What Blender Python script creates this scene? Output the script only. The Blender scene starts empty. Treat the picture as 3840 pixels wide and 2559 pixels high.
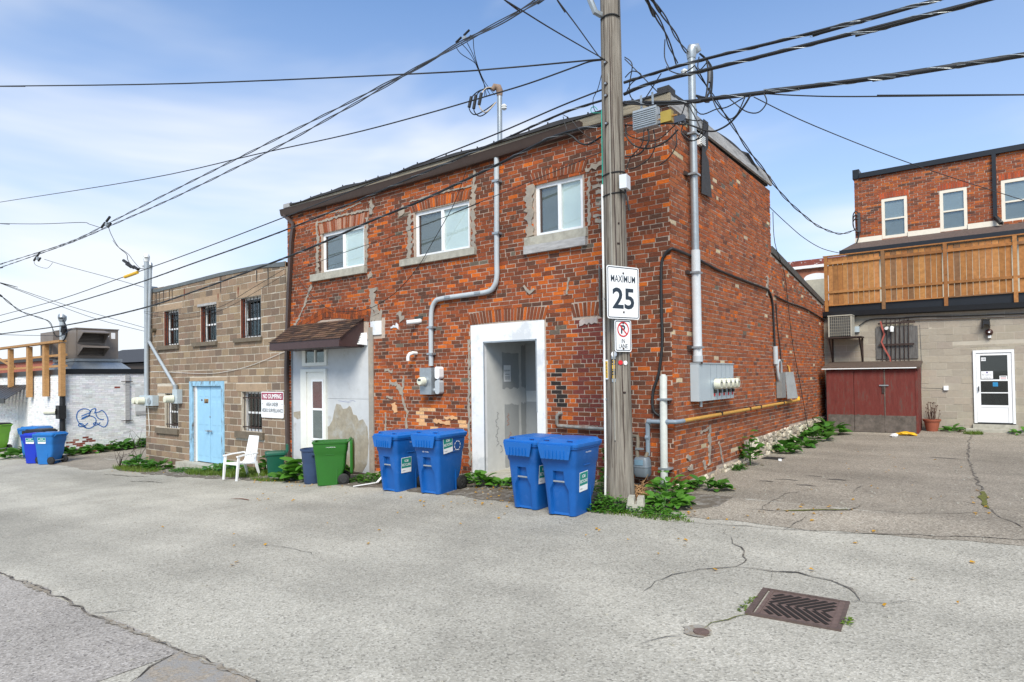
import bpy, math, random
import numpy as np
from mathutils import Vector, Matrix
random.seed(7)
SC = bpy.context.scene
COL = SC.collection

# ------------------------------------------------------------------ camera
FPX = 2366.0
PITCH, ROLL = math.radians(1.0), math.radians(0.8)
YAW = math.atan2(.6042, .7968)
CAM = Vector((4.008, -9.51, 1.86))
fw0 = Vector((-math.sin(YAW), math.cos(YAW), 0)); rt0 = Vector((math.cos(YAW), math.sin(YAW), 0)); up0 = Vector((0, 0, 1))
fw = fw0*math.cos(PITCH)+up0*math.sin(PITCH); up1 = up0*math.cos(PITCH)-fw0*math.sin(PITCH)
rt = rt0*math.cos(ROLL)-up1*math.sin(ROLL); up = up1*math.cos(ROLL)+rt0*math.sin(ROLL)
cam = bpy.data.cameras.new('camera'); camo = bpy.data.objects.new('camera', cam); COL.objects.link(camo)
m = Matrix((rt, up, -fw)).transposed().to_4x4(); m.translation = CAM
camo.matrix_world = m
cam.sensor_width = 36; cam.lens = FPX/3840*36; cam.clip_end = 3000; cam.clip_start = .05
cam.shift_y = (1412-FPX*math.tan(PITCH)-1279.5)/3840
SC.camera = camo

# ------------------------------------------------------------------ sky and sun
SUN_EL, SUN_AZ = math.radians(46), math.radians(146)     # azimuth measured from +Y clockwise
W = bpy.data.worlds.new('World'); SC.world = W; W.use_nodes = True
nt = W.node_tree; nt.nodes.clear(); L = nt.links.new
def wn(t, **k):
    n = nt.nodes.new(t)
    for a, b in k.items(): setattr(n, a, b)
    return n
sky = wn('ShaderNodeTexSky', sky_type='NISHITA', sun_disc=False, sun_elevation=SUN_EL, sun_rotation=SUN_AZ, altitude=200, air_density=1.0, dust_density=.6, ozone_density=2.2)
tc = wn('ShaderNodeTexCoord')
mp = wn('ShaderNodeMapping'); mp.inputs['Scale'].default_value = (1.0, 1.0, 3.2); mp.inputs['Rotation'].default_value = (.12, -.1, .5); mp.inputs['Location'].default_value = (9, 2, 5)
n1 = wn('ShaderNodeTexNoise'); n1.inputs['Scale'].default_value = 1.25; n1.inputs['Detail'].default_value = 5; n1.inputs['Roughness'].default_value = .5; n1.inputs['Distortion'].default_value = .3
L(tc.outputs['Generated'], mp.inputs['Vector']); L(mp.outputs['Vector'], n1.inputs['Vector'])
cr = wn('ShaderNodeValToRGB'); cr.color_ramp.elements[0].position = .40; cr.color_ramp.elements[1].position = .66; cr.color_ramp.interpolation = 'EASE'
L(n1.outputs['Fac'], cr.inputs['Fac'])
sx = wn('ShaderNodeSeparateXYZ'); L(tc.outputs['Generated'], sx.inputs[0])
mr = wn('ShaderNodeMapRange'); mr.inputs['From Min'].default_value = 0; mr.inputs['From Max'].default_value = .62; mr.inputs['To Min'].default_value = 1.0; mr.inputs['To Max'].default_value = .08
L(sx.outputs['Z'], mr.inputs['Value'])
cm = wn('ShaderNodeMath', operation='MULTIPLY_ADD'); cm.inputs[1].default_value = .64
hz = wn('ShaderNodeMath', operation='MULTIPLY'); hz.inputs[1].default_value = .64; L(mr.outputs[0], hz.inputs[0])
L(cr.outputs['Color'], cm.inputs[0]); L(hz.outputs[0], cm.inputs[2])
cl = wn('ShaderNodeMath', operation='MINIMUM'); cl.inputs[1].default_value = .93; L(cm.outputs[0], cl.inputs[0])
mix = wn('ShaderNodeMixRGB'); mix.inputs['Color2'].default_value = (6.7, 6.9, 7.2, 1)
gain = wn('ShaderNodeMixRGB', blend_type='MULTIPLY'); gain.inputs[0].default_value = 1; gain.inputs['Color2'].default_value = (.41, 1.0, 1.42, 1)
L(sky.outputs[0], gain.inputs['Color1'])
L(gain.outputs[0], mix.inputs['Color1']); L(cl.outputs[0], mix.inputs['Fac'])
bg = wn('ShaderNodeBackground'); bg.inputs['Strength'].default_value = .092
L(mix.outputs[0], bg.inputs['Color'])
wo = wn('ShaderNodeOutputWorld'); L(bg.outputs[0], wo.inputs['Surface'])
sl = bpy.data.lights.new('sun', 'SUN'); sl.energy = 3.1; sl.angle = math.radians(28); sl.color = (1, .925, .80)
so = bpy.data.objects.new('sun', sl); COL.objects.link(so)
sd = Vector((math.sin(SUN_AZ)*math.cos(SUN_EL), math.cos(SUN_AZ)*math.cos(SUN_EL), math.sin(SUN_EL)))
so.rotation_euler = sd.to_track_quat('Z', 'Y').to_euler(); so.location = (0, -20, 30)
SC.view_settings.view_transform = 'Standard'; SC.view_settings.look = 'None'; SC.view_settings.gamma = 1; SC.view_settings.exposure = .72
SC.cycles.max_bounces = 6; SC.cycles.transparent_max_bounces = 12

# ------------------------------------------------------------------ materials
def s2l(*c):
    return tuple(((x/255)/12.92 if x/255 <= .04045 else ((x/255+.055)/1.055)**2.4) for x in c)
def M(name, col, rough=.7, metal=0, var=.14, scale=7, bump=0, bscale=90, col2=None, f2=(.45, .62), spec=.5, sc2=3, stretch=None):
    mt = bpy.data.materials.new(name); mt.use_nodes = True; t = mt.node_tree; P = t.nodes['Principled BSDF']
    g = t.nodes.new('ShaderNodeNewGeometry'); vec = g.outputs['Position']
    if stretch:
        mp = t.nodes.new('ShaderNodeMapping'); mp.inputs['Scale'].default_value = stretch
        t.links.new(vec, mp.inputs['Vector']); vec = mp.outputs['Vector']
    n = t.nodes.new('ShaderNodeTexNoise'); n.inputs['Scale'].default_value = scale; n.inputs['Detail'].default_value = 6; n.inputs['Roughness'].default_value = .65
    t.links.new(vec, n.inputs['Vector'])
    r = t.nodes.new('ShaderNodeMapRange'); r.inputs['From Min'].default_value = .28; r.inputs['From Max'].default_value = .72
    r.inputs['To Min'].default_value = 1-var; r.inputs['To Max'].default_value = 1+var
    t.links.new(n.outputs['Fac'], r.inputs['Value'])
    mx = t.nodes.new('ShaderNodeMixRGB'); mx.blend_type = 'MULTIPLY'; mx.inputs[0].default_value = 1; mx.inputs['Color1'].default_value = (*col, 1)
    t.links.new(r.outputs[0], mx.inputs['Color2']); out = mx.outputs[0]
    if col2:
        n2 = t.nodes.new('ShaderNodeTexNoise'); n2.inputs['Scale'].default_value = sc2; n2.inputs['Detail'].default_value = 7; n2.inputs['Roughness'].default_value = .7
        t.links.new(vec, n2.inputs['Vector'])
        r2 = t.nodes.new('ShaderNodeMapRange'); r2.inputs['From Min'].default_value = f2[0]; r2.inputs['From Max'].default_value = f2[1]
        t.links.new(n2.outputs['Fac'], r2.inputs['Value'])
        m2 = t.nodes.new('ShaderNodeMixRGB'); m2.inputs['Color2'].default_value = (*col2, 1)
        t.links.new(r2.outputs[0], m2.inputs[0]); t.links.new(out, m2.inputs['Color1']); out = m2.outputs[0]
    t.links.new(out, P.inputs['Base Color'])
    P.inputs['Roughness'].default_value = rough; P.inputs['Metallic'].default_value = metal; P.inputs['Specular IOR Level'].default_value = spec
    if bump:
        nb = t.nodes.new('ShaderNodeTexNoise'); nb.inputs['Scale'].default_value = bscale; nb.inputs['Detail'].default_value = 4
        t.links.new(vec, nb.inputs['Vector'])
        b = t.nodes.new('ShaderNodeBump'); b.inputs['Strength'].default_value = bump; b.inputs['Distance'].default_value = .01
        t.links.new(nb.outputs['Fac'], b.inputs['Height']); t.links.new(b.outputs[0], P.inputs['Normal'])
    return mt
def attr_mat(name, rough=.88, bump=.5, bscale=160, var=.28, scale=38, stain=None, st=(.55, .75), ssc=1.3):
    mt = M(name, (1, 1, 1), rough, 0, var, scale, bump, bscale, spec=.25)
    t = mt.node_tree; a = t.nodes.new('ShaderNodeAttribute'); a.attribute_name = 'Col'
    mx = [n for n in t.nodes if n.type == 'MIX_RGB'][0]
    t.links.new(a.outputs['Color'], mx.inputs['Color1'])
    if stain:
        P = t.nodes['Principled BSDF']; g = [n for n in t.nodes if n.type == 'NEW_GEOMETRY'][0]
        n2 = t.nodes.new('ShaderNodeTexNoise'); n2.inputs['Scale'].default_value = ssc; n2.inputs['Detail'].default_value = 8; n2.inputs['Roughness'].default_value = .72
        t.links.new(g.outputs['Position'], n2.inputs['Vector'])
        r2 = t.nodes.new('ShaderNodeMapRange'); r2.inputs['From Min'].default_value = st[0]; r2.inputs['From Max'].default_value = st[1]; r2.inputs['To Max'].default_value = stain[3]
        t.links.new(n2.outputs['Fac'], r2.inputs['Value'])
        m2 = t.nodes.new('ShaderNodeMixRGB'); m2.inputs['Color2'].default_value = (*stain[:3], 1)
        t.links.new(r2.outputs[0], m2.inputs[0]); t.links.new(mx.outputs[0], m2.inputs['Color1']); t.links.new(m2.outputs[0], P.inputs['Base Color'])
    return mt
def glass_mat(name, tint=(.94, .96, .96), refl=1.0):
    mt = bpy.data.materials.new(name); mt.use_nodes = True; t = mt.node_tree; t.nodes.clear()
    lw = t.nodes.new('ShaderNodeLayerWeight'); lw.inputs['Blend'].default_value = .5
    pw = t.nodes.new('ShaderNodeMath'); pw.operation = 'POWER'; pw.inputs[1].default_value = 4.0; t.links.new(lw.outputs['Facing'], pw.inputs[0])
    f = t.nodes.new('ShaderNodeMath'); f.operation = 'MULTIPLY_ADD'; f.inputs[1].default_value = .85; f.inputs[2].default_value = .07; t.links.new(pw.outputs[0], f.inputs[0])
    a = t.nodes.new('ShaderNodeBsdfTransparent'); a.inputs[0].default_value = (*tint, 1)
    b = t.nodes.new('ShaderNodeBsdfGlossy'); b.inputs['Roughness'].default_value = .03; b.inputs[0].default_value = (refl, refl, refl, 1)
    x = t.nodes.new('ShaderNodeMixShader'); o = t.nodes.new('ShaderNodeOutputMaterial')
    t.links.new(f.outputs[0], x.inputs[0]); t.links.new(a.outputs[0], x.inputs[1]); t.links.new(b.outputs[0], x.inputs[2]); t.links.new(x.outputs[0], o.inputs[0])
    return mt
def leaf_mat(name, c1, c2, trans=.35):
    mt = bpy.data.materials.new(name); mt.use_nodes = True; t = mt.node_tree; t.nodes.clear()
    g = t.nodes.new('ShaderNodeNewGeometry'); oi = t.nodes.new('ShaderNodeObjectInfo')
    n = t.nodes.new('ShaderNodeTexNoise'); n.inputs['Scale'].default_value = 9
    t.links.new(g.outputs['Position'], n.inputs['Vector'])
    ad = t.nodes.new('ShaderNodeMath'); ad.operation = 'MULTIPLY_ADD'; ad.inputs[1].default_value = .45
    t.links.new(oi.outputs['Random'], ad.inputs[0])
    sb = t.nodes.new('ShaderNodeMath'); sb.operation = 'MULTIPLY'; sb.inputs[1].default_value = .6
    t.links.new(n.outputs['Fac'], sb.inputs[0]); t.links.new(sb.outputs[0], ad.inputs[2])
    mx = t.nodes.new('ShaderNodeMixRGB'); mx.inputs['Color1'].default_value = (*c1, 1); mx.inputs['Color2'].default_value = (*c2, 1)
    t.links.new(ad.outputs[0], mx.inputs[0])
    d = t.nodes.new('ShaderNodeBsdfPrincipled'); d.inputs['Roughness'].default_value = .45; tr = t.nodes.new('ShaderNodeBsdfTranslucent')
    t.links.new(mx.outputs[0], d.inputs['Base Color']); t.links.new(mx.outputs[0], tr.inputs[0])
    x = t.nodes.new('ShaderNodeMixShader'); x.inputs[0].default_value = trans; o = t.nodes.new('ShaderNodeOutputMaterial')
    t.links.new(d.outputs[0], x.inputs[1]); t.links.new(tr.outputs[0], x.inputs[2]); t.links.new(x.outputs[0], o.inputs[0])
    return mt
def asphalt(name, c, dark, light, sc=1.0, tint2=None):
    """old bleached asphalt: pale stones, dark binder between them, broad worn and stained areas"""
    mt = bpy.data.materials.new(name); mt.use_nodes = True; t = mt.node_tree; P = t.nodes['Principled BSDF']; l = t.links.new
    g = t.nodes.new('ShaderNodeNewGeometry')
    v = t.nodes.new('ShaderNodeTexVoronoi'); v.inputs['Scale'].default_value = 62*sc; v.inputs['Randomness'].default_value = 1
    l(g.outputs['Position'], v.inputs['Vector'])
    r1 = t.nodes.new('ShaderNodeValToRGB'); e = r1.color_ramp.elements; e[0].position = 0; e[0].color = (*dark, 1); e[1].position = .9; e[1].color = (*light, 1)
    e2 = r1.color_ramp.elements.new(.14); e2.color = (*[(a*.88) for a in c], 1); e3 = r1.color_ramp.elements.new(.62); e3.color = (*c, 1)
    sp = t.nodes.new('ShaderNodeSeparateColor'); l(v.outputs['Color'], sp.inputs[0]); l(sp.outputs[0], r1.inputs[0])
    n = t.nodes.new('ShaderNodeTexNoise'); n.inputs['Scale'].default_value = 150*sc; n.inputs['Detail'].default_value = 3
    l(g.outputs['Position'], n.inputs['Vector'])
    ra = t.nodes.new('ShaderNodeMapRange'); ra.inputs['From Min'].default_value = .3; ra.inputs['From Max'].default_value = .7; ra.inputs['To Min'].default_value = .87; ra.inputs['To Max'].default_value = 1.11
    l(n.outputs['Fac'], ra.inputs['Value'])
    m1 = t.nodes.new('ShaderNodeMixRGB'); m1.blend_type = 'MULTIPLY'; m1.inputs[0].default_value = 1
    l(r1.outputs[0], m1.inputs['Color1']); l(ra.outputs[0], m1.inputs['Color2'])
    n2 = t.nodes.new('ShaderNodeTexNoise'); n2.inputs['Scale'].default_value = .55; n2.inputs['Detail'].default_value = 7; n2.inputs['Roughness'].default_value = .62
    l(g.outputs['Position'], n2.inputs['Vector'])
    rb = t.nodes.new('ShaderNodeMapRange'); rb.inputs['From Min'].default_value = .3; rb.inputs['From Max'].default_value = .72; rb.inputs['To Min'].default_value = .78; rb.inputs['To Max'].default_value = 1.16
    l(n2.outputs['Fac'], rb.inputs['Value'])
    m2 = t.nodes.new('ShaderNodeMixRGB'); m2.blend_type = 'MULTIPLY'; m2.inputs[0].default_value = 1
    l(m1.outputs[0], m2.inputs['Color1']); l(rb.outputs[0], m2.inputs['Color2']); out = m2.outputs[0]
    mpt = t.nodes.new('ShaderNodeMapping'); mpt.inputs['Scale'].default_value = (.10, .75, 1); l(g.outputs['Position'], mpt.inputs['Vector'])
    n4 = t.nodes.new('ShaderNodeTexNoise'); n4.inputs['Scale'].default_value = 1.0; n4.inputs['Detail'].default_value = 4; l(mpt.outputs[0], n4.inputs['Vector'])
    rd = t.nodes.new('ShaderNodeMapRange'); rd.inputs['From Min'].default_value = .34; rd.inputs['From Max'].default_value = .66; rd.inputs['To Min'].default_value = .82; rd.inputs['To Max'].default_value = 1.13; l(n4.outputs['Fac'], rd.inputs['Value'])
    m4 = t.nodes.new('ShaderNodeMixRGB'); m4.blend_type = 'MULTIPLY'; m4.inputs[0].default_value = 1; l(out, m4.inputs['Color1']); l(rd.outputs[0], m4.inputs['Color2']); out = m4.outputs[0]
    # scattered darker oil and damp marks
    n3 = t.nodes.new('ShaderNodeTexNoise'); n3.inputs['Scale'].default_value = 1.9; n3.inputs['Detail'].default_value = 5; n3.inputs['Roughness'].default_value = .75
    l(g.outputs['Position'], n3.inputs['Vector'])
    rc = t.nodes.new('ShaderNodeMapRange'); rc.inputs['From Min'].default_value = .55; rc.inputs['From Max'].default_value = .78; rc.inputs['To Max'].default_value = .42
    l(n3.outputs['Fac'], rc.inputs['Value'])
    m3 = t.nodes.new('ShaderNodeMixRGB'); m3.inputs['Color2'].default_value = (*(tint2 or dark), 1)
    l(rc.outputs[0], m3.inputs[0]); l(out, m3.inputs['Color1']); l(m3.outputs[0], P.inputs['Base Color'])
    P.inputs['Roughness'].default_value = .92; P.inputs['Specular IOR Level'].default_value = .2
    b = t.nodes.new('ShaderNodeBump'); b.inputs['Strength'].default_value = .55; b.inputs['Distance'].default_value = .006
    l(v.outputs['Distance'], b.inputs['Height']); l(b.outputs[0], P.inputs['Normal'])
    return mt

m_brick = attr_mat('brick_clay', stain=(.10, .075, .06, .38), st=(.56, .80))
m_mortar = M('mortar_lime', (.42, .335, .27), .95, var=.2, scale=14, bump=.4, col2=(.34, .28, .24), f2=(.52, .78))
m_cement = M('cement_patch', (.325, .275, .22), .95, var=.2, scale=10, bump=.5, bscale=45, col2=(.27, .25, .22))
m_conc = M('concrete_sill', (.37, .355, .30), .93, var=.22, scale=9, bump=.45, bscale=60, col2=(.22, .20, .16), f2=(.52, .72))
m_block = attr_mat('cinder_block', bump=.6, bscale=110, var=.16, scale=22, stain=(.085, .07, .055, .45), st=(.58, .80))
m_bmortar = M('block_mortar', (.50, .45, .37), .95, var=.15, scale=12, bump=.4)
m_tanblock = attr_mat('painted_block', bump=.35, bscale=90, var=.08, scale=14, stain=(.25, .22, .18, .3))
m_tanmortar = M('painted_joint', (.44, .40, .33), .9, var=.08)
m_wbrick = attr_mat('whitewashed_brick', bump=.5, bscale=90, var=.08, scale=9, stain=(.42, .41, .40, .45), st=(.6, .85))
m_wmortar = M('whitewashed_joint', (.60, .60, .59), .9, var=.15, scale=10, col2=(.40, .37, .35), f2=(.55, .75))
m_stone = attr_mat('rubble_stone', bump=.8, bscale=35, var=.22, scale=16)
m_white = M('white_vinyl', (.80, .81, .82), .35, var=.03)
m_whitebd = M('white_wallboard', (.72, .73, .745), .75, var=.06, scale=4, col2=(.56, .585, .61), f2=(.5, .58), sc2=1.2)
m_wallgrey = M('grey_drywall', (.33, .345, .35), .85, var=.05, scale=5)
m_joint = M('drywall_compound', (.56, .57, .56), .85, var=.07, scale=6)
m_plaster = M('stained_plaster', (.62, .635, .64), .85, var=.07, scale=5, col2=(.34, .30, .23), f2=(.56, .60), sc2=1.1, bump=.2, bscale=30)
m_plwhite = M('painted_panel', (.50, .515, .53), .8, var=.08, scale=4, col2=(.34, .325, .285), f2=(.58, .74), sc2=1.8)
m_plbrown = M('bare_render', (.30, .265, .205), .92, var=.22, scale=7, bump=.4, bscale=25, col2=(.38, .37, .34), f2=(.5, .66), sc2=2.2)
m_cream = M('cream_paint', (.73, .73, .68), .5, var=.05)
m_trim = M('cream_trim', (.72, .66, .55), .55, var=.05)
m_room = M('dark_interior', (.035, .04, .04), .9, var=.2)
m_blind = M('pale_blind', (.60, .69, .68), .8, var=.05, scale=2)
m_gblind = M('grey_screen', (.125, .145, .14), .7, var=.12, scale=2)
m_glass = glass_mat('window_glass'); m_glassd = glass_mat('dark_glass', (.45, .5, .5))
m_gutter = M('brown_metal', (.075, .05, .042), .42, .2, var=.1)
m_oldwood = M('weathered_board', (.30, .26, .19), .9, var=.3, scale=5, bump=.4, stretch=(.5, 3, 6), col2=(.12, .10, .08), f2=(.5, .75))
m_greywood = M('grey_board', (.37, .365, .36), .85, var=.25, scale=5, bump=.4, stretch=(1, .6, 5), col2=(.16, .15, .15), f2=(.52, .8))
m_tar = M('roofing_felt', (.035, .035, .038), .8, var=.25, bump=.3)
m_shingle = attr_mat('asphalt_shingle', bump=.8, bscale=260, var=.3, scale=60)
m_fascia = M('dark_brown_paint', (.055, .030, .030), .5, var=.12)
m_galv = M('galvanised_steel', (.35, .385, .41), .42, .55, var=.12, scale=12)
m_pvc = M('grey_pvc', (.42, .455, .48), .45, var=.07)
m_pvcw = M('white_pvc', (.74, .75, .74), .4, var=.05)
m_boxgrey = M('meter_enclosure', (.43, .50, .54), .42, .15, var=.05, scale=3)
m_meter = M('meter_glass', (.62, .62, .50), .18, var=.1, scale=12)
m_black = M('black_plastic', (.012, .012, .013), .5, var=.2)
m_cable = M('cable_sheath', (.013, .014, .016), .55, var=.2)
m_cableg = M('cable_grey', (.06, .065, .075), .55, var=.2)
m_iron = M('rusted_iron', (.045, .028, .024), .8, .2, var=.3, scale=20)
m_barblk = M('black_bar', (.016, .015, .015), .6, var=.2)
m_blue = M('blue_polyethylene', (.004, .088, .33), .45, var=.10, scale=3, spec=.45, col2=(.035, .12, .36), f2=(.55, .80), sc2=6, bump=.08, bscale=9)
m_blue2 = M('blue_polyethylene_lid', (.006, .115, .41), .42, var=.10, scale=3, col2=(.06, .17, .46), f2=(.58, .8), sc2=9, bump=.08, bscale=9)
m_blue3 = M('faded_blue_polyethylene', (.012, .14, .42), .42, var=.08, scale=3)
m_green = M('green_polyethylene', (.018, .125, .012), .45, var=.08, scale=3)
m_lime = M('lime_polyethylene', (.13, .36, .02), .45, var=.08)
m_teal = M('teal_polyethylene', (.005, .085, .05), .45, var=.1)
m_navy = M('navy_polyethylene', (.025, .05, .115), .5, var=.14, scale=4)
m_tyre = M('rubber', (.012, .012, .012), .7, var=.2)
m_sticker = M('sticker_green', (.01, .22, .18), .5, var=.05)
m_sign = M('sign_white', (.80, .81, .82), .4, var=.03)
m_ink = M('sign_ink', (.015, .028, .045), .5, var=.1)
m_red = M('sign_red', (.55, .012, .018), .45, var=.05)
m_maroon = M('sign_maroon', (.30, .03, .07), .5, var=.08)
m_yellow = M('tag_yellow', (.72, .42, .02), .5, var=.06)
m_gas = M('yellow_gas_pipe', (.50, .27, .055), .5, var=.2, scale=12)
m_pole = M('weathered_pole', (.215, .192, .16), .92, var=.5, scale=16, bump=.9, bscale=18, stretch=(3.0, 3.0, .10), col2=(.105, .085, .067), f2=(.48, .64), sc2=9)
m_bluedoor = M('light_blue_paint', (.27, .50, .68), .5, var=.06, scale=4)
m_bluejamb = M('worn_blue_frame', (.25, .45, .60), .7, var=.25, scale=12, col2=(.10, .09, .08), f2=(.52, .66), sc2=7, stretch=(1, 1, .35))
m_cedar = attr_mat('cedar_fence', bump=.4, bscale=60, var=.25, scale=9, rough=.8, stain=(.06, .035, .02, .6), st=(.58, .76), ssc=5)
m_blkmetal = M('black_flashing', (.016, .018, .022), .4, .3, var=.1)
m_redpaint = M('faded_red_paint', (.135, .020, .014), .75, var=.3, scale=6, col2=(.085, .05, .04), f2=(.52, .70), sc2=6, stretch=(2.5, 1, .45), bump=.25, bscale=30)
m_rotply = M('bare_plywood', (.125, .105, .09), .95, var=.35, scale=9, bump=.5, col2=(.07, .06, .05), f2=(.48, .7), sc2=4)
m_greyply = M('grey_plywood', (.115, .11, .105), .9, var=.4, scale=7, bump=.4, stretch=(6, 1, .6))
m_terra = M('terracotta', (.30, .085, .045), .65, var=.1)
m_hvac = M('brown_sheet_metal', (.205, .175, .152), .5, .2, var=.08, scale=2)
m_hvacd = M('dark_louvre', (.04, .034, .03), .6, var=.1)
m_lumber = M('new_lumber', (.40, .215, .08), .7, var=.22, scale=6, bump=.2, stretch=(1, 1, 3))
m_chair = M('white_resin', (.80, .81, .82), .35, var=.03)
m_leaf = leaf_mat('burdock_leaf', (.038, .14, .012), (.14, .35, .04))
m_leafd = leaf_mat('dark_leaf', (.026, .105, .012), (.10, .27, .032))
m_grass = leaf_mat('lane_grass', (.06, .13, .012), (.17, .25, .03))
m_dry = M('dry_stalks', (.36, .21, .10), .9, var=.35, scale=30)
m_yleaf = leaf_mat('fallen_leaf', (.50, .22, .015), (.66, .40, .03))
m_paint = M('blue_spray_paint', (.005, .12, .42), .6, var=.1)
m_scribA = M('black_marker', (.05, .05, .06), .7, var=.1); m_scribO = M('orange_marker', (.45, .16, .07), .7, var=.1)
m_asph = asphalt('lane_asphalt', (.372, .355, .304), (.205, .195, .168), (.455, .436, .38))
m_asphp = asphalt('patch_asphalt', (.295, .275, .25), (.14, .128, .118), (.385, .362, .335), tint2=(.09, .08, .08))
m_yard = asphalt('yard_asphalt', (.262, .232, .188), (.125, .108, .086), (.36, .325, .27), tint2=(.075, .065, .055))
m_dirt = M('dirt_edge', (.105, .088, .066), .97, var=.4, scale=22, bump=.7, bscale=60, col2=(.21, .195, .17), f2=(.48, .62), sc2=6)
m_crack = M('crack_fill', (.06, .052, .044), .98, var=.5, scale=14, col2=(.20, .18, .15), f2=(.46, .56), sc2=7)
m_sand = M('broken_edge', (.225, .19, .145), .97, var=.4, scale=30, bump=.6, col2=(.27, .255, .225), f2=(.46, .56), sc2=14)
m_moss = M('moss', (.11, .115, .02), .98, var=.5, scale=30, bump=.6)

# ------------------------------------------------------------------ helpers
PM = {}
def V(*a): return Vector(a)
class MB:
    """collects faces; build() links them as one mesh object"""
    def __init__(s): s.v = []; s.f = []; s.c = []
    def add(s, vs, fs, col=None):
        n = len(s.v); s.v += [tuple(v) for v in vs]
        for f in fs: s.f.append(tuple(i+n for i in f)); s.c.append(col)
        return s
    def box(s, a, b, col=None):
        x0, y0, z0 = a; x1, y1, z1 = b
        return s.add([(x0, y0, z0), (x1, y0, z0), (x1, y1, z0), (x0, y1, z0), (x0, y0, z1), (x1, y0, z1), (x1, y1, z1), (x0, y1, z1)],
                     [(0, 3, 2, 1), (4, 5, 6, 7), (0, 1, 5, 4), (1, 2, 6, 5), (2, 3, 7, 6), (3, 0, 4, 7)], col)
    def obox(s, c, half, mat=None, col=None):
        """box with centre c, half sizes, rotated by a 3x3"""
        vs = []
        for z in (-1, 1):
            for y in (-1, 1):
                for x in (-1, 1):
                    p = Vector((x*half[0], y*half[1], z*half[2]))
                    if mat: p = mat @ p
                    vs.append(Vector(c)+p)
        return s.add(vs, [(0, 2, 3, 1), (4, 5, 7, 6), (0, 1, 5, 4), (2, 6, 7, 3), (0, 4, 6, 2), (1, 3, 7, 5)], col)
    def bar(s, p, q, w, h=None, col=None, up=(0, 0, 1)):
        """rectangular bar from p to q"""
        p, q = Vector(p), Vector(q); h = h or w
        d = (q-p).normalized(); u = Vector(up)
        if abs(d.dot(u)) > .95: u = Vector((0, 1, 0))
        r = d.cross(u).normalized(); u = r.cross(d)
        return s.obox((p+q)/2, (w/2, (q-p).length/2, h/2), Matrix((r, d, u)).transposed(), col)
    def tube(s, pts, r, n=8, cap=True, col=None):
        pts = [Vector(p) for p in pts]; k = len(pts); rings = []; prev = None
        for i in range(k):
            d = (pts[min(i+1, k-1)]-pts[max(i-1, 0)])
            d = d.normalized() if d.length > 1e-9 else Vector((0, 0, 1))
            if prev is None:
                a = Vector((0, 0, 1)) if abs(d.z) < .9 else Vector((1, 0, 0))
                u = d.cross(a).normalized()
            else:
                u = (prev-d*prev.dot(d)); u = u.normalized() if u.length > 1e-6 else d.orthogonal().normalized()
            prev = u; w = d.cross(u); rr = r[i] if isinstance(r, (list, tuple)) else r
            rings.append([pts[i]+(u*math.cos(2*math.pi*j/n)+w*math.sin(2*math.pi*j/n))*rr for j in range(n)])
        return s.loft(rings, cap, col)
    def loft(s, rings, cap=True, col=None):
        n = len(rings[0]); vs = [p for r in rings for p in r]; fs = []
        for i in range(len(rings)-1):
            for j in range(n): fs.append((i*n+j, i*n+(j+1) % n, (i+1)*n+(j+1) % n, (i+1)*n+j))
        if cap: fs += [tuple(range(n))[::-1], tuple((len(rings)-1)*n+j for j in range(n))]
        return s.add(vs, fs, col)
    def cyl(s, p, q, r, n=14, col=None): return s.tube([p, q], r, n, True, col)
    def prism(s, poly, fr, d0, d1, col=None):
        """polygon in the frame fr=(O,R,U): extruded along the normal from d0 to d1"""
        O, R, U = fr; N = R.cross(U); n = len(poly)
        a = [O+R*x+U*y+N*d0 for x, y in poly]; b = [O+R*x+U*y+N*d1 for x, y in poly]
        return s.add(a+b, [tuple(range(n))[::-1], tuple(range(n, 2*n))]+[(i, (i+1) % n, n+(i+1) % n, n+i) for i in range(n)], col)
    def build(s, name, mat, parent=None, local=False, smooth=False, label=None):
        me = bpy.data.meshes.new(name); me.from_pydata(s.v, [], s.f)
        if any(c is not None for c in s.c):
            at = me.attributes.new('Col', 'FLOAT_COLOR', 'CORNER'); arr = []
            for f, c in zip(s.f, s.c): arr += [*(c or (.5, .5, .5)), 1]*len(f)
            at.data.foreach_set('color', arr)
        me.materials.append(mat)
        if smooth:
            me.polygons.foreach_set('use_smooth', [True]*len(me.polygons))
            try: me.set_sharp_from_angle(angle=math.radians(smooth if smooth > 1 else 40))
            except Exception: pass
        me.update()
        return link(name, me, parent, local, label)
def link(name, me, parent=None, local=False, label=None):
    o = bpy.data.objects.new(name, me); COL.objects.link(o)
    if parent:
        o.parent = parent
        if not local and parent in PM: o.matrix_parent_inverse = PM[parent].inverted()
    if label: o['label'] = label
    return o
def thing(name, label, cat, loc=(0, 0, 0), rz=0, group=None):
    o = bpy.data.objects.new(name, None); COL.objects.link(o); o.empty_display_size = .2
    o.location = loc; o.rotation_euler = (0, 0, rz)
    PM[o] = Matrix.Translation(loc) @ Matrix.Rotation(rz, 4, 'Z')
    return tag(o, label, cat, group)
def tag(o, label, cat, group=None):
    o['label'] = label; o['category'] = cat
    if group: o['group'] = group
    return o
def struct(o, kind='structure'):
    o['kind'] = kind; return o
def frame(O, R=(1, 0, 0), U=(0, 0, 1)): return (Vector(O), Vector(R).normalized(), Vector(U).normalized())
FX = (1, 0, 0)
def lerp(a, b, t): return a+(b-a)*t
def rnd(a, b): return random.uniform(a, b)
def rrect(w, h, r, n=4):
    pts = []
    for cx, cy, a0 in ((w/2-r, h/2-r, 0), (-w/2+r, h/2-r, 90), (-w/2+r, -h/2+r, 180), (w/2-r, -h/2+r, 270)):
        for i in range(n+1):
            a = math.radians(a0+90*i/n); pts.append((cx+r*math.cos(a), cy+r*math.sin(a)))
    return pts
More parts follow.
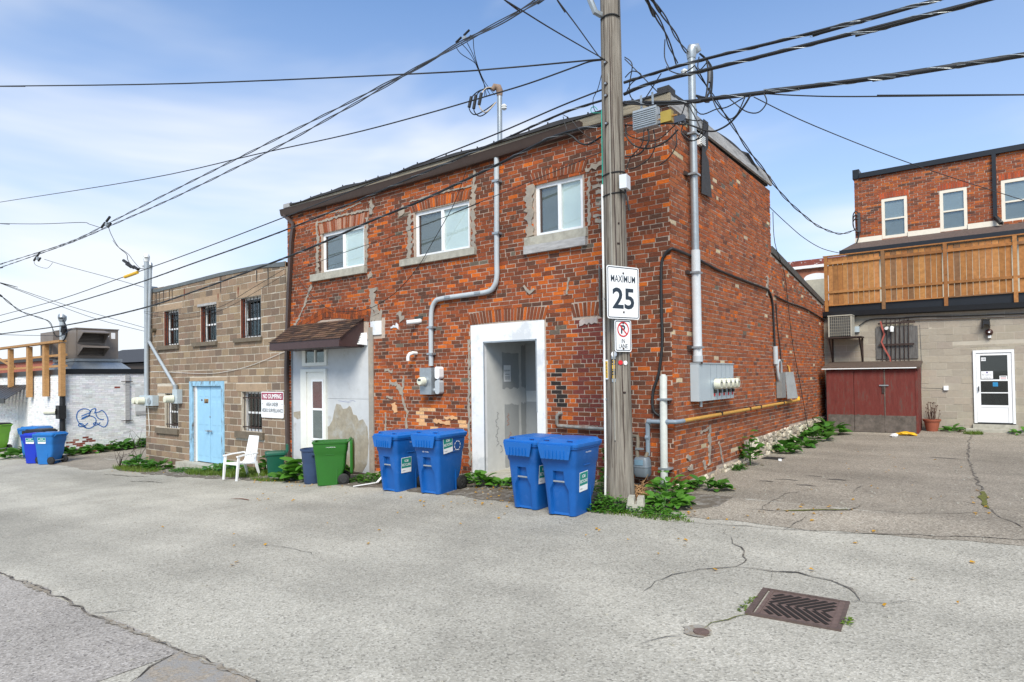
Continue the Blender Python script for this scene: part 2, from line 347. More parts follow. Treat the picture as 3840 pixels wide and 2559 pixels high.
def ringrect(w, h, r, t):
    return rrect(w, h, r), rrect(w-2*t, h-2*t, max(r-t, .002))
def ring_face(mb, outer, inner, fr, d):
    O, R, U = fr; N = R.cross(U); n = len(outer)
    mb.add([O+R*x+U*y+N*d for x, y in outer]+[O+R*x+U*y+N*d for x, y in inner], [(i, (i+1) % n, n+(i+1) % n, n+i) for i in range(n)])
def smoothpts(pts, k=5):
    P = [Vector(p) for p in pts]; out = []
    for i in range(len(P)-1):
        a, b, c, d = P[max(i-1, 0)], P[i], P[i+1], P[min(i+2, len(P)-1)]
        for j in range(k):
            t = j/k
            out.append(.5*((2*b)+(c-a)*t+(2*a-5*b+4*c-d)*t*t+(3*b-a-3*c+d)*t**3))
    return out+[P[-1]]
def text(s, fr, w, h, mat, parent, x=0, y=0, d=.002, name='lettering', bold=0, local=False):
    """lettering fitted to a w x h box centred on (x,y) of the frame"""
    cu = bpy.data.curves.new('t', 'FONT'); cu.body = s; cu.offset = bold; cu.resolution_u = 3
    ob = bpy.data.objects.new('t', cu); me = bpy.data.meshes.new_from_object(ob)
    n = len(me.vertices); co = np.empty(n*3, np.float32); me.vertices.foreach_get('co', co); co = co.reshape(-1, 3)
    mn, mx = co.min(0), co.max(0); O, R, U = fr; N = R.cross(U)
    sx = w/max(mx[0]-mn[0], 1e-6); sy = h/max(mx[1]-mn[1], 1e-6)
    px = (co[:, 0]-(mn[0]+mx[0])/2)*sx+x; py = (co[:, 1]-(mn[1]+mx[1])/2)*sy+y
    out = np.array(O)[None]+px[:, None]*np.array(R)[None]+py[:, None]*np.array(U)[None]+np.array(N)[None]*d
    me.vertices.foreach_set('co', out.astype(np.float32).ravel()); me.materials.clear(); me.materials.append(mat); me.update(); me.name = name
    bpy.data.objects.remove(ob); bpy.data.curves.remove(cu)
    return link(name, me, parent, local)
def ribbon(pts, w, fr=None, d=0):
    """flat strip following points (u,v) in a frame, width w (number or list)"""
    n = len(pts); vs = []; O, R, U = fr; N = R.cross(U)
    for i in range(n):
        a, b = pts[max(i-1, 0)], pts[min(i+1, n-1)]
        dx, dy = b[0]-a[0], b[1]-a[1]; l = math.hypot(dx, dy) or 1; nx, ny = -dy/l, dx/l
        ww = (w[i] if isinstance(w, list) else w)/2
        for sgn in (1, -1): vs.append(O+R*(pts[i][0]+nx*ww*sgn)+U*(pts[i][1]+ny*ww*sgn)+N*d)
    return vs, [(2*i, 2*i+1, 2*i+3, 2*i+2) for i in range(n-1)]

# ------------------------------------------------------------------ ground
GXs = [-60, -30, -20, -16, -10.5, -8, -4, 0, 8, 60]; GZs = [-1.5, -1.12, -.92, -.82, -.5, -.37, -.14, 0, .05, .3]
def g(X, Y):
    z = float(np.interp(X, GXs, GZs))
    if Y < 0: z += float(np.interp(Y, [-40, -10, -2.5, 0], [-.35, -.18, -.11, 0]))
    else: z += float(np.interp(Y, [0, 6, 9.5, 11.4, 20, 60], [0, .05, .12, .20, .3, .6]))*(1 if X > -12 else 2)
    return z
def sheet(name, xs, lo, hi, ny, dz, mat, parent=None):
    mb = MB(); rows = []
    for x in xs:
        a, b = lo(x), hi(x); rows.append([(x, lerp(a, b, j/ny), g(x, lerp(a, b, j/ny))+dz) for j in range(ny+1)])
    n = ny+1
    mb.add([p for r in rows for p in r], [(i*n+j, (i+1)*n+j, (i+1)*n+j+1, i*n+j+1) for i in range(len(rows)-1) for j in range(ny)])
    return mb.build(name, mat, parent)
def frange(a, b, s):
    n = max(1, int(round((b-a)/s))); return [a+(b-a)*i/n for i in range(n+1)]
def jig(x, amp, f, ph=0): return amp*(math.sin(x*f+ph)+.6*math.sin(x*f*2.3+ph*2+1)+.4*math.sin(x*f*5.1+ph*3))
mb = MB(); gx = [-900, -300, -120, -60]+frange(-50, 30, 1.0)+[60, 120, 300, 900]; gy = [-900, -300, -100, -40]+frange(-30, 30, 1.0)+[60, 120, 300, 900]
gx = sorted(set(gx+[v for v in GXs])); gy = sorted(set(gy+[-2.5, 9.5, 11.4]))
vs = [(x, y, g(max(-60, min(60, x)), max(-40, min(60, y)))) for x in gx for y in gy]; n = len(gy)
mb.add(vs, [(i*n+j, (i+1)*n+j, (i+1)*n+j+1, i*n+j+1) for i in range(len(gx)-1) for j in range(n-1)])
ground = struct(mb.build('ground', m_asph))
yard = struct(sheet('yard_pavement', frange(0, 9, .25)+[12, 20], lambda x: -1.35+.12*(x-1)+jig(x, .05, 2.1) if x > .5 else -1.2+jig(x, .05, 3), lambda x: 11.5, 26, .004, m_yard))
patch_ = struct(sheet('lane_patch', frange(-14, -.9, .25), lambda x: -20, lambda x: -7.22+jig(x, .03, 2.7), 20, .004, m_asphp))
def edge_hi(x): return -.0
struct(sheet('dirt_verge', frange(-18.8, .9, .12), lambda x: -float(np.interp(x, [-19, -16, -13, -10, -7.5, -5.5, -3, -1.5, .2, .9], [1.1, 1.2, 1.35, 1.25, 1.2, 1.25, 1.5, 1.45, 1.5, .7]))+jig(x, .05, 3.3), lambda x: .02, 10, .006, m_dirt))
struct(sheet('driveway', frange(-25.6, -18.8, .3), lambda x: -1.5+jig(x, .06, 2), lambda x: 12, 16, .004, m_yard))
# cracks and seams, each a jagged strip lying on the pavement
def crack(pts, w, mat=m_crack, parent=ground, dz=.010, name='crack', seg=.12, am=.03):
    P = []
    for (a, b) in zip(pts, pts[1:]):
        k = max(1, int(math.hypot(b[0]-a[0], b[1]-a[1])/seg))
        for i in range(k):
            t = i/k; P.append((lerp(a[0], b[0], t)+rnd(-am, am), lerp(a[1], b[1], t)+rnd(-am, am)))
    P.append(pts[-1]); k = len(P)
    ws = [w*rnd(.35, 1.3)*min(1, .25+3*min(i, k-1-i)/k) for i in range(k)]
    vs, fs = ribbon(P, ws, frame((0, 0, 0), (1, 0, 0), (0, 1, 0)))
    mb = MB(); mb.add([(v.x, v.y, g(v.x, v.y)+dz) for v in vs], fs)
    return mb.build(name, mat, parent)
crack([(.5, -1.7), (1.4, -1.5), (2.5, -1.27), (3.2, -1.0), (4.0, -.72), (4.4, -.62), (6, -.4)], .018, parent=yard)
crack([(4.9, -.12), (4.28, -.05), (4.05, .4), (3.96, .8), (3.9, 1.5), (3.87, 2.2), (3.72, 4.2), (3.62, 6.2), (3.55, 9), (3.6, 11)], .035, parent=yard)
crack([(1.3, -.62), (1.73, -.53), (2.1, -.3), (2.48, -.07), (2.55, .41)], .028, parent=yard)
crack([(2.5, -.02), (3.2, .08), (3.95, .6)], .014, parent=yard)
crack([(1.45, -.6), (1.5, .6), (1.7, 1.2)], .012, parent=yard); crack([(2.0, -1.4), (2.05, -.6)], .014, parent=yard)
crack([(2.3, 1.2), (2.35, 2.0)], .012, parent=yard)
crack([(3.93, .85), (3.9, 1.4), (3.88, 2.2)], .11, m_moss, yard, .014, 'moss_strip', am=.02)
crack([(1.75, -.5), (2.1, -.28), (2.45, -.08)], .075, m_moss, yard, .014, 'moss_strip', am=.02)
crack([(3.62, 10.6), (3.6, 11.05)], .3, m_moss, yard, .012, 'moss_strip', am=.03)
# around the drain
crack([(1.35, -1.75), (1.72, -2.35), (1.95, -2.75), (1.9, -3.05), (1.62, -3.3), (1.45, -3.75), (1.45, -4.2)], .016)
crack([(1.9, -3.02), (2.25, -2.98), (2.45, -2.92), (2.75, -2.98), (2.98, -3.15), (3.08, -3.4), (3.02, -3.5)], .026)
crack([(2.25, -2.98), (2.3, -3.2)], .014); crack([(2.4, -4.2), (2.27, -4.45), (2.2, -4.72)], .022, m_moss)
crack([(3.05, -3.45), (3.5, -3.2)], .01); crack([(2.1, -4.9), (1.9, -5.3)], .01)
# seam along the lane
crack([(-9, -7.2), (-5.3, -7.24), (-3.9, -7.22), (-2.6, -7.25), (-.9, -7.2), (.1, -7.17), (.8, -7.15)], .03)
crack([(-4.6, -7.22), (-4.1, -7.24), (-3.6, -7.25)], .06, m_sand, ground, .012, 'broken_seam', seg=.06, am=.02); crack([(-2.4, -7.24), (-1.7, -7.22), (-1.0, -7.2)], .04, m_sand, ground, .012, 'broken_seam', seg=.06, am=.02)
crack([(-2.55, -7.22), (-2.2, -7.0)], .014)
mb = MB(); poly = [(-.9, -7.22), (-.45, -7.2), (.0, -7.2), (.5, -7.3), (.9, -7.6), (1.1, -8.4), (-.6, -8.4), (-.66, -7.65), (-.86, -7.42)]
mb.add([(x, y, g(x, y)+.008) for x, y in poly], [tuple(range(len(poly)))]); struct(mb.build('broken_patch', M('broken_asphalt', (.27, .235, .19), .96, var=.35, scale=40, bump=.8, bscale=60, col2=(.25, .24, .225), f2=(.45, .55), sc2=9)))
crack([(-.66, -7.7), (-.8, -7.45), (-.9, -7.25)], .03, dz=.013); crack([(-.9, -7.22), (-.3, -7.2), (.3, -7.22), (.8, -7.5)], .04, m_sand, dz=.013, name='broken_seam', seg=.06, am=.025)
crack([(-3.4, -5.0), (-2.9, -4.9), (-2.3, -5.0)], .01)
crack([(-8.0, -2.93), (-7.7, -2.88), (-7.35, -2.92)], .07, M('rust_stain', (.16, .06, .03), .95, var=.3, scale=12), ground, .011, 'rust_stain')
crack([(-14.8, -2.2), (-13.6, -2.05), (-12.5, -2.1)], .04, dz=.011); crack([(-17.5, -1.75), (-15, -1.5)], .05)
for x, y, w in ((3.2, 6.0, .5), (1.2, 1.9, .35), (1.6, 1.5, .3), (1.9, 2.3, .3), (.95, 1.6, .22), (1.5, 2.5, .25)):
    crack([(x-w/2, y), (x, y+.04), (x+w/2, y)], .09, M('oil_stain', (.075, .068, .06), .8, var=.3), yard, .009, 'oil_stain', am=.02)
# catch-basin grate
gc = V(2.70, -3.87, g(2.7, -3.87)); gw, gd = .62, .64
t = thing('drain_grate', 'rusty cast iron drain grate with chevron slots set in the asphalt', 'drain', gc, math.radians(4))
mb = MB()
for a, b in (((-gw/2-.05, -gd/2-.03), (-gw/2, gd/2+.03)), ((gw/2, -gd/2-.03), (gw/2+.03, gd/2+.03)), ((-gw/2, gd/2), (gw/2, gd/2+.03)), ((-gw/2, -gd/2-.03), (gw/2, -gd/2))):
    mb.box((*a, -.03), (*b, .016))
mb.build('frame', M('cast_iron', (.10, .07, .06), .75, .15, var=.25, scale=25), t, True)
m_ci = M('cast_iron_worn', (.135, .092, .078), .7, .15, var=.22, scale=25)
mb = MB().box((-gw/2+.02, -gd/2, -.02), (gw/2, gd/2, .006)); mb.build('plate', m_ci, t, True)
m_slot = M('slot_shadow', (.010, .006, .004), .95, var=.4, scale=20)
k = 0
for i in range(10):
    x = -gw/2-.06+i*.068
    for sgn in (-1, 1):
        # slots slant away from a spine running the length of the plate
        p0 = V(x, .012*sgn, .008); p1 = V(x+.20, (gd/2-.05)*sgn, .008)
        lo_, hi_ = -gw/2+.075, gw/2-.065
        f0 = max(0, (lo_-p0.x)/.20); f1 = min(1, (hi_-p0.x)/.20)
        if f1-f0 < .2: continue
        MB().bar(p0.lerp(p1, f0), p0.lerp(p1, f1), .034, .003).build('slot', m_slot, t, True)
MB().box((-gw/2+.02, -gd/2, .006), (-gw/2+.05, gd/2, .012)).build('rim_bar', m_ci, t, True); MB().box((gw/2-.045, -gd/2, .006), (gw/2, gd/2, .012)).build('rim_bar', m_ci, t, True)
mb = MB(); hp = [(2.17+.13*math.cos(a)*rnd(.65, 1.15), -4.78+.11*math.sin(a)*rnd(.65, 1.15)) for a in frange(0, 6.0, .3)]
mb.add([(x, y, g(x, y)+.009) for x, y in hp], [tuple(range(len(hp)))]); mb.build('pothole', m_sand, ground)
mb = MB(); c = V(2.21, -4.80, g(2.2, -4.8)); mb.cyl(c, c+V(0, 0, .02), .06, 16); mb.build('valve_cap', m_ci, ground)

# ------------------------------------------------------------------ masonry
def courses(u0, u1, z0, z1, ch, bl, holes, jl=.017, jh=.0115, header=0, zlo=None, zhi=None, wob=.006):
    """bricks (u0,u1,z0,z1,row) of running bond with cut bricks beside the openings"""
    out = []; row = 0; z = z0
    while z < z1-.02:
        za, zb = z, z+ch; zm = (za+zb)/2
        off = (row % 2)*bl/2; hd = header and row % header == header-1
        L_ = bl/2 if hd else bl
        if hd: off = bl/4
        lo, hi = u0, u1
        ints = [(lo, hi)]
        for (a, b, c, d) in holes:
            if c < zm < d:
                new = []
                for (p, q) in ints:
                    if b <= p or a >= q: new.append((p, q)); continue
                    if a > p: new.append((p, a))
                    if b < q: new.append((b, q))
                ints = new
        for p, q in ints:
            k = math.floor((p-u0+off)/L_)*L_+u0-off; x = k; first = True
            while x < q-.015:
                a = max(x, p); e = x+L_*(1+rnd(-.05, .05)) if not hd else x+L_
                b = min(e, q)
                if b-a > .045 and (zlo is None or za > zlo((a+b)/2)) and (zhi is None or zb < zhi((a+b)/2)):
                    out.append((a+jl/2*rnd(.5, 1.2) if a > u0+1e-4 else a-.0045, b-jl/2*rnd(.5, 1.2) if b < u1-1e-4 else b+.0045, za+jh/2+rnd(-.002, .002), zb-jh/2+rnd(-.002, .002), row))
                x = e
        z += ch; row += 1
    return out
def brick_geo(place, u0, u1, z0, z1, d, rough=.004):
    """front face with uneven corners plus the four sides back to the joint"""
    j = lambda: rnd(-rough, rough)
    fr = [(u0+j(), z0+j()), (u1+j(), z0+j()), (u1+j(), z1+j()), (u0+j(), z1+j())]
    bk = [(u0, z0), (u1, z0), (u1, z1), (u0, z1)]
    vs = [place(u, z, d+rnd(-.002, .002)) for u, z in fr]+[place(u, z, -.012) for u, z in bk]
    return vs, [(0, 1, 2, 3), (0, 4, 5, 1), (1, 5, 6, 2), (2, 6, 7, 3), (3, 7, 4, 0)]
def lay(bricks, place, colf, parent, mat, nearest=300, name='brick', mass='brickwork', depth=.0055, rough=.004, pool=None):
    """bricks nearest the lens become parts; the others one mass part"""
    items = []
    for (a, b, c, d, r) in bricks:
        vs, fs = brick_geo(place, a, b, c, d, depth+rnd(-.0025, .0035), rough)
        cen = sum((Vector(v) for v in vs[:4]), Vector())/4
        items.append((vs, fs, colf((a+b)/2, (c+d)/2, b-a), cen))
    if pool is not None: pool += items; return
    finish(items, parent, mat, nearest, name, mass)
def finish(items, parent, mat, nearest, name, mass):
    items.sort(key=lambda it: (it[3]-CAM).length)
    for vs, fs, c, cen in items[:nearest]: MB().add(vs, fs, c).build(name, mat, parent)
    mb = MB()
    for vs, fs, c, cen in items[nearest:]: mb.add(vs, fs, c)
    if mb.f:
        o = mb.build(mass, mat, parent); o['kind'] = 'stuff'
def slab(mb, place, u0, u1, z0, z1, holes, t, zhi=None):
    """wall with openings, thickness t behind the face"""
    zs = sorted(set([z0, z1]+[min(max(h[k], z0), z1) for h in holes for k in (2, 3)]))
    for a, b in zip(zs, zs[1:]):
        if b-a < 1e-4: continue
        m_ = (a+b)/2; ints = [(u0, u1)]
        for (p, q, c, d) in holes:
            if c < m_ < d:
                ni = []
                for (x, y) in ints:
                    if q <= x or p >= y: ni.append((x, y)); continue
                    if p > x: ni.append((x, p))
                    if q < y: ni.append((q, y))
                ints = ni
        for x, y in ints:
            c = [place(x, a, 0), place(y, a, 0), place(y, b, 0), place(x, b, 0), place(x, a, -t), place(y, a, -t), place(y, b, -t), place(x, b, -t)]
            mb.add(c, [(0, 1, 2, 3), (5, 4, 7, 6), (0, 4, 5, 1), (1, 5, 6, 2), (2, 6, 7, 3), (3, 7, 4, 0)])
def vary(c, a=.10):
    k = 1+rnd(-a, a); return tuple(max(0, x*k*(1+rnd(-a*.3, a*.3))) for x in c)
def pick(pal):
    r = random.random()*sum(w for w, c in pal)
    for w, c in pal:
        r -= w
        if r <= 0: return vary(c)
    return vary(pal[-1][1])
ORANGE = s2l(186, 94, 34); ORBR = s2l(157, 80, 40); REDBR = s2l(133, 70, 43); BROWN = s2l(108, 62, 43); DARK = s2l(88, 59, 47); GREYB = s2l(102, 92, 80); MAROON = s2l(110, 56, 48); PEACH = s2l(216, 168, 122); TAN = s2l(190, 172, 142); BLACKB = s2l(46, 40, 38)
import mathutils.noise as mnoise
def nz(u, z, s, o=0): return mnoise.noise(Vector((u*s+o, z*s, o*.7)))
def fac_col(u, z, w):
    if -2.32 < u < -2.02 and 1.2 < z < 2.0 and random.random() < .75-.3*abs(u+2.17)/.15: return vary(BLACKB)
    if -5.7 < u < -4.4 and .75 < z < 1.2 and nz(u, z, 2.6, 3) > .12: return vary(PEACH, .08)
    if -1.84 < u < -1.25 and z < 2.87: return pick([(5, MAROON), (2, REDBR), (1, BROWN), (.5, DARK)])
    n = nz(u, z, .55, 1); n2 = nz(u, z, 1.6, 9)
    if u > -1.3: pal = [(5, BROWN), (4, REDBR), (2.5+3*max(0, n2), DARK), (.7, ORBR), (.35, ORANGE), (.3, GREYB)]
    elif z > 4.1 and u > -4.2: pal = [(4, BROWN), (4, REDBR), (1.5, DARK), (1.5, ORBR), (.4, ORANGE), (.3, GREYB)]
    else:
        o = max(.1, 1.0+2.4*n+1.5*n2)
        pal = [(1.3*o, ORANGE), (3.2*o, ORBR), (3.8, REDBR), (2.6, BROWN), (1.0-.9*n, DARK), (.12, GREYB)]
    return pick(pal)
RW1 = s2l(154, 89, 56); RW2 = s2l(142, 81, 53); RW3 = s2l(126, 74, 52); RW4 = s2l(106, 67, 53)
def rw_col(u, z, w):
    n = nz(u, z, .6, 5)
    low = max(0, 1.6-z)
    pal = [(4, RW1), (4, RW2), (2+low*2+2*max(0, n), RW3), (.4+low*1.4, RW4), (.35+(.8 if u > 5.6 else 0)+(1.6 if (u < .5 and z < 1.2) else 0)+(1.0 if z > 5.3 and 1.5 < u < 4 else 0), ORANGE), (.9, ORBR), (.12, TAN), (.22, GREYB)]
    return pick(pal)
pF = lambda u, z, d: (u, -d, z)           # lane facade, faces -Y
pR = lambda u, z, d: (d, u, z)            # yard wall, faces +X

# ------------------------------------------------------------------ the brick building
BB = thing('brick_building', 'two storey orange brick building on the corner of the lane', 'building', (-5, 5, 0))
XL = -10.45
WIN = [(-9.0, -7.43, 4.45, 5.42), (-5.77, -4.22, 4.42, 5.40), (-2.62, -1.60, 4.42, 5.38)]
DOOR = (-4.21, -2.44, -.05, 2.885); PANEL = (-10.33, -7.14, -.6, 2.75)
CH = .0768; BL = .232
arches = []                                   # (u0,u1,z0,z1,rise,tilt)
arches += [(-9.15, -7.27, 5.42, 5.68, .02), (-5.90, -4.10, 5.41, 5.60, .03), (-2.74, -1.52, 5.42, 5.62, .02), (-4.26, -2.40, 2.89, 3.12, .05), (-1.85, -1.25, 2.88, 3.12, .02)]
holes = [w for w in WIN]+[DOOR, PANEL]
bh = [(a-.03, b+.03, c-.0, d) for a, b, c, d in WIN]+[(DOOR[0]-.02, DOOR[1]+.02, -1, DOOR[3]), PANEL]+[(a, b, c-.01, d) for a, b, c, d, _ in arches]
bh += [(-9.39, -7.33, 4.26, 4.46), (-6.18, -4.04, 4.27, 4.43), (-2.83, -1.51, 4.11, 4.43), (-10.2, -7.3, 2.7, 3.28), (-7.2, -6.75, 2.75, 3.2)]
ZT = 6.22
mb = MB(); slab(mb, pF, XL, 0, -1.2, ZT, holes, .32); mb.build('front_wall', m_mortar, BB)
YS = 5.78
lowtop = lambda y: lerp(4.62, 3.86, (y-YS)/(11.45-YS))
mb = MB().box((-.32, .321, -1), (-.0, YS, 6.1)); mb.build('side_wall', m_mortar, BB)
mb = MB(); mb.add([(-.0, YS, -1), (-.0, 11.45, -1), (-.0, 11.45, lowtop(11.45)), (-.0, YS, lowtop(YS)), (-.32, YS, -1), (-.32, 11.45, -1), (-.32, 11.45, lowtop(11.45)), (-.32, YS, lowtop(YS))],
    [(0, 1, 2, 3), (5, 4, 7, 6), (0, 4, 5, 1), (1, 5, 6, 2), (2, 6, 7, 3), (3, 7, 4, 0)]); mb.build('rear_side_wall', m_mortar, BB)
mb = MB().box((XL, .33, -1.2), (XL+.3, YS, 6.1)).box((XL, 11.1, -1), (-.33, 11.44, 3.85)).box((XL, YS, -1), (XL+.3, 11.09, 3.85)).box((XL+.31, YS-.3, 3.9), (-.33, YS-.01, 6.1)); mb.build('back_wall', m_mortar, BB)
pool = []
zlo_f = lambda u: g(u, -.05)+.05
lay(courses(XL+.0, 0, -.62, ZT-.03, CH, BL, bh, zlo=zlo_f, header=9), pF, fac_col, BB, m_brick, pool=pool)
stone_hi = lambda y: float(np.interp(y, [0, .1, .5, 1.4, 2.2, 3.5, 3.62, 4.5, 6.5, 10.3, 11.5], [.10, .12, .06, .10, .14, .16, .46, .48, .51, .52, .52]))
lay(courses(.0, YS, -.2, 6.08, CH, BL, [], jh=.014, jl=.02, zlo=lambda y: stone_hi(y)-.02, header=7), pR, rw_col, BB, m_brick, pool=pool)
lay(courses(YS+.01, 11.45, -.2, 4.7, CH, BL, [], jh=.014, jl=.02, zlo=lambda y: stone_hi(y)-.02, zhi=lambda y: lowtop(y)-.02, header=7), pR, rw_col, BB, m_brick, pool=pool)
# bricks hidden from the lens (behind carts, pole) do not count as nearest; keep it simple and take the nearest
finish(pool, BB, m_brick, 300, 'brick', 'brickwork')
# soldier arches
for (a, b, c, d, rise) in arches:
    n = int(round((b-a)/.0745)); um = (a+b)/2; pal = [(4, BROWN), (4, REDBR), (2, ORBR), (.5, ORANGE)] if a > -7 else [(3, s2l(158, 110, 92)), (3, REDBR), (2, s2l(170, 132, 112)), (1, ORBR)]
    for i in range(n):
        u0 = lerp(a, b, i/n)+.0085; u1 = lerp(a, b, (i+1)/n)-.0085; s_ = ((u0+u1)/2-um)/((b-a)/2); zz = rise*(1-s_*s_); k = s_*.055
        vs = []; dd = .012+rnd(-.003, .003)
        for dep in (dd, -.012):
            for (u, z) in ((u0-k*.4, c+zz*.5), (u1-k*.4, c+zz*.5), (u1+k, d-.012+zz), (u0+k, d-.012+zz)): vs.append(pF(u, z+rnd(-.003, .003), dep))
        MB().add(vs, [(0, 1, 2, 3), (0, 4, 5, 1), (1, 5, 6, 2), (2, 6, 7, 3), (3, 7, 4, 0)], pick(pal)).build('arch_brick', m_brick, BB)
# gabled double row of headers over the canopy
for dz in (0, .13):
    for s0, s1 in (((-10.25, 3.02), (-8.86, 3.42)), ((-8.86, 3.42), (-7.2, 3.2))):
        n = 21 if dz else 18
        for i in range(n):
            u0 = lerp(s0[0], s1[0], i/n)+.009; u1 = lerp(s0[0], s1[0], (i+1)/n)-.009; za = lerp(s0[1], s1[1], i/n)+dz-.05; zb = lerp(s0[1], s1[1], (i+1)/n)+dz-.05
            vs = [pF(u, z, dep) for dep in (.014, -.012) for (u, z) in ((u0, za), (u1, zb), (u1, zb+.115), (u0, za+.115))]
            MB().add(vs, [(0, 1, 2, 3), (0, 4, 5, 1), (1, 5, 6, 2), (2, 6, 7, 3), (3, 7, 4, 0)], pick([(3, REDBR), (3, BROWN), (3, ORBR)])).build('arch_brick', m_brick, BB)
# rubble foundation along the yard wall
def stone(place, cu, cz, w, h, d, parent, col):
    n = 8; ph = rnd(0, 6); ring = []
    for i in range(n):
        a = 2*math.pi*i/n+.2; q = 1/max(abs(math.cos(a)), abs(math.sin(a)), .74)*rnd(.86, 1.0)
        ring.append((cu+math.cos(a)*w/2*q*.88, cz+math.sin(a)*h/2*q*.88))
    r2 = [(lerp(cu, u, .78)+rnd(-.01, .01), lerp(cz, z, .76)+rnd(-.008, .008)) for u, z in ring]
    vs = [place(u, z, -.02) for u, z in ring]+[place(u, z, d*.65) for u, z in ring]+[place(u, z, d+rnd(-.012, .012)) for u, z in r2]
    fs = [(i, (i+1) % n, n+(i+1) % n, n+i) for i in range(n)]+[(n+i, n+(i+1) % n, 2*n+(i+1) % n, 2*n+i) for i in range(n)]+[tuple(range(2*n, 3*n))]
    MB().add(vs, fs, col).build('foundation_stone', m_stone, parent)
y = .02
while y < 11.3:
    base = g(.1, y)-.06; topz = stone_hi(y); z = base
    w = rnd(.13, .3)
    while z < topz-.04:
        h = min(rnd(.10, .19), topz-z+.02)
        stone(pR, y+w/2+rnd(-.03, .03), z+h/2, w*rnd(.85, 1.12), h*1.04, rnd(.02, .05), BB, vary(random.choice([s2l(206, 196, 176), s2l(188, 178, 160), s2l(170, 158, 138), s2l(150, 140, 124)]), .1)); z += h
    y += w*.94
mb = MB(); ys = frange(.0, 11.45, .15)
for a, b in zip(ys, ys[1:]): mb.add([(.006, a, -.2), (.006, b, -.2), (.006, b, stone_hi(b)), (.006, a, stone_hi(a))], [(0, 1, 2, 3)])
mb.build('foundation_mortar', m_cement, BB)
for u in frange(-7.0, -.1, .26):
    if -4.3 < u < -2.3: continue
    z = g(u, 0)+.03; stone(pF, u, z, rnd(.22, .3), rnd(.12, .18), .012, BB, vary(s2l(150, 138, 120), .12))
# window sills
for i, (a, b, c, d, dep) in enumerate(((-9.39, -7.33, 4.275, 4.445, .09), (-6.18, -4.04, 4.278, 4.42, .08), (-2.83, -1.51, 4.268, 4.42, .07))):
    MB().box((a, -dep, c), (b, .25, d)).build('window_sill', m_conc, BB)
MB().box((-2.84, -.085, 4.115), (-1.52, .05, 4.264)).build('timber_sill', m_greywood, BB)
def window(parent, u0, u1, z0, z1, place, rec=.045, fwid=.07, split='v', dark=m_gblind, light=m_blind, mframe=m_white, glass=m_glass, name='window', mid=.5):
    """frame, mullion, two panes, blind, painted reflection or dark room behind"""
    wdw = MB(); 
    for (a, b, c, d) in ((u0, u1, z0, z0+fwid), (u0, u1, z1-fwid, z1), (u0, u0+fwid, z0+fwid, z1-fwid), (u1-fwid, u1, z0+fwid, z1-fwid)):
        P = [place(u, z, q) for q in (-rec, -rec-.07) for u, z in ((a, c), (b, c), (b, d), (a, d))]
        wdw.add(P, [(0, 1, 2, 3), (7, 6, 5, 4), (0, 4, 5, 1), (1, 5, 6, 2), (2, 6, 7, 3), (3, 7, 4, 0)])
    f = wdw.build(name, mframe, parent)
    def pbox(nm, mat, a, b, c, d, d0, d1):
        P = [place(u, z, q) for q in (d0, d1) for u, z in ((a, c), (b, c), (b, d), (a, d))]
        return MB().add(P, [(0, 1, 2, 3), (7, 6, 5, 4), (0, 4, 5, 1), (1, 5, 6, 2), (2, 6, 7, 3), (3, 7, 4, 0)]).build(nm, mat, f)
    if split == 'v':
        um = lerp(u0, u1, mid); pbox('mullion', mframe, um-.034, um+.034, z0+fwid, z1-fwid, -rec+.004, -rec-.05)
        pbox('sash', m_gutter if dark is m_gblind else mframe, u0+fwid, u0+fwid+.03, z0+fwid, z1-fwid, -rec-.025, -rec-.06)
        halves = ((u0+fwid, um-.034, z0+fwid, z1-fwid, dark), (um+.034, u1-fwid, z0+fwid, z1-fwid, light))
    else:
        zm = lerp(z0, z1, mid); pbox('mullion', mframe, u0+fwid, u1-fwid, zm-.025, zm+.025, -rec+.004, -rec-.05)
        halves = ((u0+fwid, u1-fwid, z0+fwid, zm-.025, dark), (u0+fwid, u1-fwid, zm+.025, z1-fwid, light))
    for (a, b, c, d, bm) in halves:
        pbox('pane', glass, a, b, c, d, -rec-.035, -rec-.041)
        pbox('blind', bm, a, b, c, d, -rec-.05, -rec-.06)
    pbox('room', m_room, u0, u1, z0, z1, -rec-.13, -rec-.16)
    return f
for w_ in WIN: window(BB, *w_, pF)
# cement smears round the openings and along the old crack
def smear(place, path, w, parent, d=.018, mat=m_cement, name='cement_patch'):
    P = []; d += rnd(0, .008)
    for a, b in zip(path, path[1:]):
        k = max(2, int(math.hypot(a[0]-b[0], a[1]-b[1])/.045))
        P += [(lerp(a[0], b[0], i/k)+rnd(-.012, .012), lerp(a[1], b[1], i/k)) for i in range(k)]
    P.append(path[-1]); k = len(P); A = []; B = []
    for i in range(k):
        p, q = P[max(i-1, 0)], P[min(i+1, k-1)]; dx, dy = q[0]-p[0], q[1]-p[1]; l = math.hypot(dx, dy) or 1
        wa, wb = w/2*rnd(.2, 1.7), w/2*rnd(.2, 1.7)
        A.append((P[i][0]-dy/l*wa, P[i][1]+dx/l*wa)); B.append((P[i][0]+dy/l*wb, P[i][1]-dx/l*wb))
    vs = [place(u, z, d) for u, z in A]+[place(u, z, d) for u, z in B]+[place(u, z, 0) for u, z in A]+[place(u, z, 0) for u, z in B]
    fs = []
    for i in range(k-1): fs += [(i, i+1, k+i+1, k+i), (i, 2*k+i, 2*k+i+1, i+1), (k+i, k+i+1, 3*k+i+1, 3*k+i)]
    fs += [(0, k, 3*k, 2*k), (k-1, 2*k-1, 4*k-1, 3*k-1)]
    MB().add(vs, fs).build(name, mat, parent)
S = lambda path, w, **k: smear(pF, path, w, BB, **k)
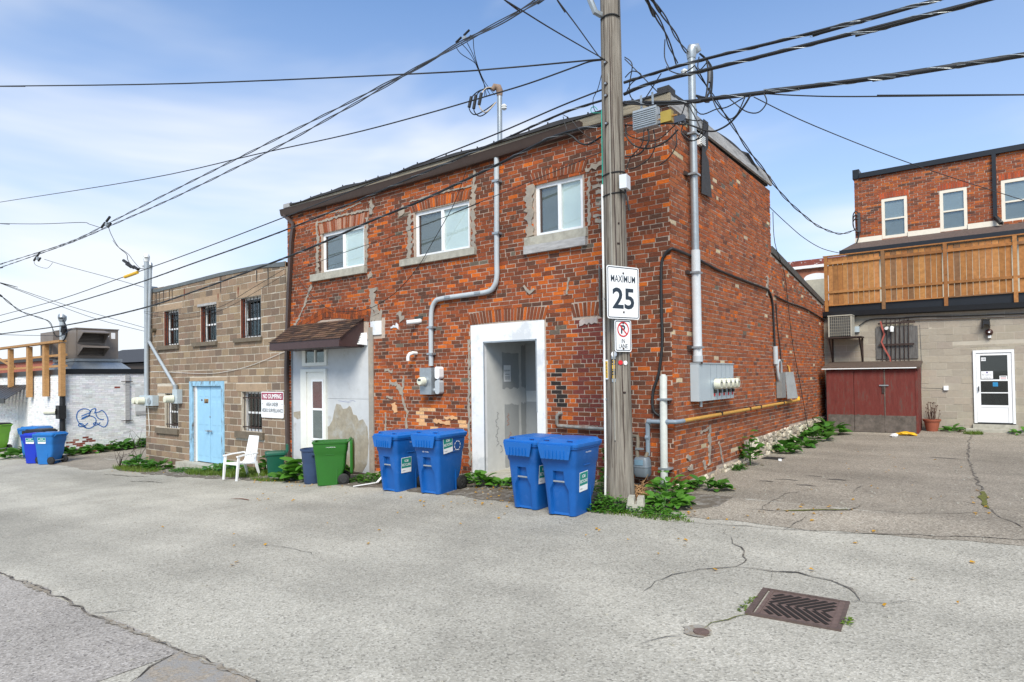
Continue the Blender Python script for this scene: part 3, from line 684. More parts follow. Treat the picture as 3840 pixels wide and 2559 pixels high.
S([(-9.17, 4.46), (-9.16, 5.0), (-9.14, 5.45)], .11); S([(-7.34, 4.46), (-7.33, 5.0), (-7.32, 5.55)], .09); S([(-9.18, 5.42), (-9.2, 5.75)], .08)
S([(-9.2, 5.72), (-8.3, 5.74), (-7.25, 5.72)], .05); S([(-8.9, 5.9), (-8.2, 5.86), (-7.5, 5.93)], .04); S([(-7.2, 5.6), (-7.1, 5.75), (-7.2, 5.9)], .12)
S([(-5.93, 4.44), (-5.93, 5.0), (-5.9, 5.4)], .13); S([(-4.12, 4.43), (-4.11, 5.0), (-4.09, 5.65)], .10); S([(-6.1, 5.42), (-6.2, 5.55)], .22); S([(-4.09, 5.6), (-4.06, 5.95)], .07); S([(-5.9, 5.66), (-4.8, 5.68), (-4.1, 5.66)], .035)
S([(-2.73, 4.45), (-2.76, 4.8), (-2.72, 5.4)], .14); S([(-1.52, 5.42), (-1.3, 5.47), (-1.1, 5.48)], .09); S([(-1.47, 4.45), (-1.46, 5.3)], .05)
for q in range(9): S([(-1.42+rnd(0, .1), 4.5+q*.1), (-1.2+rnd(0, .12), 4.5+q*.1+rnd(-.02, .02))], rnd(.03, .07), d=.013)
S([(-9.42, 4.2), (-9.6, 3.95), (-9.75, 3.7), (-9.95, 3.45), (-10.15, 3.2)], .07); S([(-7.3, 4.2), (-7.15, 4.24)], .1)
S([(-7.12, 3.9), (-7.1, 3.55), (-7.02, 3.3)], .17); S([(-7.2, 3.3), (-6.85, 3.22)], .28); S([(-6.3, 3.3), (-6.2, 3.1)], .16); S([(-6.55, 2.98), (-6.3, 3.0)], .10, mat=m_whitebd)
S([(-6.75, 2.05), (-6.5, 2.0)], .08); S([(-6.6, 1.75), (-6.35, 1.72), (-6.2, 1.5)], .10); S([(-6.72, 1.45), (-6.5, 1.42)], .05); S([(-6.15, 1.9), (-6.2, 1.4), (-6.05, 1.1), (-6.1, .6)], .05); S([(-6.75, 1.1), (-6.74, .4)], .04)
S([(-6.5, 1.3), (-6.42, 1.1)], .15, mat=M('peach_paint', s2l(206, 160, 118), .9, var=.12)); S([(-5.25, .95), (-4.8, .93)], .07, mat=bpy.data.materials['peach_paint']); S([(-4.95, 1.03), (-4.6, 1.04)], .06, mat=bpy.data.materials['peach_paint'])
S([(-4.27, .1), (-4.28, 1.4), (-4.26, 2.6)], .05); S([(-1.22, .4), (-1.21, 1.6), (-1.22, 2.2)], .05); S([(-1.7, 2.8), (-1.35, 2.8)], .10, mat=M('pale_smear', (.42, .36, .33), .95, var=.2))
S([(-2.9, 3.55), (-2.75, 3.4), (-2.65, 3.45)], .05); S([(-1.9, 3.6), (-1.95, 3.3)], .03); S([(-10.0, 3.0), (-10.25, 2.85)], .1)
R_ = lambda path, w: smear(pR, path, w, BB)
R_([(1.55, .95), (1.5, .6), (1.5, .25)], .09); R_([(1.1, .85), (1.55, .9)], .04); R_([(.45, .5), (.62, .45)], .07); R_([(.5, .3), (.7, .32)], .07); R_([(1.2, .35), (1.3, .2)], .1); R_([(2.0, .6), (2.2, .2)], .05)
R_([(5.35, 3.6), (5.45, 4.05)], .13)
# fascia, gutter, downspout, roof edge
gs = lambda x: 6.205-.055*math.sin(math.pi*(x+10.55)/9)
mb = MB(); xs = frange(-10.55, -1.55, .45)
prof = [(-.0, -.02), (-.12, -.02), (-.15, .03), (-.165, .12), (-.18, .14), (-.165, .15), (-.02, .15)]
mb.loft([[(x, p, gs(x)-.10+q) for p, q in prof] for x in xs], True); mb.build('gutter', m_gutter, BB, smooth=30)
MB().box((-10.5, -.03, 6.2), (-1.7, .0, 6.335)).build('fascia_board', m_oldwood, BB)
MB().box((-1.69, -.05, 6.17), (.05, .0, 6.33)).build('fascia_board', m_oldwood, BB)
mb = MB(); mb.box((-10.52, -.08, 6.30), (-10.25, .2, 6.40)); mb.build('eave_return', m_greywood, BB)
mb = MB(); xs = frange(-10.5, .02, .25)
top = lambda x: 6.385+.02*math.sin(x*2.1)+.012*math.sin(x*5.3)
mb.loft([[(x, -.07, 6.337), (x, -.07, top(x)), (x, 1.2, top(x)+.1), (x, 1.2, 6.337)] for x in xs]); mb.build('roof_edge', m_tar, BB)
for x in frange(-10.2, -.6, .42): MB().bar((x, -.06, top(x)-.01), (x, -.06, top(x)+.03), .02).build('roof_clip', m_tar, BB)
MB().box((-10.42, .2, 6.2), (-.03, YS-.02, 6.32)).build('roof', m_tar, BB)
mb = MB(); mb.add([(-10.4, YS, 4.5), (-.02, YS, 4.5), (-.02, 11.4, 3.75), (-10.4, 11.4, 3.75)], [(0, 1, 2, 3)]); mb.build('rear_roof', m_tar, BB)
# yard-side parapet boards
pt = lambda y: lerp(6.22, 6.24, y/5.8); 
mb = MB(); mb.add([(.05, -.02, 6.12), (.05, YS+.05, 6.21), (.05, YS+.05, 6.33), (.05, -.02, 6.24), (0, -.02, 6.12), (0, YS+.05, 6.21), (0, YS+.05, 6.33), (0, -.02, 6.24)], [(0, 1, 2, 3), (5, 4, 7, 6), (0, 4, 5, 1), (1, 5, 6, 2), (2, 6, 7, 3), (3, 7, 4, 0)]); mb.build('parapet_board', m_greywood, BB)
mb = MB(); mb.add([(.03, -.02, 6.243), (.03, YS+.05, 6.333), (.03, YS+.05, 6.43), (.03, -.02, 6.34), (-.15, -.02, 6.243), (-.15, YS+.05, 6.333), (-.15, YS+.05, 6.43), (-.15, -.02, 6.34)], [(0, 1, 2, 3), (5, 4, 7, 6), (0, 4, 5, 1), (1, 5, 6, 2), (2, 6, 7, 3), (3, 7, 4, 0)]); mb.build('parapet_cap', m_greywood, BB)
MB().box((-.16, -.06, 6.34), (.04, .2, 6.45)).build('parapet_end', m_tar, BB)
mb = MB(); ys = frange(2.0, 4.7, .18)
mb.loft([[(.07 if y > 3.9 else -.02, y, 6.40+.1*math.sin((y-2)*1.16)-(.13*max(0, y-3.9))), (-.1, y, 6.44+.09*math.sin((y-2)*1.16)), (-.14, y, 6.36), (.0, y, 6.35-(.2*max(0, y-4.0)))] for y in ys]); mb.build('loose_felt', m_tar, BB)
mb = MB(); mb.add([(.075, 1.36, 6.35), (.075, 1.6, 6.36), (.07, 1.58, 5.9), (.06, 1.46, 5.78), (.06, 1.62, 5.68), (.07, 1.73, 5.03), (.07, 1.21, 5.0), (.06, 1.3, 5.75)], [tuple(range(8))]); 
mb.add([(v[0]-.006, v[1], v[2]) for v in mb.v], [tuple(range(8))[::-1]]); mb.build('hanging_felt', m_tar, BB)
mb = MB(); mb.add([(.04, YS, 4.64), (.04, 11.4, 3.88), (.04, 11.4, 4.02), (.04, YS, 4.80), (-.25, YS, 4.64), (-.25, 11.4, 3.88), (-.25, 11.4, 4.02), (-.25, YS, 4.80)], [(0, 1, 2, 3), (5, 4, 7, 6), (0, 4, 5, 1), (1, 5, 6, 2), (2, 6, 7, 3), (3, 7, 4, 0)]); mb.build('rear_parapet_flashing', M('dull_flashing', (.075, .08, .078), .6, .2, var=.2, scale=3), BB)
mb = MB(); mb.box((.0, 1.2, 5.86), (.06, 1.44, 6.05))
for i in range(5): mb.box((.06, 1.22, 5.88+i*.033), (.085, 1.42, 5.895+i*.033))
mb.build('wall_vent', m_pvcw, BB)
MB().tube([(-10.44, -.1, 6.2), (-10.42, -.1, 6.08), (-10.12, -.06, 5.85), (-10.12, -.06, 5.7)], .048, 8).build('downspout_elbow', m_gutter, BB, smooth=40)
mb = MB(); pts = [(-10.12, 5.72), (-10.2, 5.4), (-10.32, 4.2), (-10.4, 3.2), (-10.46, 2.0), (-10.44, .6), (-10.42, -.3)]
for a, b in zip(pts, pts[1:]): mb.bar((a[0], -.06, a[1]), (b[0], -.06, b[1]), .10, .075)
mb.build('downspout', m_gutter, BB)
# rendered panel bay with the unit door
MB().box((-10.33, .02, -.55), (-8.87, .1, 2.74)).build('panel_wall', m_plwhite, BB)
MB().box((-8.868, .018, -.32), (-7.29, .1, 1.38)).build('panel_wall', m_plwhite, BB); MB().box((-8.868, .018, 1.386), (-7.29, .1, 2.74)).build('panel_wall', m_plwhite, BB)
MB().box((-10.33, -.004, -.50), (-10.29, .1, 2.7)).build('panel_trim', m_galv, BB)
MB().box((-7.285, -.035, -.33), (-7.13, .15, 3.02)).build('panel_pilaster', m_cement, BB)
MB().box((-7.21, -.03, 2.84), (-6.85, .03, 3.15)).build('panel_capital', m_whitebd, BB)
MB().box((-8.87, -.06, -.40), (-7.2, .1, -.325)).build('threshold_board', m_gutter, BB)
pl = [(-8.86, -.31), (-7.6, -.31), (-7.42, -.1), (-7.36, .4), (-7.4, .75), (-7.55, .92), (-7.7, .88), (-7.78, 1.0), (-7.9, 1.02), (-7.97, 1.18), (-8.04, 1.22), (-8.12, 1.16), (-8.28, 1.14), (-8.36, 1.24), (-8.52, 1.26), (-8.6, 1.1), (-8.68, .86), (-8.8, .72), (-8.86, .7)]
MB().prism([(u, z) for u, z in pl], frame((0, .018, 0)), 0, .006).build('bare_render_patch', m_plbrown, BB)
pl = [(-10.28, 1.02), (-9.95, 1.06), (-9.95, .88), (-10.1, .84), (-10.26, .9)]; MB().prism(pl, frame((0, .02, 0)), 0, .004).build('bare_render_patch', m_plbrown, BB)
# unit door
dr = MB().box((-9.66, -.005, -.44), (-8.94, .05, 2.03)).build('door', m_cream, BB)
for a, b, c, d in ((-9.9, -9.665, -.5, 2.11), (-8.935, -8.872, -.5, 2.11), (-9.664, -8.936, 2.035, 2.11)): MB().box((a, -.035, c), (b, .06, d)).build('door_frame', m_cream, BB)
for a, b, c, d in ((-9.47, -8.98, 1.80, 1.85), (-9.47, -8.98, .34, .40), (-9.47, -9.42, .40, 1.80), (-9.03, -8.98, .40, 1.80), (-9.42, -9.03, 1.09, 1.14)): MB().box((a, -.022, c), (b, -.006, d)).build('light_frame', m_white, dr)
m_redbl = M('dull_red_blind', (.14, .03, .03), .7, var=.3, scale=3)
MB().box((-9.418, -.008, 1.142), (-9.032, -.0055, 1.798)).build('blind', m_redbl, dr); MB().box((-9.418, -.008, .402), (-9.032, -.0055, 1.088)).build('blind', m_gblind, dr)
MB().box((-9.418, -.014, .402), (-9.032, -.012, 1.798)).build('pane', m_glass, dr)
for a, b in ((-9.48, -9.27), (-9.17, -8.98)): MB().box((a, -.012, -.30), (b, -.006, .03)).build('panel', m_cream, dr)
mb = MB().box((-9.3, -.010, .16), (-8.98, -.0065, .29)); pl_ = mb.build('number_plate', M('gold_foil', (.38, .22, .07), .5, var=.2), dr)
text('149', frame((-9.22, -.011, .225)), .14, .10, m_ink, dr, bold=.02); text('UNIT', frame((-9.09, -.011, .25)), .1, .05, m_ink, dr, bold=.02); text('4', frame((-9.0, -.011, .21)), .05, .1, m_ink, dr, bold=.02)
tr = MB()
for a, b, c, d in ((-9.83, -8.84, 2.19, 2.27), (-9.83, -8.84, 2.6, 2.68), (-9.83, -9.7, 2.27, 2.6), (-8.93, -8.84, 2.27, 2.6), (-9.33, -9.28, 2.27, 2.6)): tr.box((a, -.03, c), (b, .05, d))
tw = tr.build('transom_window', m_cream, BB)
for a, b in ((-9.7, -9.33), (-9.28, -8.93)):
    MB().box((a, .02, 2.27), (b, .03, 2.6)).build('blind', M('transom_dim', (.20, .22, .19), .7, var=.2, scale=2), tw); MB().box((a, -.004, 2.27), (b, 0, 2.6)).build('pane', m_glass, tw)
mb = MB(); [mb.add(*ribbon([(-8.45+i*.09+rnd(-.02, .02), 1.32+rnd(-.03, .03)) for i in range(8)], .006, frame((0, .018, 0)), .002)) for _ in range(2)]; mb.build('scribble', M('faded_marker', (.28, .30, .45), .8), BB)
# bathroom vent beside the canopy
vt = MB(); O = V(-7.52, 0, 2.62); vt.loft([[O+V(-.16, .0, 0), O+V(.16, .0, 0), O+V(.16, 0, .29), O+V(-.16, 0, .29)], [O+V(-.16, -.2, .02), O+V(.13, -.2, .02), O+V(.10, -.08, .28), O+V(-.12, -.08, .28)]]); vo = vt.build('exhaust_vent', m_white, BB)
for i in range(6): MB().bar(O+V(-.11, -.187+.02*i, .07+.036*i), O+V(.10, -.187+.02*i, .07+.036*i), .018, .008).build('louvre', m_hvacd, vo)
# shingled canopy over the unit door
cv = MB(); a0, a1 = (-10.2, -7.47); dp = .68
zb, zf = 3.25, 2.765
cv.add([(a0-.02, 0, zb), (a1, 0, zb), (a1+.02, -dp, zf), (a0-.02, -dp, zf), (a0-.02, 0, zb-.05), (a1, 0, zb-.05), (a1+.02, -dp, zf-.04), (a0-.02, -dp, zf-.04)], [(0, 3, 2, 1), (4, 5, 6, 7), (0, 1, 5, 4), (1, 2, 6, 5), (2, 3, 7, 6), (3, 0, 4, 7)])
cn = cv.build('canopy', m_fascia, BB, label='small brown shingled canopy over the white unit door')
mb = MB()
for x in (a0, a1-.03): mb.add([(x, 0, zb-.05), (x, -dp, zf-.045), (x, -dp, zf-.18), (x, 0, zf-.18), (x+.03, 0, zb-.05), (x+.03, -dp, zf-.045), (x+.03, -dp, zf-.18), (x+.03, 0, zf-.18)], [(0, 1, 2, 3), (4, 7, 6, 5), (0, 4, 5, 1), (1, 5, 6, 2), (2, 6, 7, 3), (3, 7, 4, 0)])
mb.box((a0, -dp-.02, zf-.185), (a1, -dp, zf-.04)); mb.build('canopy_fascia', m_fascia, cn)
MB().box((a0+.04, -dp+.02, zf-.19), (a1-.04, -.02, zf-.175)).build('canopy_soffit', m_fascia, cn)
rows = 9
for r in range(rows):
    t0, t1 = r/rows, (r+1)/rows; x = a0-.06-rnd(0, .15)
    while x < a1+.05:
        w = rnd(.13, .34); xa, xb = max(x, a0-.04), min(x+w, a1+.04); x += w+.006
        if xb-xa < .03: continue
        h0 = .006+rnd(0, .005); y0, y1 = -dp*(1-t0)-.02, -dp*(1-t1)+.01; z0_, z1_ = lerp(zf, zb, t0)+h0+.006, lerp(zf, zb, t1)+.006
        c = pick([(3, s2l(92, 70, 57)), (3, s2l(78, 60, 51)), (2, s2l(64, 51, 46)), (1, s2l(104, 80, 64))])
        MB().add([(xa, y0, z0_), (xb, y0, z0_), (xb, y1, z1_), (xa, y1, z1_), (xa, y0, z0_-.012), (xb, y0, z0_-.012)], [(0, 1, 2, 3), (0, 4, 5, 1)], c).build('shingle', m_shingle, cn)
# recessed entrance with white board surround
for a, b, c, d in ((-4.205, -3.875, -.03, 2.88), (-2.625, -2.445, -.03, 2.88), (-3.874, -2.626, 2.535, 2.88)):
    MB().box((a, -.02, c), (b, .06, d)).build('door_surround', m_whitebd, BB)
for a, b, c, d in ((-3.885, -3.865, 0, 2.53), (-2.635, -2.612, 1.2, 2.53), (-3.885, -2.612, 2.515, 2.545)): MB().box((a, -.03, c), (b, -.019, d)).build('corner_bead', m_galv, BB)
RC = [(-3.875, .06), (-3.875, 1.35), (-2.5, 1.35), (-2.5, .06)]
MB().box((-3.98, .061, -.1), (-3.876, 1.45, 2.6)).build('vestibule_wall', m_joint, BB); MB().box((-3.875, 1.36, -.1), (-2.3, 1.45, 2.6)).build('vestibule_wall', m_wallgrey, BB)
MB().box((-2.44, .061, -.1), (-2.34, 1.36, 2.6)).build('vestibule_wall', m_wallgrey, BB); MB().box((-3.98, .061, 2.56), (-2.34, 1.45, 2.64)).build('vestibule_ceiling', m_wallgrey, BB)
MB().box((-3.98, .061, -.12), (-2.34, 1.45, -.02)).build('vestibule_floor', m_conc, BB)
jb = lambda y0, y1, z0, z1: MB().box((-3.8755, y0, z0), (-3.872, y1, z1))
for (y0, y1, z0, z1) in ((.55, 1.12, 1.62, 2.35), (.62, 1.1, .02, 1.28), (1.2, 1.36, 1.62, 2.5), (1.18, 1.36, .02, 1.3)):
    n_ = 9; pts = [(lerp(y0, y1, i/n_), z1+rnd(-.025, .025)) for i in range(n_+1)]+[(y1+rnd(-.01, .01), lerp(z1, z0, i/n_)) for i in range(1, n_)]+[(lerp(y1, y0, i/n_), z0+rnd(-.025, .025)) for i in range(n_+1)]+[(y0+rnd(-.01, .01), lerp(z0, z1, i/n_)) for i in range(1, n_)]
    vs = [(-3.8735, p, q) for p, q in pts]; MB().add(vs, [tuple(range(len(vs)))]).build('bare_drywall', m_wallgrey, BB)
for x0, x1, z0, z1 in ((-3.3, -3.2, .02, 2.5), (-3.86, -2.5, 1.32, 1.55), (-2.62, -2.5, .02, 2.5)): MB().box((x0, 1.356, z0), (x1, 1.359, z1)).build('joint_tape', m_joint, BB)
nb = MB().box((-3.8715, .60, 1.75), (-3.868, .83, 2.09)).build('paper_notice', m_sign, BB)
fr_n = frame((-3.868, .715, 1.92), (0, 1, 0)); text('BUILDING PERMIT', fr_n, .19, .03, m_ink, nb, y=.06); text('PRBD-2024-0476', fr_n, .15, .025, m_ink, nb, y=-.02)
for i in range(4): MB().box((-3.8678, .63, 1.80+i*.018), (-3.8675, .80, 1.806+i*.018)).build('print_line', m_ink, nb)
def scrib(pts, mat, fr, w, parent, name='scribble'): mb = MB(); mb.add(*ribbon(pts, w, fr, .004)); return mb.build(name, mat, parent)
frv = frame((-3.8735, 0, 0), (0, 1, 0))
scrib([(.36+.035*math.sin(i*1.9)+.03*math.sin(i*.7), 1.15-.03*i) for i in range(24)], m_scribA, frv, .007, BB); scrib([(.45, .48), (.5, .45), (.52, .36), (.46, .33)], m_scribA, frv, .008, BB)
scrib([(.72+.05*math.sin(i*2.1), 1.1-.03*i) for i in range(9)], m_scribO, frv, .012, BB); scrib([(.78+.05*math.sin(i*1.7), .72-.035*i) for i in range(10)], m_scribO, frv, .012, BB)
MB().box((-4.25, -.28, -.5), (-2.3, .06, -.03)).build('concrete_step', m_conc, BB)
# pvc outlets
for x, z, l in ((-5.72, 3.05, .28),): MB().tube([(x+.1, .02, z+.02), (x-.0, -.08, z), (x-.1, -.22, z-.02)], .05, 12).build('drain_pipe', m_pvcw, BB, smooth=40)
MB().tube([(-5.75, .02, 2.38), (-5.75, -.12, 2.385), (-5.79, -.18, 2.36), (-5.81, -.2, 2.3), (-5.81, -.2, 2.22)], .038, 12).build('drain_pipe', m_pvcw, BB, smooth=40)
MB().box((-5.8, -.012, 3.1), (-5.55, .01, 3.17)).build('brick_hole', m_room, BB)

# ------------------------------------------------------------------ the grey block building
KB = thing('block_building', 'tan cinder block building with barred windows beside the brick building', 'building', (-14.6, 4, -.7))
X0, X1 = -18.72, -10.56
KW = [(-17.4, -16.40, 3.01, 4.13), (-15.0, -14.07, 3.02, 4.12), (-12.75, -11.72, 3.03, 4.15), (-17.35, -16.45, .35, 1.46), (-12.72, -11.70, .44, 1.53)]
KD = (-15.69, -13.65, -.75, 1.84)
lint = [(-18.0, -16.17, 4.14, 4.34), (-15.38, -13.8, 4.13, 4.38), (-12.95, -11.69, 4.16, 4.40), (-17.86, -16.5, 1.47, 1.70), (-13.0, -11.47, 1.54, 1.76), (-15.67, -13.5, 1.845, 1.96)]
sills = [(-17.79, -16.33, 2.88, 3.008), (-15.43, -14.0, 2.9, 3.018), (-13.05, -11.65, 2.92, 3.03), (-17.92, -16.38, .17, .345), (-12.99, -11.58, .25, .435)]
kh = KW+[KD]; mb = MB(); slab(mb, pF, X0, X1, -1.4, 4.93, kh, .3); mb.build('front_wall', m_bmortar, KB)
MB().box((X0, .31, -1.4), (X0+.3, 9, 4.9)).box((X0+.31, 8.7, -1.4), (X1, 9, 4.9)).build('back_wall', m_bmortar, KB)
MB().box((X0+.02, .31, 4.6), (X1-.02, 8.9, 4.75)).build('roof', m_tar, KB)
BK = [(4, s2l(140, 120, 100)), (4, s2l(131, 112, 94)), (2, s2l(122, 105, 89)), (1.2, s2l(148, 127, 104)), (.5, s2l(110, 96, 84))]
kbh = [(a-.01, b+.01, c, d) for a, b, c, d in kh+lint+sills]
kpool = []
kcol = lambda u, z, w: pick(BK) if z > -.2 or random.random() > .3 else vary(s2l(108, 94, 82))
lay(courses(X0, X1, -1.0, 4.92, .1985, .385, kbh, jl=.024, jh=.024, zlo=lambda u: g(u, 0)-.12), pF, kcol, KB, m_block, pool=kpool, depth=.006, rough=.005)
finish(kpool, KB, m_block, 300, 'block', 'blockwork')
for a, b, c, d in lint: MB().box((a+.008, -.012, c+.006), (b-.008, .2, d-.006)).build('lintel', M('cast_lintel', s2l(158, 136, 112), .9, var=.18, scale=6, bump=.3, col2=s2l(100, 86, 74), f2=(.55, .75)) if 'cast_lintel' not in bpy.data.materials else bpy.data.materials['cast_lintel'], KB)
for a, b, c, d in sills: MB().box((a, -.075, c), (b, .2, d)).build('window_sill', M('dark_sill', s2l(104, 94, 80), .95, var=.25, scale=8, bump=.4) if 'dark_sill' not in bpy.data.materials else bpy.data.materials['dark_sill'], KB)
m_auto = M('autumn_reflection', (.06, .05, .03), .6, var=.9, scale=6, col2=(.22, .14, .05), f2=(.5, .62), sc2=9)  # mirrored autumn foliage painted as colour on the panel behind the upper panes
for i, (a, b, c, d) in enumerate(KW):
    w = window(KB, a+.02, b, c, d, pF, rec=.13, fwid=.05, split='h', dark=m_gblind, light=m_auto if i < 3 else m_gblind, glass=m_glassd, name='window', mid=.47)
    upper = i < 3; y = -.02 if upper else -.015
    n = 6
    for j in range(n):
        x = lerp(a+.10, b-.05, j/(n-1)); MB().tube([(x, .03, c+.01), (x+rnd(-.015, .015), .02, lerp(c, d, .3)), (x, .03, d-.01)], .013, 6).build('bar', m_barblk if upper else m_iron, w)
    for z in ((c+.12, d-.16) if not upper else (c+.06, d-.12)): MB().bar((a+(-.05 if not upper else .05), .045, z), (b, .045, z), .028 if not upper else .02).build('cross_bar', m_iron if not upper else m_barblk, w)
    if upper: MB().box((a-.0, .01, c), (a+.018, .12, d)).build('rusty_jamb', M('rust_red_jamb', (.16, .035, .015), .85, var=.5, scale=9) if 'rust_red_jamb' not in bpy.data.materials else bpy.data.materials['rust_red_jamb'], w)
MB().box((-15.15, -.03, 4.10), (-14.04, .1, 4.17)).build('window_flashing', m_greywood, KB)
# parapet flashing, dipping in the middle
mb = MB(); xs = frange(X0, X1, .3); kt = lambda x: float(np.interp(x, [-18.7, -18.05, -13.8, -11.6, -10.5], [5.10, 4.90, 5.0, 4.99, 4.92])); kb_ = lambda x: float(np.interp(x, [-18.7, -18.05, -13.8, -11.6, -10.5], [4.95, 4.80, 4.90, 4.89, 4.80]))
mb.loft([[(x, -.025, kb_(x)), (x, -.03, kt(x)), (x, .35, kt(x)), (x, .35, kb_(x))] for x in xs]); mb.build('parapet_flashing', M('grey_membrane', (.11, .125, .13), .6, var=.15, scale=4), KB)
for x, z0, z1 in ((-18.0, 4.3, 4.8), (-17.9, 4.2, 4.8), (-17.7, 4.35, 4.8), (-17.4, 4.4, 4.82), (-13.8, 4.4, 4.9), (-11.35, 4.35, 4.85), (-11.9, 4.5, 4.85), (-17.0, 4.45, 4.8), (-16.8, 4.4, 4.8)):
    mb = MB(); mb.add(*ribbon([(x+rnd(-.01, .01), lerp(z0, z1, i/6)) for i in range(7)], [.015, .03, .03, .04, .04, .05, .05], frame((0, 0, 0)), .012)); mb.build('tar_streak', M('tar_run', (.035, .03, .027), .8) if 'tar_run' not in bpy.data.materials else bpy.data.materials['tar_run'], KB)
for x, z0, z1 in ((-16.0, 4.4, 4.75), (-12.85, 4.2, 4.5), (-13.95, 4.2, 4.4)):
    mb = MB(); mb.add(*ribbon([(x, lerp(z0, z1, i/5)) for i in range(6)], [.015, .03, .05, .06, .05, .04], frame((0, 0, 0)), .014)); mb.build('rust_streak', bpy.data.materials['rust_red_jamb'], KB)
# blue double door
for a, b, c, d in ((-15.69, -15.50, -.62, 1.84), (-13.8, -13.65, -.6, 1.84), (-15.49, -13.81, 1.70, 1.84)): MB().box((a, -.025, c), (b, .16, d)).build('door_frame', m_bluejamb, KB)
MB().box((-15.495, .02, -.6), (-15.37, .1, 1.70)).build('door_jamb', m_greywood, KB); MB().box((-15.37, .015, -.6), (-15.33, .06, 1.69)).build('door_jamb', m_white, KB)
for k, (a, b) in enumerate(((-15.325, -14.55), (-14.53, -13.805))):
    lf = MB().box((a, .05, -.58), (b, .09, 1.69)).build('door', m_bluedoor, KB)
    w = b-a
    for (z0, z1) in ((1.36, 1.58), (.52, 1.24), (-.42, .32)):
        for (p, q) in ((.12, .44), (.56, .88)):
            x0, x1 = a+w*p, a+w*q; mb = MB()
            ring_face(mb, [(x0, z0), (x1, z0), (x1, z1), (x0, z1)], [(x0+.03, z0+.03), (x1-.03, z0+.03), (x1-.03, z1-.03), (x0+.03, z1-.03)], frame((0, .05, 0)), .001)
            mb.v = [(v[0], .044 if i >= 4 else .049, v[2]) for i, v in enumerate(mb.v)]; mb.add([(x0+.03, .044, z0+.03), (x1-.03, .044, z0+.03), (x1-.03, .044, z1-.03), (x0+.03, .044, z1-.03)], [(0, 1, 2, 3)]); mb.build('panel', m_bluedoor, lf)
    hx = b-.06 if k == 0 else a+.06
    mb = MB(); mb.cyl((hx, .05, .36), (hx, -.02, .36), .03, 10); mb.bar((hx, -.015, .36), (hx+(-.12 if k == 0 else .12), -.015, .36), .025); mb.build('handle', m_galv, lf)
MB().box((-14.9, .044, 1.18), (-14.66, .0495, 1.31)).build('number_plate', bpy.data.materials['gold_foil'], KB); text('145', frame((-14.78, .043, 1.245)), .2, .1, m_ink, KB, bold=.02)
MB().cyl((-15.05, .05, 1.27), (-15.05, .043, 1.27), .035, 12).build('door_sticker', M('dark_sticker', (.05, .03, .08), .6), KB); MB().cyl((-14.56, .05, .78), (-14.56, .035, .78), .022, 10).build('deadbolt', m_galv, KB)
MB().box((-16.0, -.3, -1.1), (-13.55, .1, -.61)).build('concrete_step', m_conc, KB)
MB().cyl((-17.98, 0, 3.55), (-17.98, -.14, 3.53), .07, 12).build('vent_cap', M('brass_cap', (.10, .08, .05), .6, .3), KB)

# ------------------------------------------------------------------ the whitewashed building on the left
WB = thing('white_brick_building', 'low whitewashed brick building with blue graffiti at the far left', 'building', (-30, 4, -1.1))
XW, YW = -25.6, -.15
pWR = lambda u, z, d: (XW+d, u, z); pWF = lambda u, z, d: (u, YW-d, z)
MB().box((-40, YW, -1.6), (XW-.3, YW+.3, 2.2)).build('front_wall', m_wmortar, WB); MB().box((XW-.299, YW, -1.6), (XW, 9, 2.2)).build('side_wall', m_wmortar, WB); MB().box((-40, YW+.31, 1.9), (XW-.3, 9, 2.1)).build('roof', m_tar, WB)
WP = [(7, (.75, .75, .745)), (3, (.70, .70, .695)), (.5, (.60, .59, .58))]
def wcol(u, z, w):
    edge = z < -.35+.5*nz(u, z, 1.2, 2) and u < 1.5
    if edge and random.random() < .45: return pick([(2, s2l(140, 78, 66)), (1, s2l(160, 120, 108)), (1, s2l(120, 62, 52))])
    if 1.3 < z < 2.0 and u > .1 and random.random() < .02: return vary(s2l(140, 60, 45))
    return pick(WP)
wp = []
lay(courses(YW, 9, -1.3, 2.19, .078, .235, [(2.43, 3.0, .5, 1.62)], zlo=lambda u: g(XW, u)-.1), pWR, wcol, WB, m_wbrick, pool=wp, depth=.004)
lay(courses(-36, XW, -1.4, 2.19, .078, .235, [(-31.5, -30.2, -1.5, 1.0)], zlo=lambda u: g(u, YW)-.1), pWF, lambda u, z, w: pick(WP), WB, m_wbrick, pool=wp, depth=.004)
finish(wp, WB, m_wbrick, 300, 'brick', 'brickwork')
mb = MB().box((XW-.02, YW-.05, 2.2), (XW+.05, 9, 2.41)); mb.add([(-40, YW-.05, 2.12), (XW-.021, YW-.05, 2.2), (XW-.021, YW-.05, 2.41), (-40, YW-.05, 2.32), (-40, YW+.3, 2.12), (XW-.021, YW+.3, 2.2), (XW-.021, YW+.3, 2.41), (-40, YW+.3, 2.32)], [(0, 1, 2, 3), (5, 4, 7, 6), (0, 4, 5, 1), (1, 5, 6, 2), (2, 6, 7, 3), (3, 7, 4, 0)])
mb.build('roof_edge', m_blkmetal, WB)
MB().box((-31.45, YW+.02, -1.4), (-30.23, YW+.04, .98)).build('door', M('black_door', (.022, .022, .024), .5), WB)
MB().box((XW-.02, 2.43, .58), (XW+.008, 2.9, 1.6)).build('bricked_window', m_wbrick if 0 else M('white_infill', (.55, .56, .55), .9, var=.12, bump=.4), WB); MB().box((XW, 2.44, .42), (XW+.05, 2.95, .56)).build('window_sill', m_greywood, WB)
mb = MB().box((XW+.012, 2.03, .12), (XW+.07, 2.19, 2.16)); mb.build('tie_post', m_greywood, WB)
for z in (.2, 1.88): MB().bar((XW+.09, 1.85, z), (XW+.09, 2.3, z+rnd(-.02, .02)), .03).build('tie_bar', m_iron, WB)
mb = MB(); nS = 9
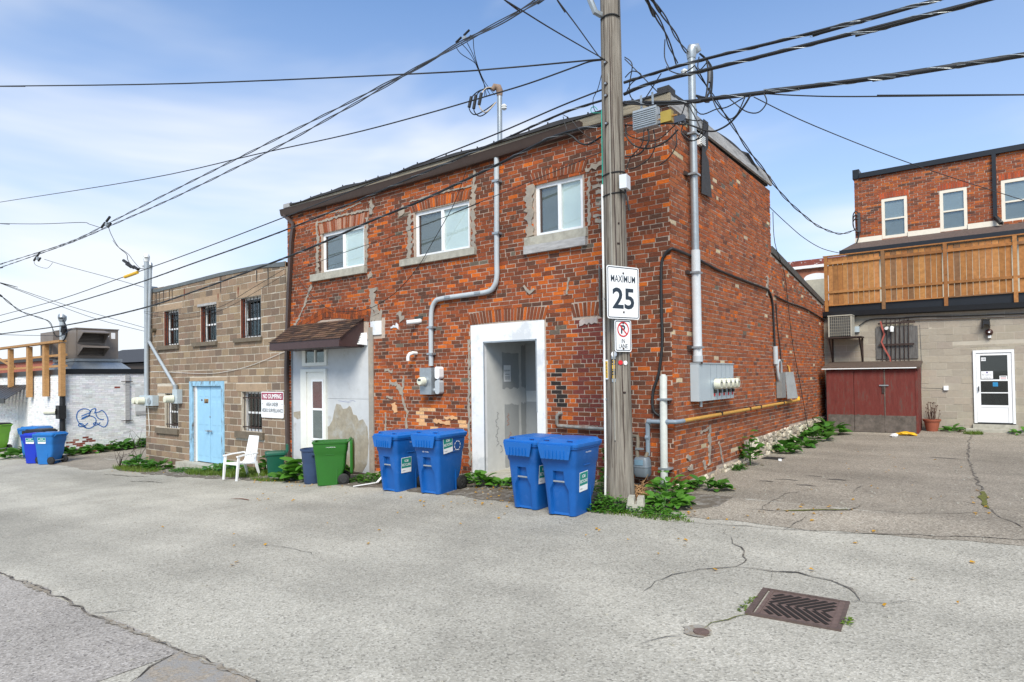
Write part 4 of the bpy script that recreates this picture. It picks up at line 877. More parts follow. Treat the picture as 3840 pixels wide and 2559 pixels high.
for i in range(nS+1): mb.bar((lerp(-34.5, -30.1, i/nS), YW, 1.78), (lerp(-34.5, -30.1, i/nS), YW-.9, 1.15), .42, .02)
mb.bar((-34.7, YW-.9, 1.1), (-29.9, YW-.9, 1.1), .03, .22); mb.build('awning', m_blkmetal, WB)
# graffiti strokes
GZ = lambda x, y: (lerp(.235, 1.362, (x-645)/260), lerp(.774, -.058, (y-970)/170))
for st in ([(740, 1030), (755, 1000), (735, 975), (690, 970), (655, 990), (642, 1030), (655, 1075), (690, 1110), (720, 1130), (760, 1132), (795, 1105), (803, 1065), (780, 1040), (740, 1030), (700, 1040), (680, 1055)], [(680, 1030), (720, 1015), (755, 1000), (765, 980), (800, 970), (795, 1000), (785, 1010)], [(800, 1005), (830, 1000), (855, 990), (885, 1020), (905, 1070), (895, 1115), (870, 1132), (835, 1115), (800, 1090), (780, 1100), (800, 1112), (830, 1100), (838, 1090)], [(800, 1005), (810, 1040), (840, 1065), (870, 1068)], [(720, 1130), (690, 1095), (665, 1090), (658, 1108), (680, 1115), (710, 1110), (735, 1090)], [(690, 1055), (730, 1035), (755, 1030)]):
    mb = MB(); mb.add(*ribbon([(p.x, p.y) for p in smoothpts([(*GZ(*q), 0) for q in st], 4)], .032, frame((XW+.012, 0, 0), (0, 1, 0)), .003)); mb.build('graffiti', m_paint, WB)
# roof-top air handler
HV = thing('rooftop_air_handler', 'brown sheet metal air handler with hoods on the white building roof', 'air handler', (-27, 1, 2.4))
hx0, hx1, hy0, hy1 = -28.6, -26.2, .42, 2.0
MB().box((hx0, hy0, 2.86), (hx1, hy1, 4.10)).build('cabinet', m_hvac, HV); MB().box((hx0-.03, hy0-.04, 4.10), (hx1+.04, hy1+.03, 4.14)).build('cabinet_top', m_hvac, HV)
for (za, zb_) in ((3.5, 4.06), (2.95, 3.45)):
    y0, y1 = hy0+.04, hy0+1.02; xx = hx1+.003
    hd = MB(); hd.add([(xx, y0, zb_), (xx, y1, zb_), (xx+.62, y1, zb_-.12), (xx+.62, y0, zb_-.12), (xx, y0, zb_-.02), (xx, y1, zb_-.02), (xx+.62, y1, zb_-.16), (xx+.62, y0, zb_-.16)], [(0, 3, 2, 1), (4, 5, 6, 7), (0, 1, 5, 4), (1, 2, 6, 5), (2, 3, 7, 6), (3, 0, 4, 7)])
    for y in (y0, y1): hd.add([(xx, y-.01, zb_-.02), (xx+.62, y-.01, zb_-.16), (xx, y-.01, za), (xx, y+.01, zb_-.02), (xx+.62, y+.01, zb_-.16), (xx, y+.01, za)], [(0, 1, 2), (3, 5, 4), (0, 3, 4, 1), (1, 4, 5, 2), (2, 5, 3, 0)])
    h_ = hd.build('hood', m_hvac, HV)
    for i in range(6): MB().box((xx+.004, y0+.02, za+.05+i*.06), (xx+.03, y1-.02, za+.075+i*.06)).build('louvre', m_hvacd, h_)
for y, z, w, h in ((hy0+1.3, 3.85, .16, .26), (hy0+1.1, 3.9, .12, .2)): MB().box((hx1+.003, y, z-h/2), (hx1+.006, y+w, z+h/2)).build('data_label', m_sign, HV)
MB().box((hx0, hy0-.1, 2.74), (hx1+.1, hy1+.12, 2.85)).build('base_rail', m_galv, HV)
MB().loft([[(hx0, hy0-.05, 2.73), (hx1+.05, hy0-.05, 2.73), (hx1+.05, hy1+.05, 2.73), (hx0, hy1+.05, 2.73)], [(hx0-.2, hy0-.3, 2.42), (hx1+.3, hy0-.3, 2.42), (hx1+.3, hy1+.4, 2.42), (hx0-.2, hy1+.4, 2.42)]]).build('roof_curb', m_galv, HV)
MB().box((hx0, hy0-.55, 2.9), (hx0+1.5, hy0-.002, 4.0)).build('filter_box', m_hvac, HV)
# timber rooftop railing
RA = thing('wooden_railing', 'new timber guard railing along the white building roof edge', 'railing', (-29.5, -.4, 2))
for x, zb_ in ((-32.0, 1.68), (-29.43, 1.24), (-27.4, 1.29), (-25.55, 1.32), (-34.4, 1.6)): MB().box((x-.13, YW-.23, zb_), (x+.13, YW-.06, 3.44)).build('post', m_lumber, RA)
for z, t_ in ((3.47, .09), (2.93, .09), (2.49, .09)): MB().box((-38, YW-.29 if z > 3.4 else YW-.06, z), (-25.4, YW-.03 if z > 3.4 else YW, z+t_)).build('rail', m_lumber, RA)
MB().bar((-36, YW-.03, 3.4), (-31.9, YW-.03, 2.6), .09, .09).build('brace', m_lumber, RA)
# far roofs behind
FR = thing('far_brick_shop', 'distant brick shop with black roof behind the white building', 'building', (-76, 14, -1))
MB().box((-92, 12, -1), (-62.5, 22, 4.0)).build('wall', M('far_brick', s2l(150, 84, 66), .9, var=.25, scale=3), FR); MB().box((-92.2, 11.8, 4.01), (-62.3, 22.2, 4.3)).build('roof_edge', m_tar, FR)
FR2 = thing('dark_gable_roof', 'dark shingled gable roof seen between air handler and block building', 'building', (-50, 14, -1))
mb = MB(); mb.add([(-62, 12, 3.5), (-38, 12, 3.3), (-38, 16, 4.6), (-62, 16, 4.9), (-62, 20, 3.5), (-38, 20, 3.5)], [(0, 1, 2, 3), (3, 2, 5, 4), (0, 3, 4), (1, 5, 2)]); mb.build('roof', M('slate_dark', (.035, .037, .042), .8, var=.2, scale=8), FR2); MB().box((-61.8, 12.3, -1), (-38.2, 19.7, 3.3)).build('wall', M('dark_timber', (.05, .04, .035), .9, var=.3, scale=4, stretch=(8, 1, .4)), FR2)

# ------------------------------------------------------------------ the building across the yard
RB = thing('yard_rear_building', 'tan block and red brick building with roof deck at the back of the yard', 'building', (4, 13, .2))
YB = 11.5; pB = lambda u, z, d: (u, YB-d, z)
SD = (3.63, 4.51, .40, 2.385)
bhh = [SD, (3.2, 4.95, 2.39, 2.55)]
mb = MB(); slab(mb, pB, -.3, 8.2, -.3, 3.6, [SD], .3); mb.build('front_wall', m_tanmortar, RB)
tb = courses(-.3, 8.2, -.03, 3.6, .191, .37, bhh, jl=.012, jh=.012); tp = []
lay(tb, pB, lambda u, z, w: vary(random.choice([(.345, .305, .245), (.36, .318, .255), (.33, .29, .235)]), .05), RB, m_tanblock, pool=tp, depth=.004, rough=.001)
sb_ = courses(3.2, 4.95, 2.40, 2.54, .07, .26, [(3.6, 4.54, 2.3, 2.40)], jl=.01, jh=.01); lay(sb_, pB, lambda u, z, w: vary((.35, .31, .25), .05), RB, m_tanblock, pool=tp, depth=.004, rough=.001)
finish(tp, RB, m_tanblock, 300, 'block', 'blockwork')
MB().box((-.3, YB+.31, -.3), (8.2, 18, 3.55)).build('rear_mass', m_tanmortar, RB)
# storm door
dk = MB().box((3.79, YB-.02, .46), (4.36, YB+.0, .90)).build('door', m_white, RB)
for a, b, c, d in ((3.635, 3.70, .44, 2.38), (4.45, 4.505, .44, 2.38), (3.701, 4.449, 2.31, 2.38)): MB().box((a, YB-.05, c), (b, YB+.05, d)).build('door_frame', m_white, RB)
for a, b, c, d in ((3.705, 3.788, .46, 2.30), (4.362, 4.445, .46, 2.30), (3.789, 4.361, 2.24, 2.30), (3.789, 4.361, .86, .92), (3.789, 4.361, 1.56, 1.60), (3.789, 4.361, 1.235, 1.262)): MB().box((a, YB-.03, c), (b, YB-.004, d)).build('stile', m_white, dk)
MB().box((3.79, YB+.035, .9), (4.36, YB+.05, 1.58)).build('screen', M('insect_screen', (.022, .02, .022), .8), dk); MB().box((3.79, YB+.06, 1.58), (4.36, YB+.07, 2.25)).build('dim_backing', M('dim_room', (.10, .10, .07), .8, var=.45, scale=5), dk); MB().box((3.79, YB-.012, .9), (4.36, YB-.009, 2.25)).build('pane', m_glassd, dk)  # upper backing sheet has the dimness of the room painted into its colour
MB().box((3.72, YB-.05, .42), (4.43, YB-.01, .458)).build('sweep', m_black, dk); MB().bar((3.745, YB-.06, 1.28), (3.745, YB-.06, 1.42), .022).build('handle', m_black, dk)
fd = lambda x, z: frame((x, YB-.013, z))
for (x, z, w, h, ms) in ((3.86, 2.14, .10, .09, m_sign), (3.93, 1.72, .25, .20, m_sign), (4.27, 1.63, .16, .13, m_sign), (4.10, 1.47, .11, .11, M('blue_sticker', (.02, .22, .45), .5))): MB().box((x-w/2, YB-.017, z-h/2), (x+w/2, YB-.0135, z+h/2)).build('sticker', ms, dk)
ft = lambda x, z: frame((x, YB-.0172, z))
text('153', ft(3.86, 2.14), .08, .045, m_ink, dk, bold=.02); text('Broadway', ft(3.93, 1.72), .2, .035, m_ink, dk); text('Parking in rear', ft(3.93, 1.665), .15, .02, m_ink, dk); text('Customers Only', ft(3.93, 1.64), .15, .016, m_ink, dk)
MB().cyl((3.93, YB-.0172, 1.785), (3.93, YB-.0176, 1.785), .022, 14).build('emblem', M('violet_print', (.10, .08, .25), .6), dk)
for i, z in enumerate((1.67, 1.635, 1.60)): MB().box((4.21, YB-.0176, z-.008), (4.33, YB-.0172, z+.008)).build('print_line', m_ink if i != 1 else m_red, dk)
MB().box((3.45, YB-.35, .1), (6.5, YB-.0, .30)).build('concrete_step', m_conc, RB); MB().box((3.6, YB-.09, .30), (4.55, YB+.03, .415)).build('door_sill', m_conc, RB)
# deck edge and gutter line
dz = lambda x: lerp(3.58, 3.46, x/4.7)
mb = MB(); mb.add([(.03, YB-.06, 3.62), (9, YB-.06, 3.50), (9, YB-.06, 3.83), (.03, YB-.06, 3.87), (.03, YB+.2, 3.62), (9, YB+.2, 3.50), (9, YB+.2, 3.83), (.03, YB+.2, 3.87)], [(0, 1, 2, 3), (5, 4, 7, 6), (0, 4, 5, 1), (1, 5, 6, 2), (2, 6, 7, 3), (3, 7, 4, 0)]); mb.build('deck_fascia', m_blkmetal, RB)
mb = MB(); mb.add([(.0, YB-.2, 3.53), (9, YB-.2, 3.38), (9, YB-.22, 3.52), (.0, YB-.22, 3.66), (.0, YB-.061, 3.5), (9, YB-.061, 3.36), (9, YB-.061, 3.54), (.0, YB-.061, 3.67)], [(0, 1, 2, 3), (5, 4, 7, 6), (0, 4, 5, 1), (1, 5, 6, 2), (2, 6, 7, 3), (3, 7, 4, 0)]); mb.build('gutter', m_blkmetal, RB)
MB().box((-.28, YB+.21, 3.56), (8.2, 15.6, 3.7)).build('deck', m_greywood, RB)
# cedar privacy fence on the deck
FE = thing('cedar_fence', 'stained cedar board fence standing on the black edged roof deck', 'fence', (2.5, YB-.1, 3.7))
CP = [(4, s2l(156, 106, 60)), (4, s2l(142, 96, 56)), (3, s2l(168, 118, 70)), (2, s2l(126, 92, 64)), (1.2, s2l(100, 82, 68))]
YF = YB-.1; x = .17
while x < 8.0:
    w = rnd(.125, .14)
    if not any(abs(x+w/2-q) < .08 for q in (1.6, 3.08, 4.575, 6.05)):
        c = pick(CP); MB().box((x, YF+.03, 3.86+rnd(-.01, .01)), (x+w-.007, YF+.05, 5.28), c).build('board', m_cedar, FE)
    x += w+.003
for px in (.105, 1.6, 3.08, 4.575, 6.05, 7.5): MB().box((px-.045, YF-.03, dz(px)+.1), (px+.045, YF+.06, 5.33), pick(CP[:4])).build('post', m_cedar, FE)
pp = (.105, 1.6, 3.08, 4.575, 6.05, 7.5)
for a, b in zip(pp, pp[1:]):
    for z0, z1 in ((5.09, 5.17), (4.22, 4.29), (3.84, 3.87)): MB().box((a+.047, YF-.01, z0), (b-.047, YF+.028, z1), pick(CP[:4])).build('rail', m_cedar, FE)
MB().box((.03, YF-.03, 5.331), (8, YF+.09, 5.36), CP[0][1]).build('cap_rail', m_cedar, FE)
# upper brick storey
YU = 14.5; pU = lambda u, z, d: (u, YU-d, z)
UW = [(1.25, 1.965, 6.24, 7.54), (2.845, 3.54, 6.23, 7.52), (4.38, 5.3, 6.27, 7.54), (6.0, 6.7, 6.25, 7.53)]
ua = [(a-.06, b+.06, d, d+.2) for a, b, c, d in UW]
mb = MB(); slab(mb, pU, .47, 9, 5.0, 8.36, UW, .3); mb.build('upper_wall', m_mortar, RB)
MB().box((.47, YU+.31, 5), (9, 20, 8.3)).build('upper_mass', m_mortar, RB)
up_ = []
UP = [(4, s2l(152, 84, 52)), (4, s2l(138, 76, 50)), (1.6, s2l(172, 96, 50)), (2, s2l(110, 68, 52)), (.5, s2l(90, 62, 52))]
lay(courses(.47, 8, 6.15, 8.34, .0745, .225, UW+ua), pU, lambda u, z, w: pick(UP), RB, m_brick, pool=up_, depth=.008)
lay(courses(YU, 19, 6.0, 8.34, .0745, .225, []), lambda u, z, d: (.47-d, u, z), lambda u, z, w: pick(UP), RB, m_brick, pool=up_, depth=.008)
mb = MB()
for vs, fs, c, cen in up_: mb.add(vs, fs, c)
o = mb.build('upper_brickwork', m_brick, RB); o['kind'] = 'stuff'
for a, b, c, d in ua:
    n = int((b-a)/.073)
    for i in range(n):
        u0, u1 = lerp(a, b, i/n)+.005, lerp(a, b, (i+1)/n)-.005; rs = .03*(1-((u0+u1-a-b)/(b-a))**2)
        MB().box((u0, YU-.012, c+.01+rs*.5), (u1, YU+.02, d-.02+rs), pick([(2, s2l(170, 80, 48)), (2, s2l(148, 72, 48))])).build('arch_brick', m_brick, RB)
for w_ in UW: window(RB, *w_, pU, rec=.0, fwid=.085, split='h', dark=m_gblind, light=M('pale_shade', (.20, .24, .25), .6, var=.05) if 'pale_shade' not in bpy.data.materials else bpy.data.materials['pale_shade'], mframe=m_trim, mid=.48)
for a, b in ((.44, 1.24), (1.97, 2.84), (3.545, 4.375), (5.31, 5.99), (6.71, 9)): MB().box((a, YU-.03, 6.2), (b, YU+.0, 6.36)).build('base_trim', m_trim, RB)
MB().box((.62, YU-.1, 8.36), (9, YU+.4, 8.52)).build('roof_edge', m_blkmetal, RB); MB().box((.42, YU-.04, 8.37), (.619, YU+2.5, 8.68)).build('parapet_cap', m_blkmetal, RB)
MB().box((4.17, YU-.1, 6.45), (4.27, YU-.012, 8.36)).build('downspout', m_blkmetal, RB); MB().bar((4.22, YU-.06, 6.46), (4.36, YU-.28, 6.2), .1, .09).build('downspout_shoe', m_blkmetal, RB)
mb = MB(); mb.add([(.44, YU, 6.21), (9, YU, 6.21), (9, YU-.75, 5.88), (.12, YU-.75, 5.88), (.44, YU, 6.13), (9, YU, 6.13), (9, YU-.75, 5.84), (.12, YU-.75, 5.84)], [(0, 3, 2, 1), (4, 5, 6, 7), (0, 1, 5, 4), (1, 2, 6, 5), (2, 3, 7, 6), (3, 0, 4, 7)]); mb.build('pent_roof', M('brown_shingle', s2l(84, 70, 64), .95, var=.3, scale=14, bump=.6, bscale=120), RB)
MB().box((.1, YU-.84, 5.72), (9, YU-.76, 5.87)).build('pent_gutter', m_blkmetal, RB); MB().box((.25, YU-.5, 3.7), (9, YU, 5.83)).build('storey_wall', M('cream_siding', (.45, .41, .32), .8), RB)
# far arched-window house
AB = thing('arched_window_house', 'far brick house with white cornice and arched window behind the yard', 'building', (-2, 20.3, 0))
MB().box((-6, 20.05, 0), (-.4, 25, 6.35)).build('wall', M('far_brick_two', s2l(150, 96, 74), .9, var=.3, scale=6), AB); MB().box((-6.1, 19.9, 6.351), (-.4, 25, 6.47)).build('cornice', m_white, AB); MB().box((-6.1, 19.95, 6.471), (-.4, 25, 6.72)).build('parapet', M('peeling_red', (.20, .05, .035), .8, var=.3, scale=5, col2=(.55, .55, .55), f2=(.58, .62), sc2=7), AB)
pts = [(-2.37, 4.9), (-1.4, 4.9), (-1.4, 5.9)]+[(-1.885+.485*math.cos(a), 5.92+.2*math.sin(a)) for a in frange(.1, 3.04, .3)]+[(-2.37, 5.9)]
MB().prism(pts, frame((0, 20.05, 0)), .0, .05).build('window_frame', m_white, AB); MB().box((-2.29, 19.985, 4.95), (-1.48, 19.998, 5.85)).build('pane', M('warm_blind', (.45, .42, .33), .4), AB)

# ------------------------------------------------------------------ utility pole and what hangs on it
PX, PY = -.43, -1.03
UP_ = thing('utility_pole', 'tall weathered wooden utility pole at the building corner', 'utility pole', (PX, PY, g(PX, PY)))
def prad(z): return float(np.interp(z, [-.1, .4, 3, 7.5, 10], [.225, .205, .178, .150, .14]))
mb = MB(); n = 20; rings = []
for z in frange(-.2, 9.6, .35):
    r = prad(z); rings.append([(PX-.004*z+r*math.cos(2*math.pi*j/n)*(1+.012*math.sin(j*3.1+z)), PY+r*math.sin(2*math.pi*j/n)*(1+.012*math.sin(j*2.3+z*.7)), z) for j in range(n)])
mb.loft(rings); mb.build('post', m_pole, UP_, smooth=60)
def on_pole(ang, z, out=0):
    """point on the pole's skin; angle 0 faces the camera, positive turns to the right in view"""
    a = math.atan2(CAM.y-PY, CAM.x-PX)+ang; r = prad(z)+out
    return V(PX-.004*z+r*math.cos(a), PY+r*math.sin(a), z)
def strip(a0, a1, z0, z1, rad, mat, name, dz=.5, out=0, n=7): MB().tube([on_pole(lerp(a0, a1, i/10), lerp(z0, z1, i/10), out) for i in range(11)], rad, n).build(name, mat, UP_, smooth=40)
strip(-1.25, -1.3, .05, 4.72, .017, m_pvcw, 'white_conduit', out=.014); strip(-1.3, -1.3, 4.72, 5.85, .008, M('green_wire', (.03, .33, .25), .6), 'ground_wire', out=.008)
strip(-.28, -.28, .9, 6.35, .013, M('grey_moulding', (.27, .255, .22), .8), 'wire_moulding', out=.004)
strip(-1.45, -1.5, 2.1, 3.55, .02, m_black, 'black_conduit', out=.01)
for a_, z0_, z1_ in ((-.55, .5, 3.9), (-.75, 3.4, 7.4), (.05, 2.0, 6.9), (.35, .4, 2.6), (.62, 3.2, 6.0), (-.12, 4.2, 7.4), (-1.0, .6, 4.6), (.9, 1.2, 4.4)):
    k_ = 26; pts_ = [on_pole(a_+.02*math.sin(i*.9+a_*7), lerp(z0_, z1_, i/k_), .0015) for i in range(k_+1)]
    mb = MB(); w_ = [.002+.007*math.sin(math.pi*i/k_)*rnd(.5, 1.2) for i in range(k_+1)]
    tv = V(-math.sin(math.atan2(CAM.y-PY, CAM.x-PX)+a_), math.cos(math.atan2(CAM.y-PY, CAM.x-PX)+a_), 0)
    mb.add([p-tv*w for p, w in zip(pts_, w_)]+[p+tv*w for p, w in zip(pts_, w_)], [(i, k_+1+i, k_+2+i, i+1) for i in range(k_)]); mb.build('drying_crack', m_iron, UP_)
for z in (.35, 1.5, 3.0): 
    p = on_pole(-1.25, z, .012); MB().obox(p, (.03, .008, .012)).build('pipe_strap', m_galv, UP_)
for z, k in ((4.86, 0), (4.55, .02)):
    mb = MB(); mb.tube([on_pole(a, z+.02*math.sin(a), .006) for a in frange(-2.2, 2.2, .2)], .010, 6); mb.build('strap', m_black, UP_)
for z in (6.52, 6.2, 6.02, 5.60):
    p = on_pole(-.55, z); q = on_pole(-.55, z, .035); MB().cyl(p, q, .016, 8).build('bolt', m_galv, UP_); MB().cyl(p, p.lerp(q, .3), .035, 4).build('washer', m_iron, UP_)
for z in (4.1, 3.8, 1.6, 2.9): MB().cyl(on_pole(.4+rnd(-.3, .5), z), on_pole(.4, z, .004), .014, 8).build('knot', m_iron, UP_)
# junction box
c = on_pole(.72, 4.69, .075); ax = math.atan2(CAM.y-PY, CAM.x-PX)+.72+.5
R3 = Matrix.Rotation(ax+math.pi/2, 3, 'Z')
MB().obox(c, (.085, .055, .10), R3).build('junction_box', M('grey_box', (.62, .65, .68), .45, var=.04), UP_); MB().tube([c+V(0, 0, -.1), c+V(.02, 0, -.2), c+V(.05, .03, -.42)], .012, 6).build('box_cable', m_cable, UP_)
# street light arm foot at the top
mb = MB(); p = on_pole(-1.1, 7.28, .0); mb.tube([p, p+V(-.05, -.1, .02), p+V(-.10, -.16, .2), p+V(-.16, -.3, .8)], .045, 8); mb.build('lamp_arm', m_galv, UP_, smooth=40); MB().tube([on_pole(a, 7.18+.05*math.cos(a), .012) for a in frange(-1.1, .9, .2)]+[on_pole(.9, 7.6, .012)], .012, 6).build('lamp_cable', m_cable, UP_)
# number tags
def tagframe(ang, z, out=.006):
    p = on_pole(ang, z, out); a = math.atan2(CAM.y-PY, CAM.x-PX)+ang
    return frame(p, (-math.sin(a), math.cos(a), 0))
f_ = tagframe(-.30, 1.95); MB().prism(rrect(.062, .29, .006), f_, 0, .003).build('number_tag', m_black, UP_)
for i, ch in enumerate('3178'): text(ch, f_, .042, .058, m_yellow, UP_, y=.10-i*.072, d=.005, bold=.02)
MB().prism(rrect(.06, .05, .006), (f_[0]+f_[2]*-.17, f_[1], f_[2]), 0, .003).build('tag_plate', m_galv, UP_); MB().prism(rrect(.06, .05, .006), (f_[0]+f_[2]*.17, f_[1], f_[2]), 0, .003).build('tag_plate', m_galv, UP_)
f_ = tagframe(-.95, 1.94); MB().prism(rrect(.07, .29, .006), f_, 0, .003).build('number_tag', m_sign, UP_); MB().prism(rrect(.055, .25, .004), f_, .003, .005).build('number_tag', m_yellow, UP_)
for i, ch in enumerate('P0865'): text(ch, f_, .028, .036, m_ink, UP_, y=.085-i*.045, d=.0065)
for ang, z, r, ms in ((.22, 2.04, .033, m_red), (.62, 2.035, .032, m_sign), (-.25, 2.165, .042, m_sign)):
    p = on_pole(ang, z, .0); q = on_pole(ang, z, .012); MB().cyl(p, q, r, 18).build('reflector', ms, UP_)
# signs
PHI = math.radians(69); SR = V(math.cos(PHI), math.sin(PHI), 0)
def signplate(name, label, cx, w, h, z, r):
    t = thing(name, label, 'sign', cx)
    fr = frame(cx, SR); MB().prism(rrect(w, h, r), fr, -.004, 0).build('plate', m_sign, t)
    mb = MB(); a, b = ringrect(w-.03, h-.03, r*.8, .012); ring_face(mb, a, b, fr, .002); mb.build('border', m_ink, t)
    for sy in (-1, 1): MB().cyl(cx+V(0, 0, sy*(h/2-.045 if h < .6 else h/2-.10))+SR.cross(V(0, 0, 1))*.0, cx+V(0, 0, sy*(h/2-.045 if h < .6 else h/2-.10))+SR.cross(V(0, 0, 1))*.012, .013, 10).build('bolt', m_iron, t)
    return t, fr
nrm = SR.cross(V(0, 0, 1))
base = V(PX, PY, 0)+nrm*.225-SR*.075
t, fr = signplate('speed_limit_sign', 'white MAXIMUM 25 speed limit sign bolted to the utility pole', base+V(0, 0, 3.06), .62, .77, 3.06, .035)
text('MAXIMUM', fr, .47, .105, m_ink, t, y=.20, bold=.008); text('25', fr, .42, .31, m_ink, t, y=-.085, bold=.022)
t, fr = signplate('no_parking_sign', 'white no parking IN LANE sign bolted below the speed limit sign', base-nrm*.02+V(0, 0, 2.43), .32, .465, 2.43, .03)
mb = MB(); n = 28; ro, ri = .112, .092; cc = [(math.cos(2*math.pi*i/n), math.sin(2*math.pi*i/n)) for i in range(n)]
ring_face(mb, [(x*ro, y*ro+.095) for x, y in cc], [(x*ri, y*ri+.095) for x, y in cc], fr, .0045)
mb.prism([(-.078, .158), (-.064, .172), (.078, .032), (.064, .018)], fr, .004, .0046); text('P', fr, .085, .125, m_ink, t, y=.095, d=.0035, bold=.03); mb.build('prohibition_ring', m_red, t)
text('IN', fr, .06, .065, m_ink, t, y=-.075, bold=.008); text('LANE', fr, .17, .065, m_ink, t, y=-.15, bold=.008)
tb_ = thing('sign_back', 'sign seen edge on at the left side of the utility pole', 'sign', (PX, PY, 3)); ctr = on_pole(-1.62, 3.1, .045)
MB().prism(rrect(.6, .75, .035), frame(ctr, (math.cos(math.radians(113)), math.sin(math.radians(113)), 0)), -.004, 0).build('plate', M('sign_aluminium', (.12, .125, .13), .5, .4), tb_)
# distribution amplifier hung on the strand
am = thing('cable_amplifier', 'finned grey cable amplifier hanging from the strand right of the pole', 'amplifier', (.09, -1, 5.4))
MB().box((-.09, -1.09, 5.44), (.275, -.95, 5.72)).build('case', M('cast_aluminium', (.40, .43, .45), .5, .5, var=.1), am)
for i in range(8): MB().box((-.085, -1.11, 5.47+i*.03), (.27, -1.091, 5.483+i*.03)).build('fin', bpy.data.materials['cast_aluminium'], am)
for x in (.02, .2): MB().bar((x, -1.02, 5.72), (x-.01, -1.02, 5.95), .03, .012).build('hanger', m_galv, am)
ga = thing('brass_splitter', 'small gold coloured splitter next to the cable amplifier', 'splitter', (.4, -1, 5.45)); MB().box((.325, -1.06, 5.45), (.485, -.97, 5.61)).build('case', M('gold_case', (.42, .30, .06), .5, .4), ga); MB().cyl((.26, -1.0, 5.53), (.55, -1.0, 5.53), .015, 8).build('coupling', M('copper', (.5, .27, .1), .4, .6), ga)
tp_ = thing('line_tap', 'small dark line tap with white connectors beside the gold splitter', 'line tap', (.6, -1, 5.4)); MB().box((.53, -1.06, 5.40), (.67, -.98, 5.49)).build('case', M('dark_tap', (.05, .06, .08), .5), tp_)
for i in range(4): MB().cyl((.55+i*.032, -1.03, 5.40), (.55+i*.032, -1.03, 5.375), .009, 6).build('connector', m_sign, tp_)

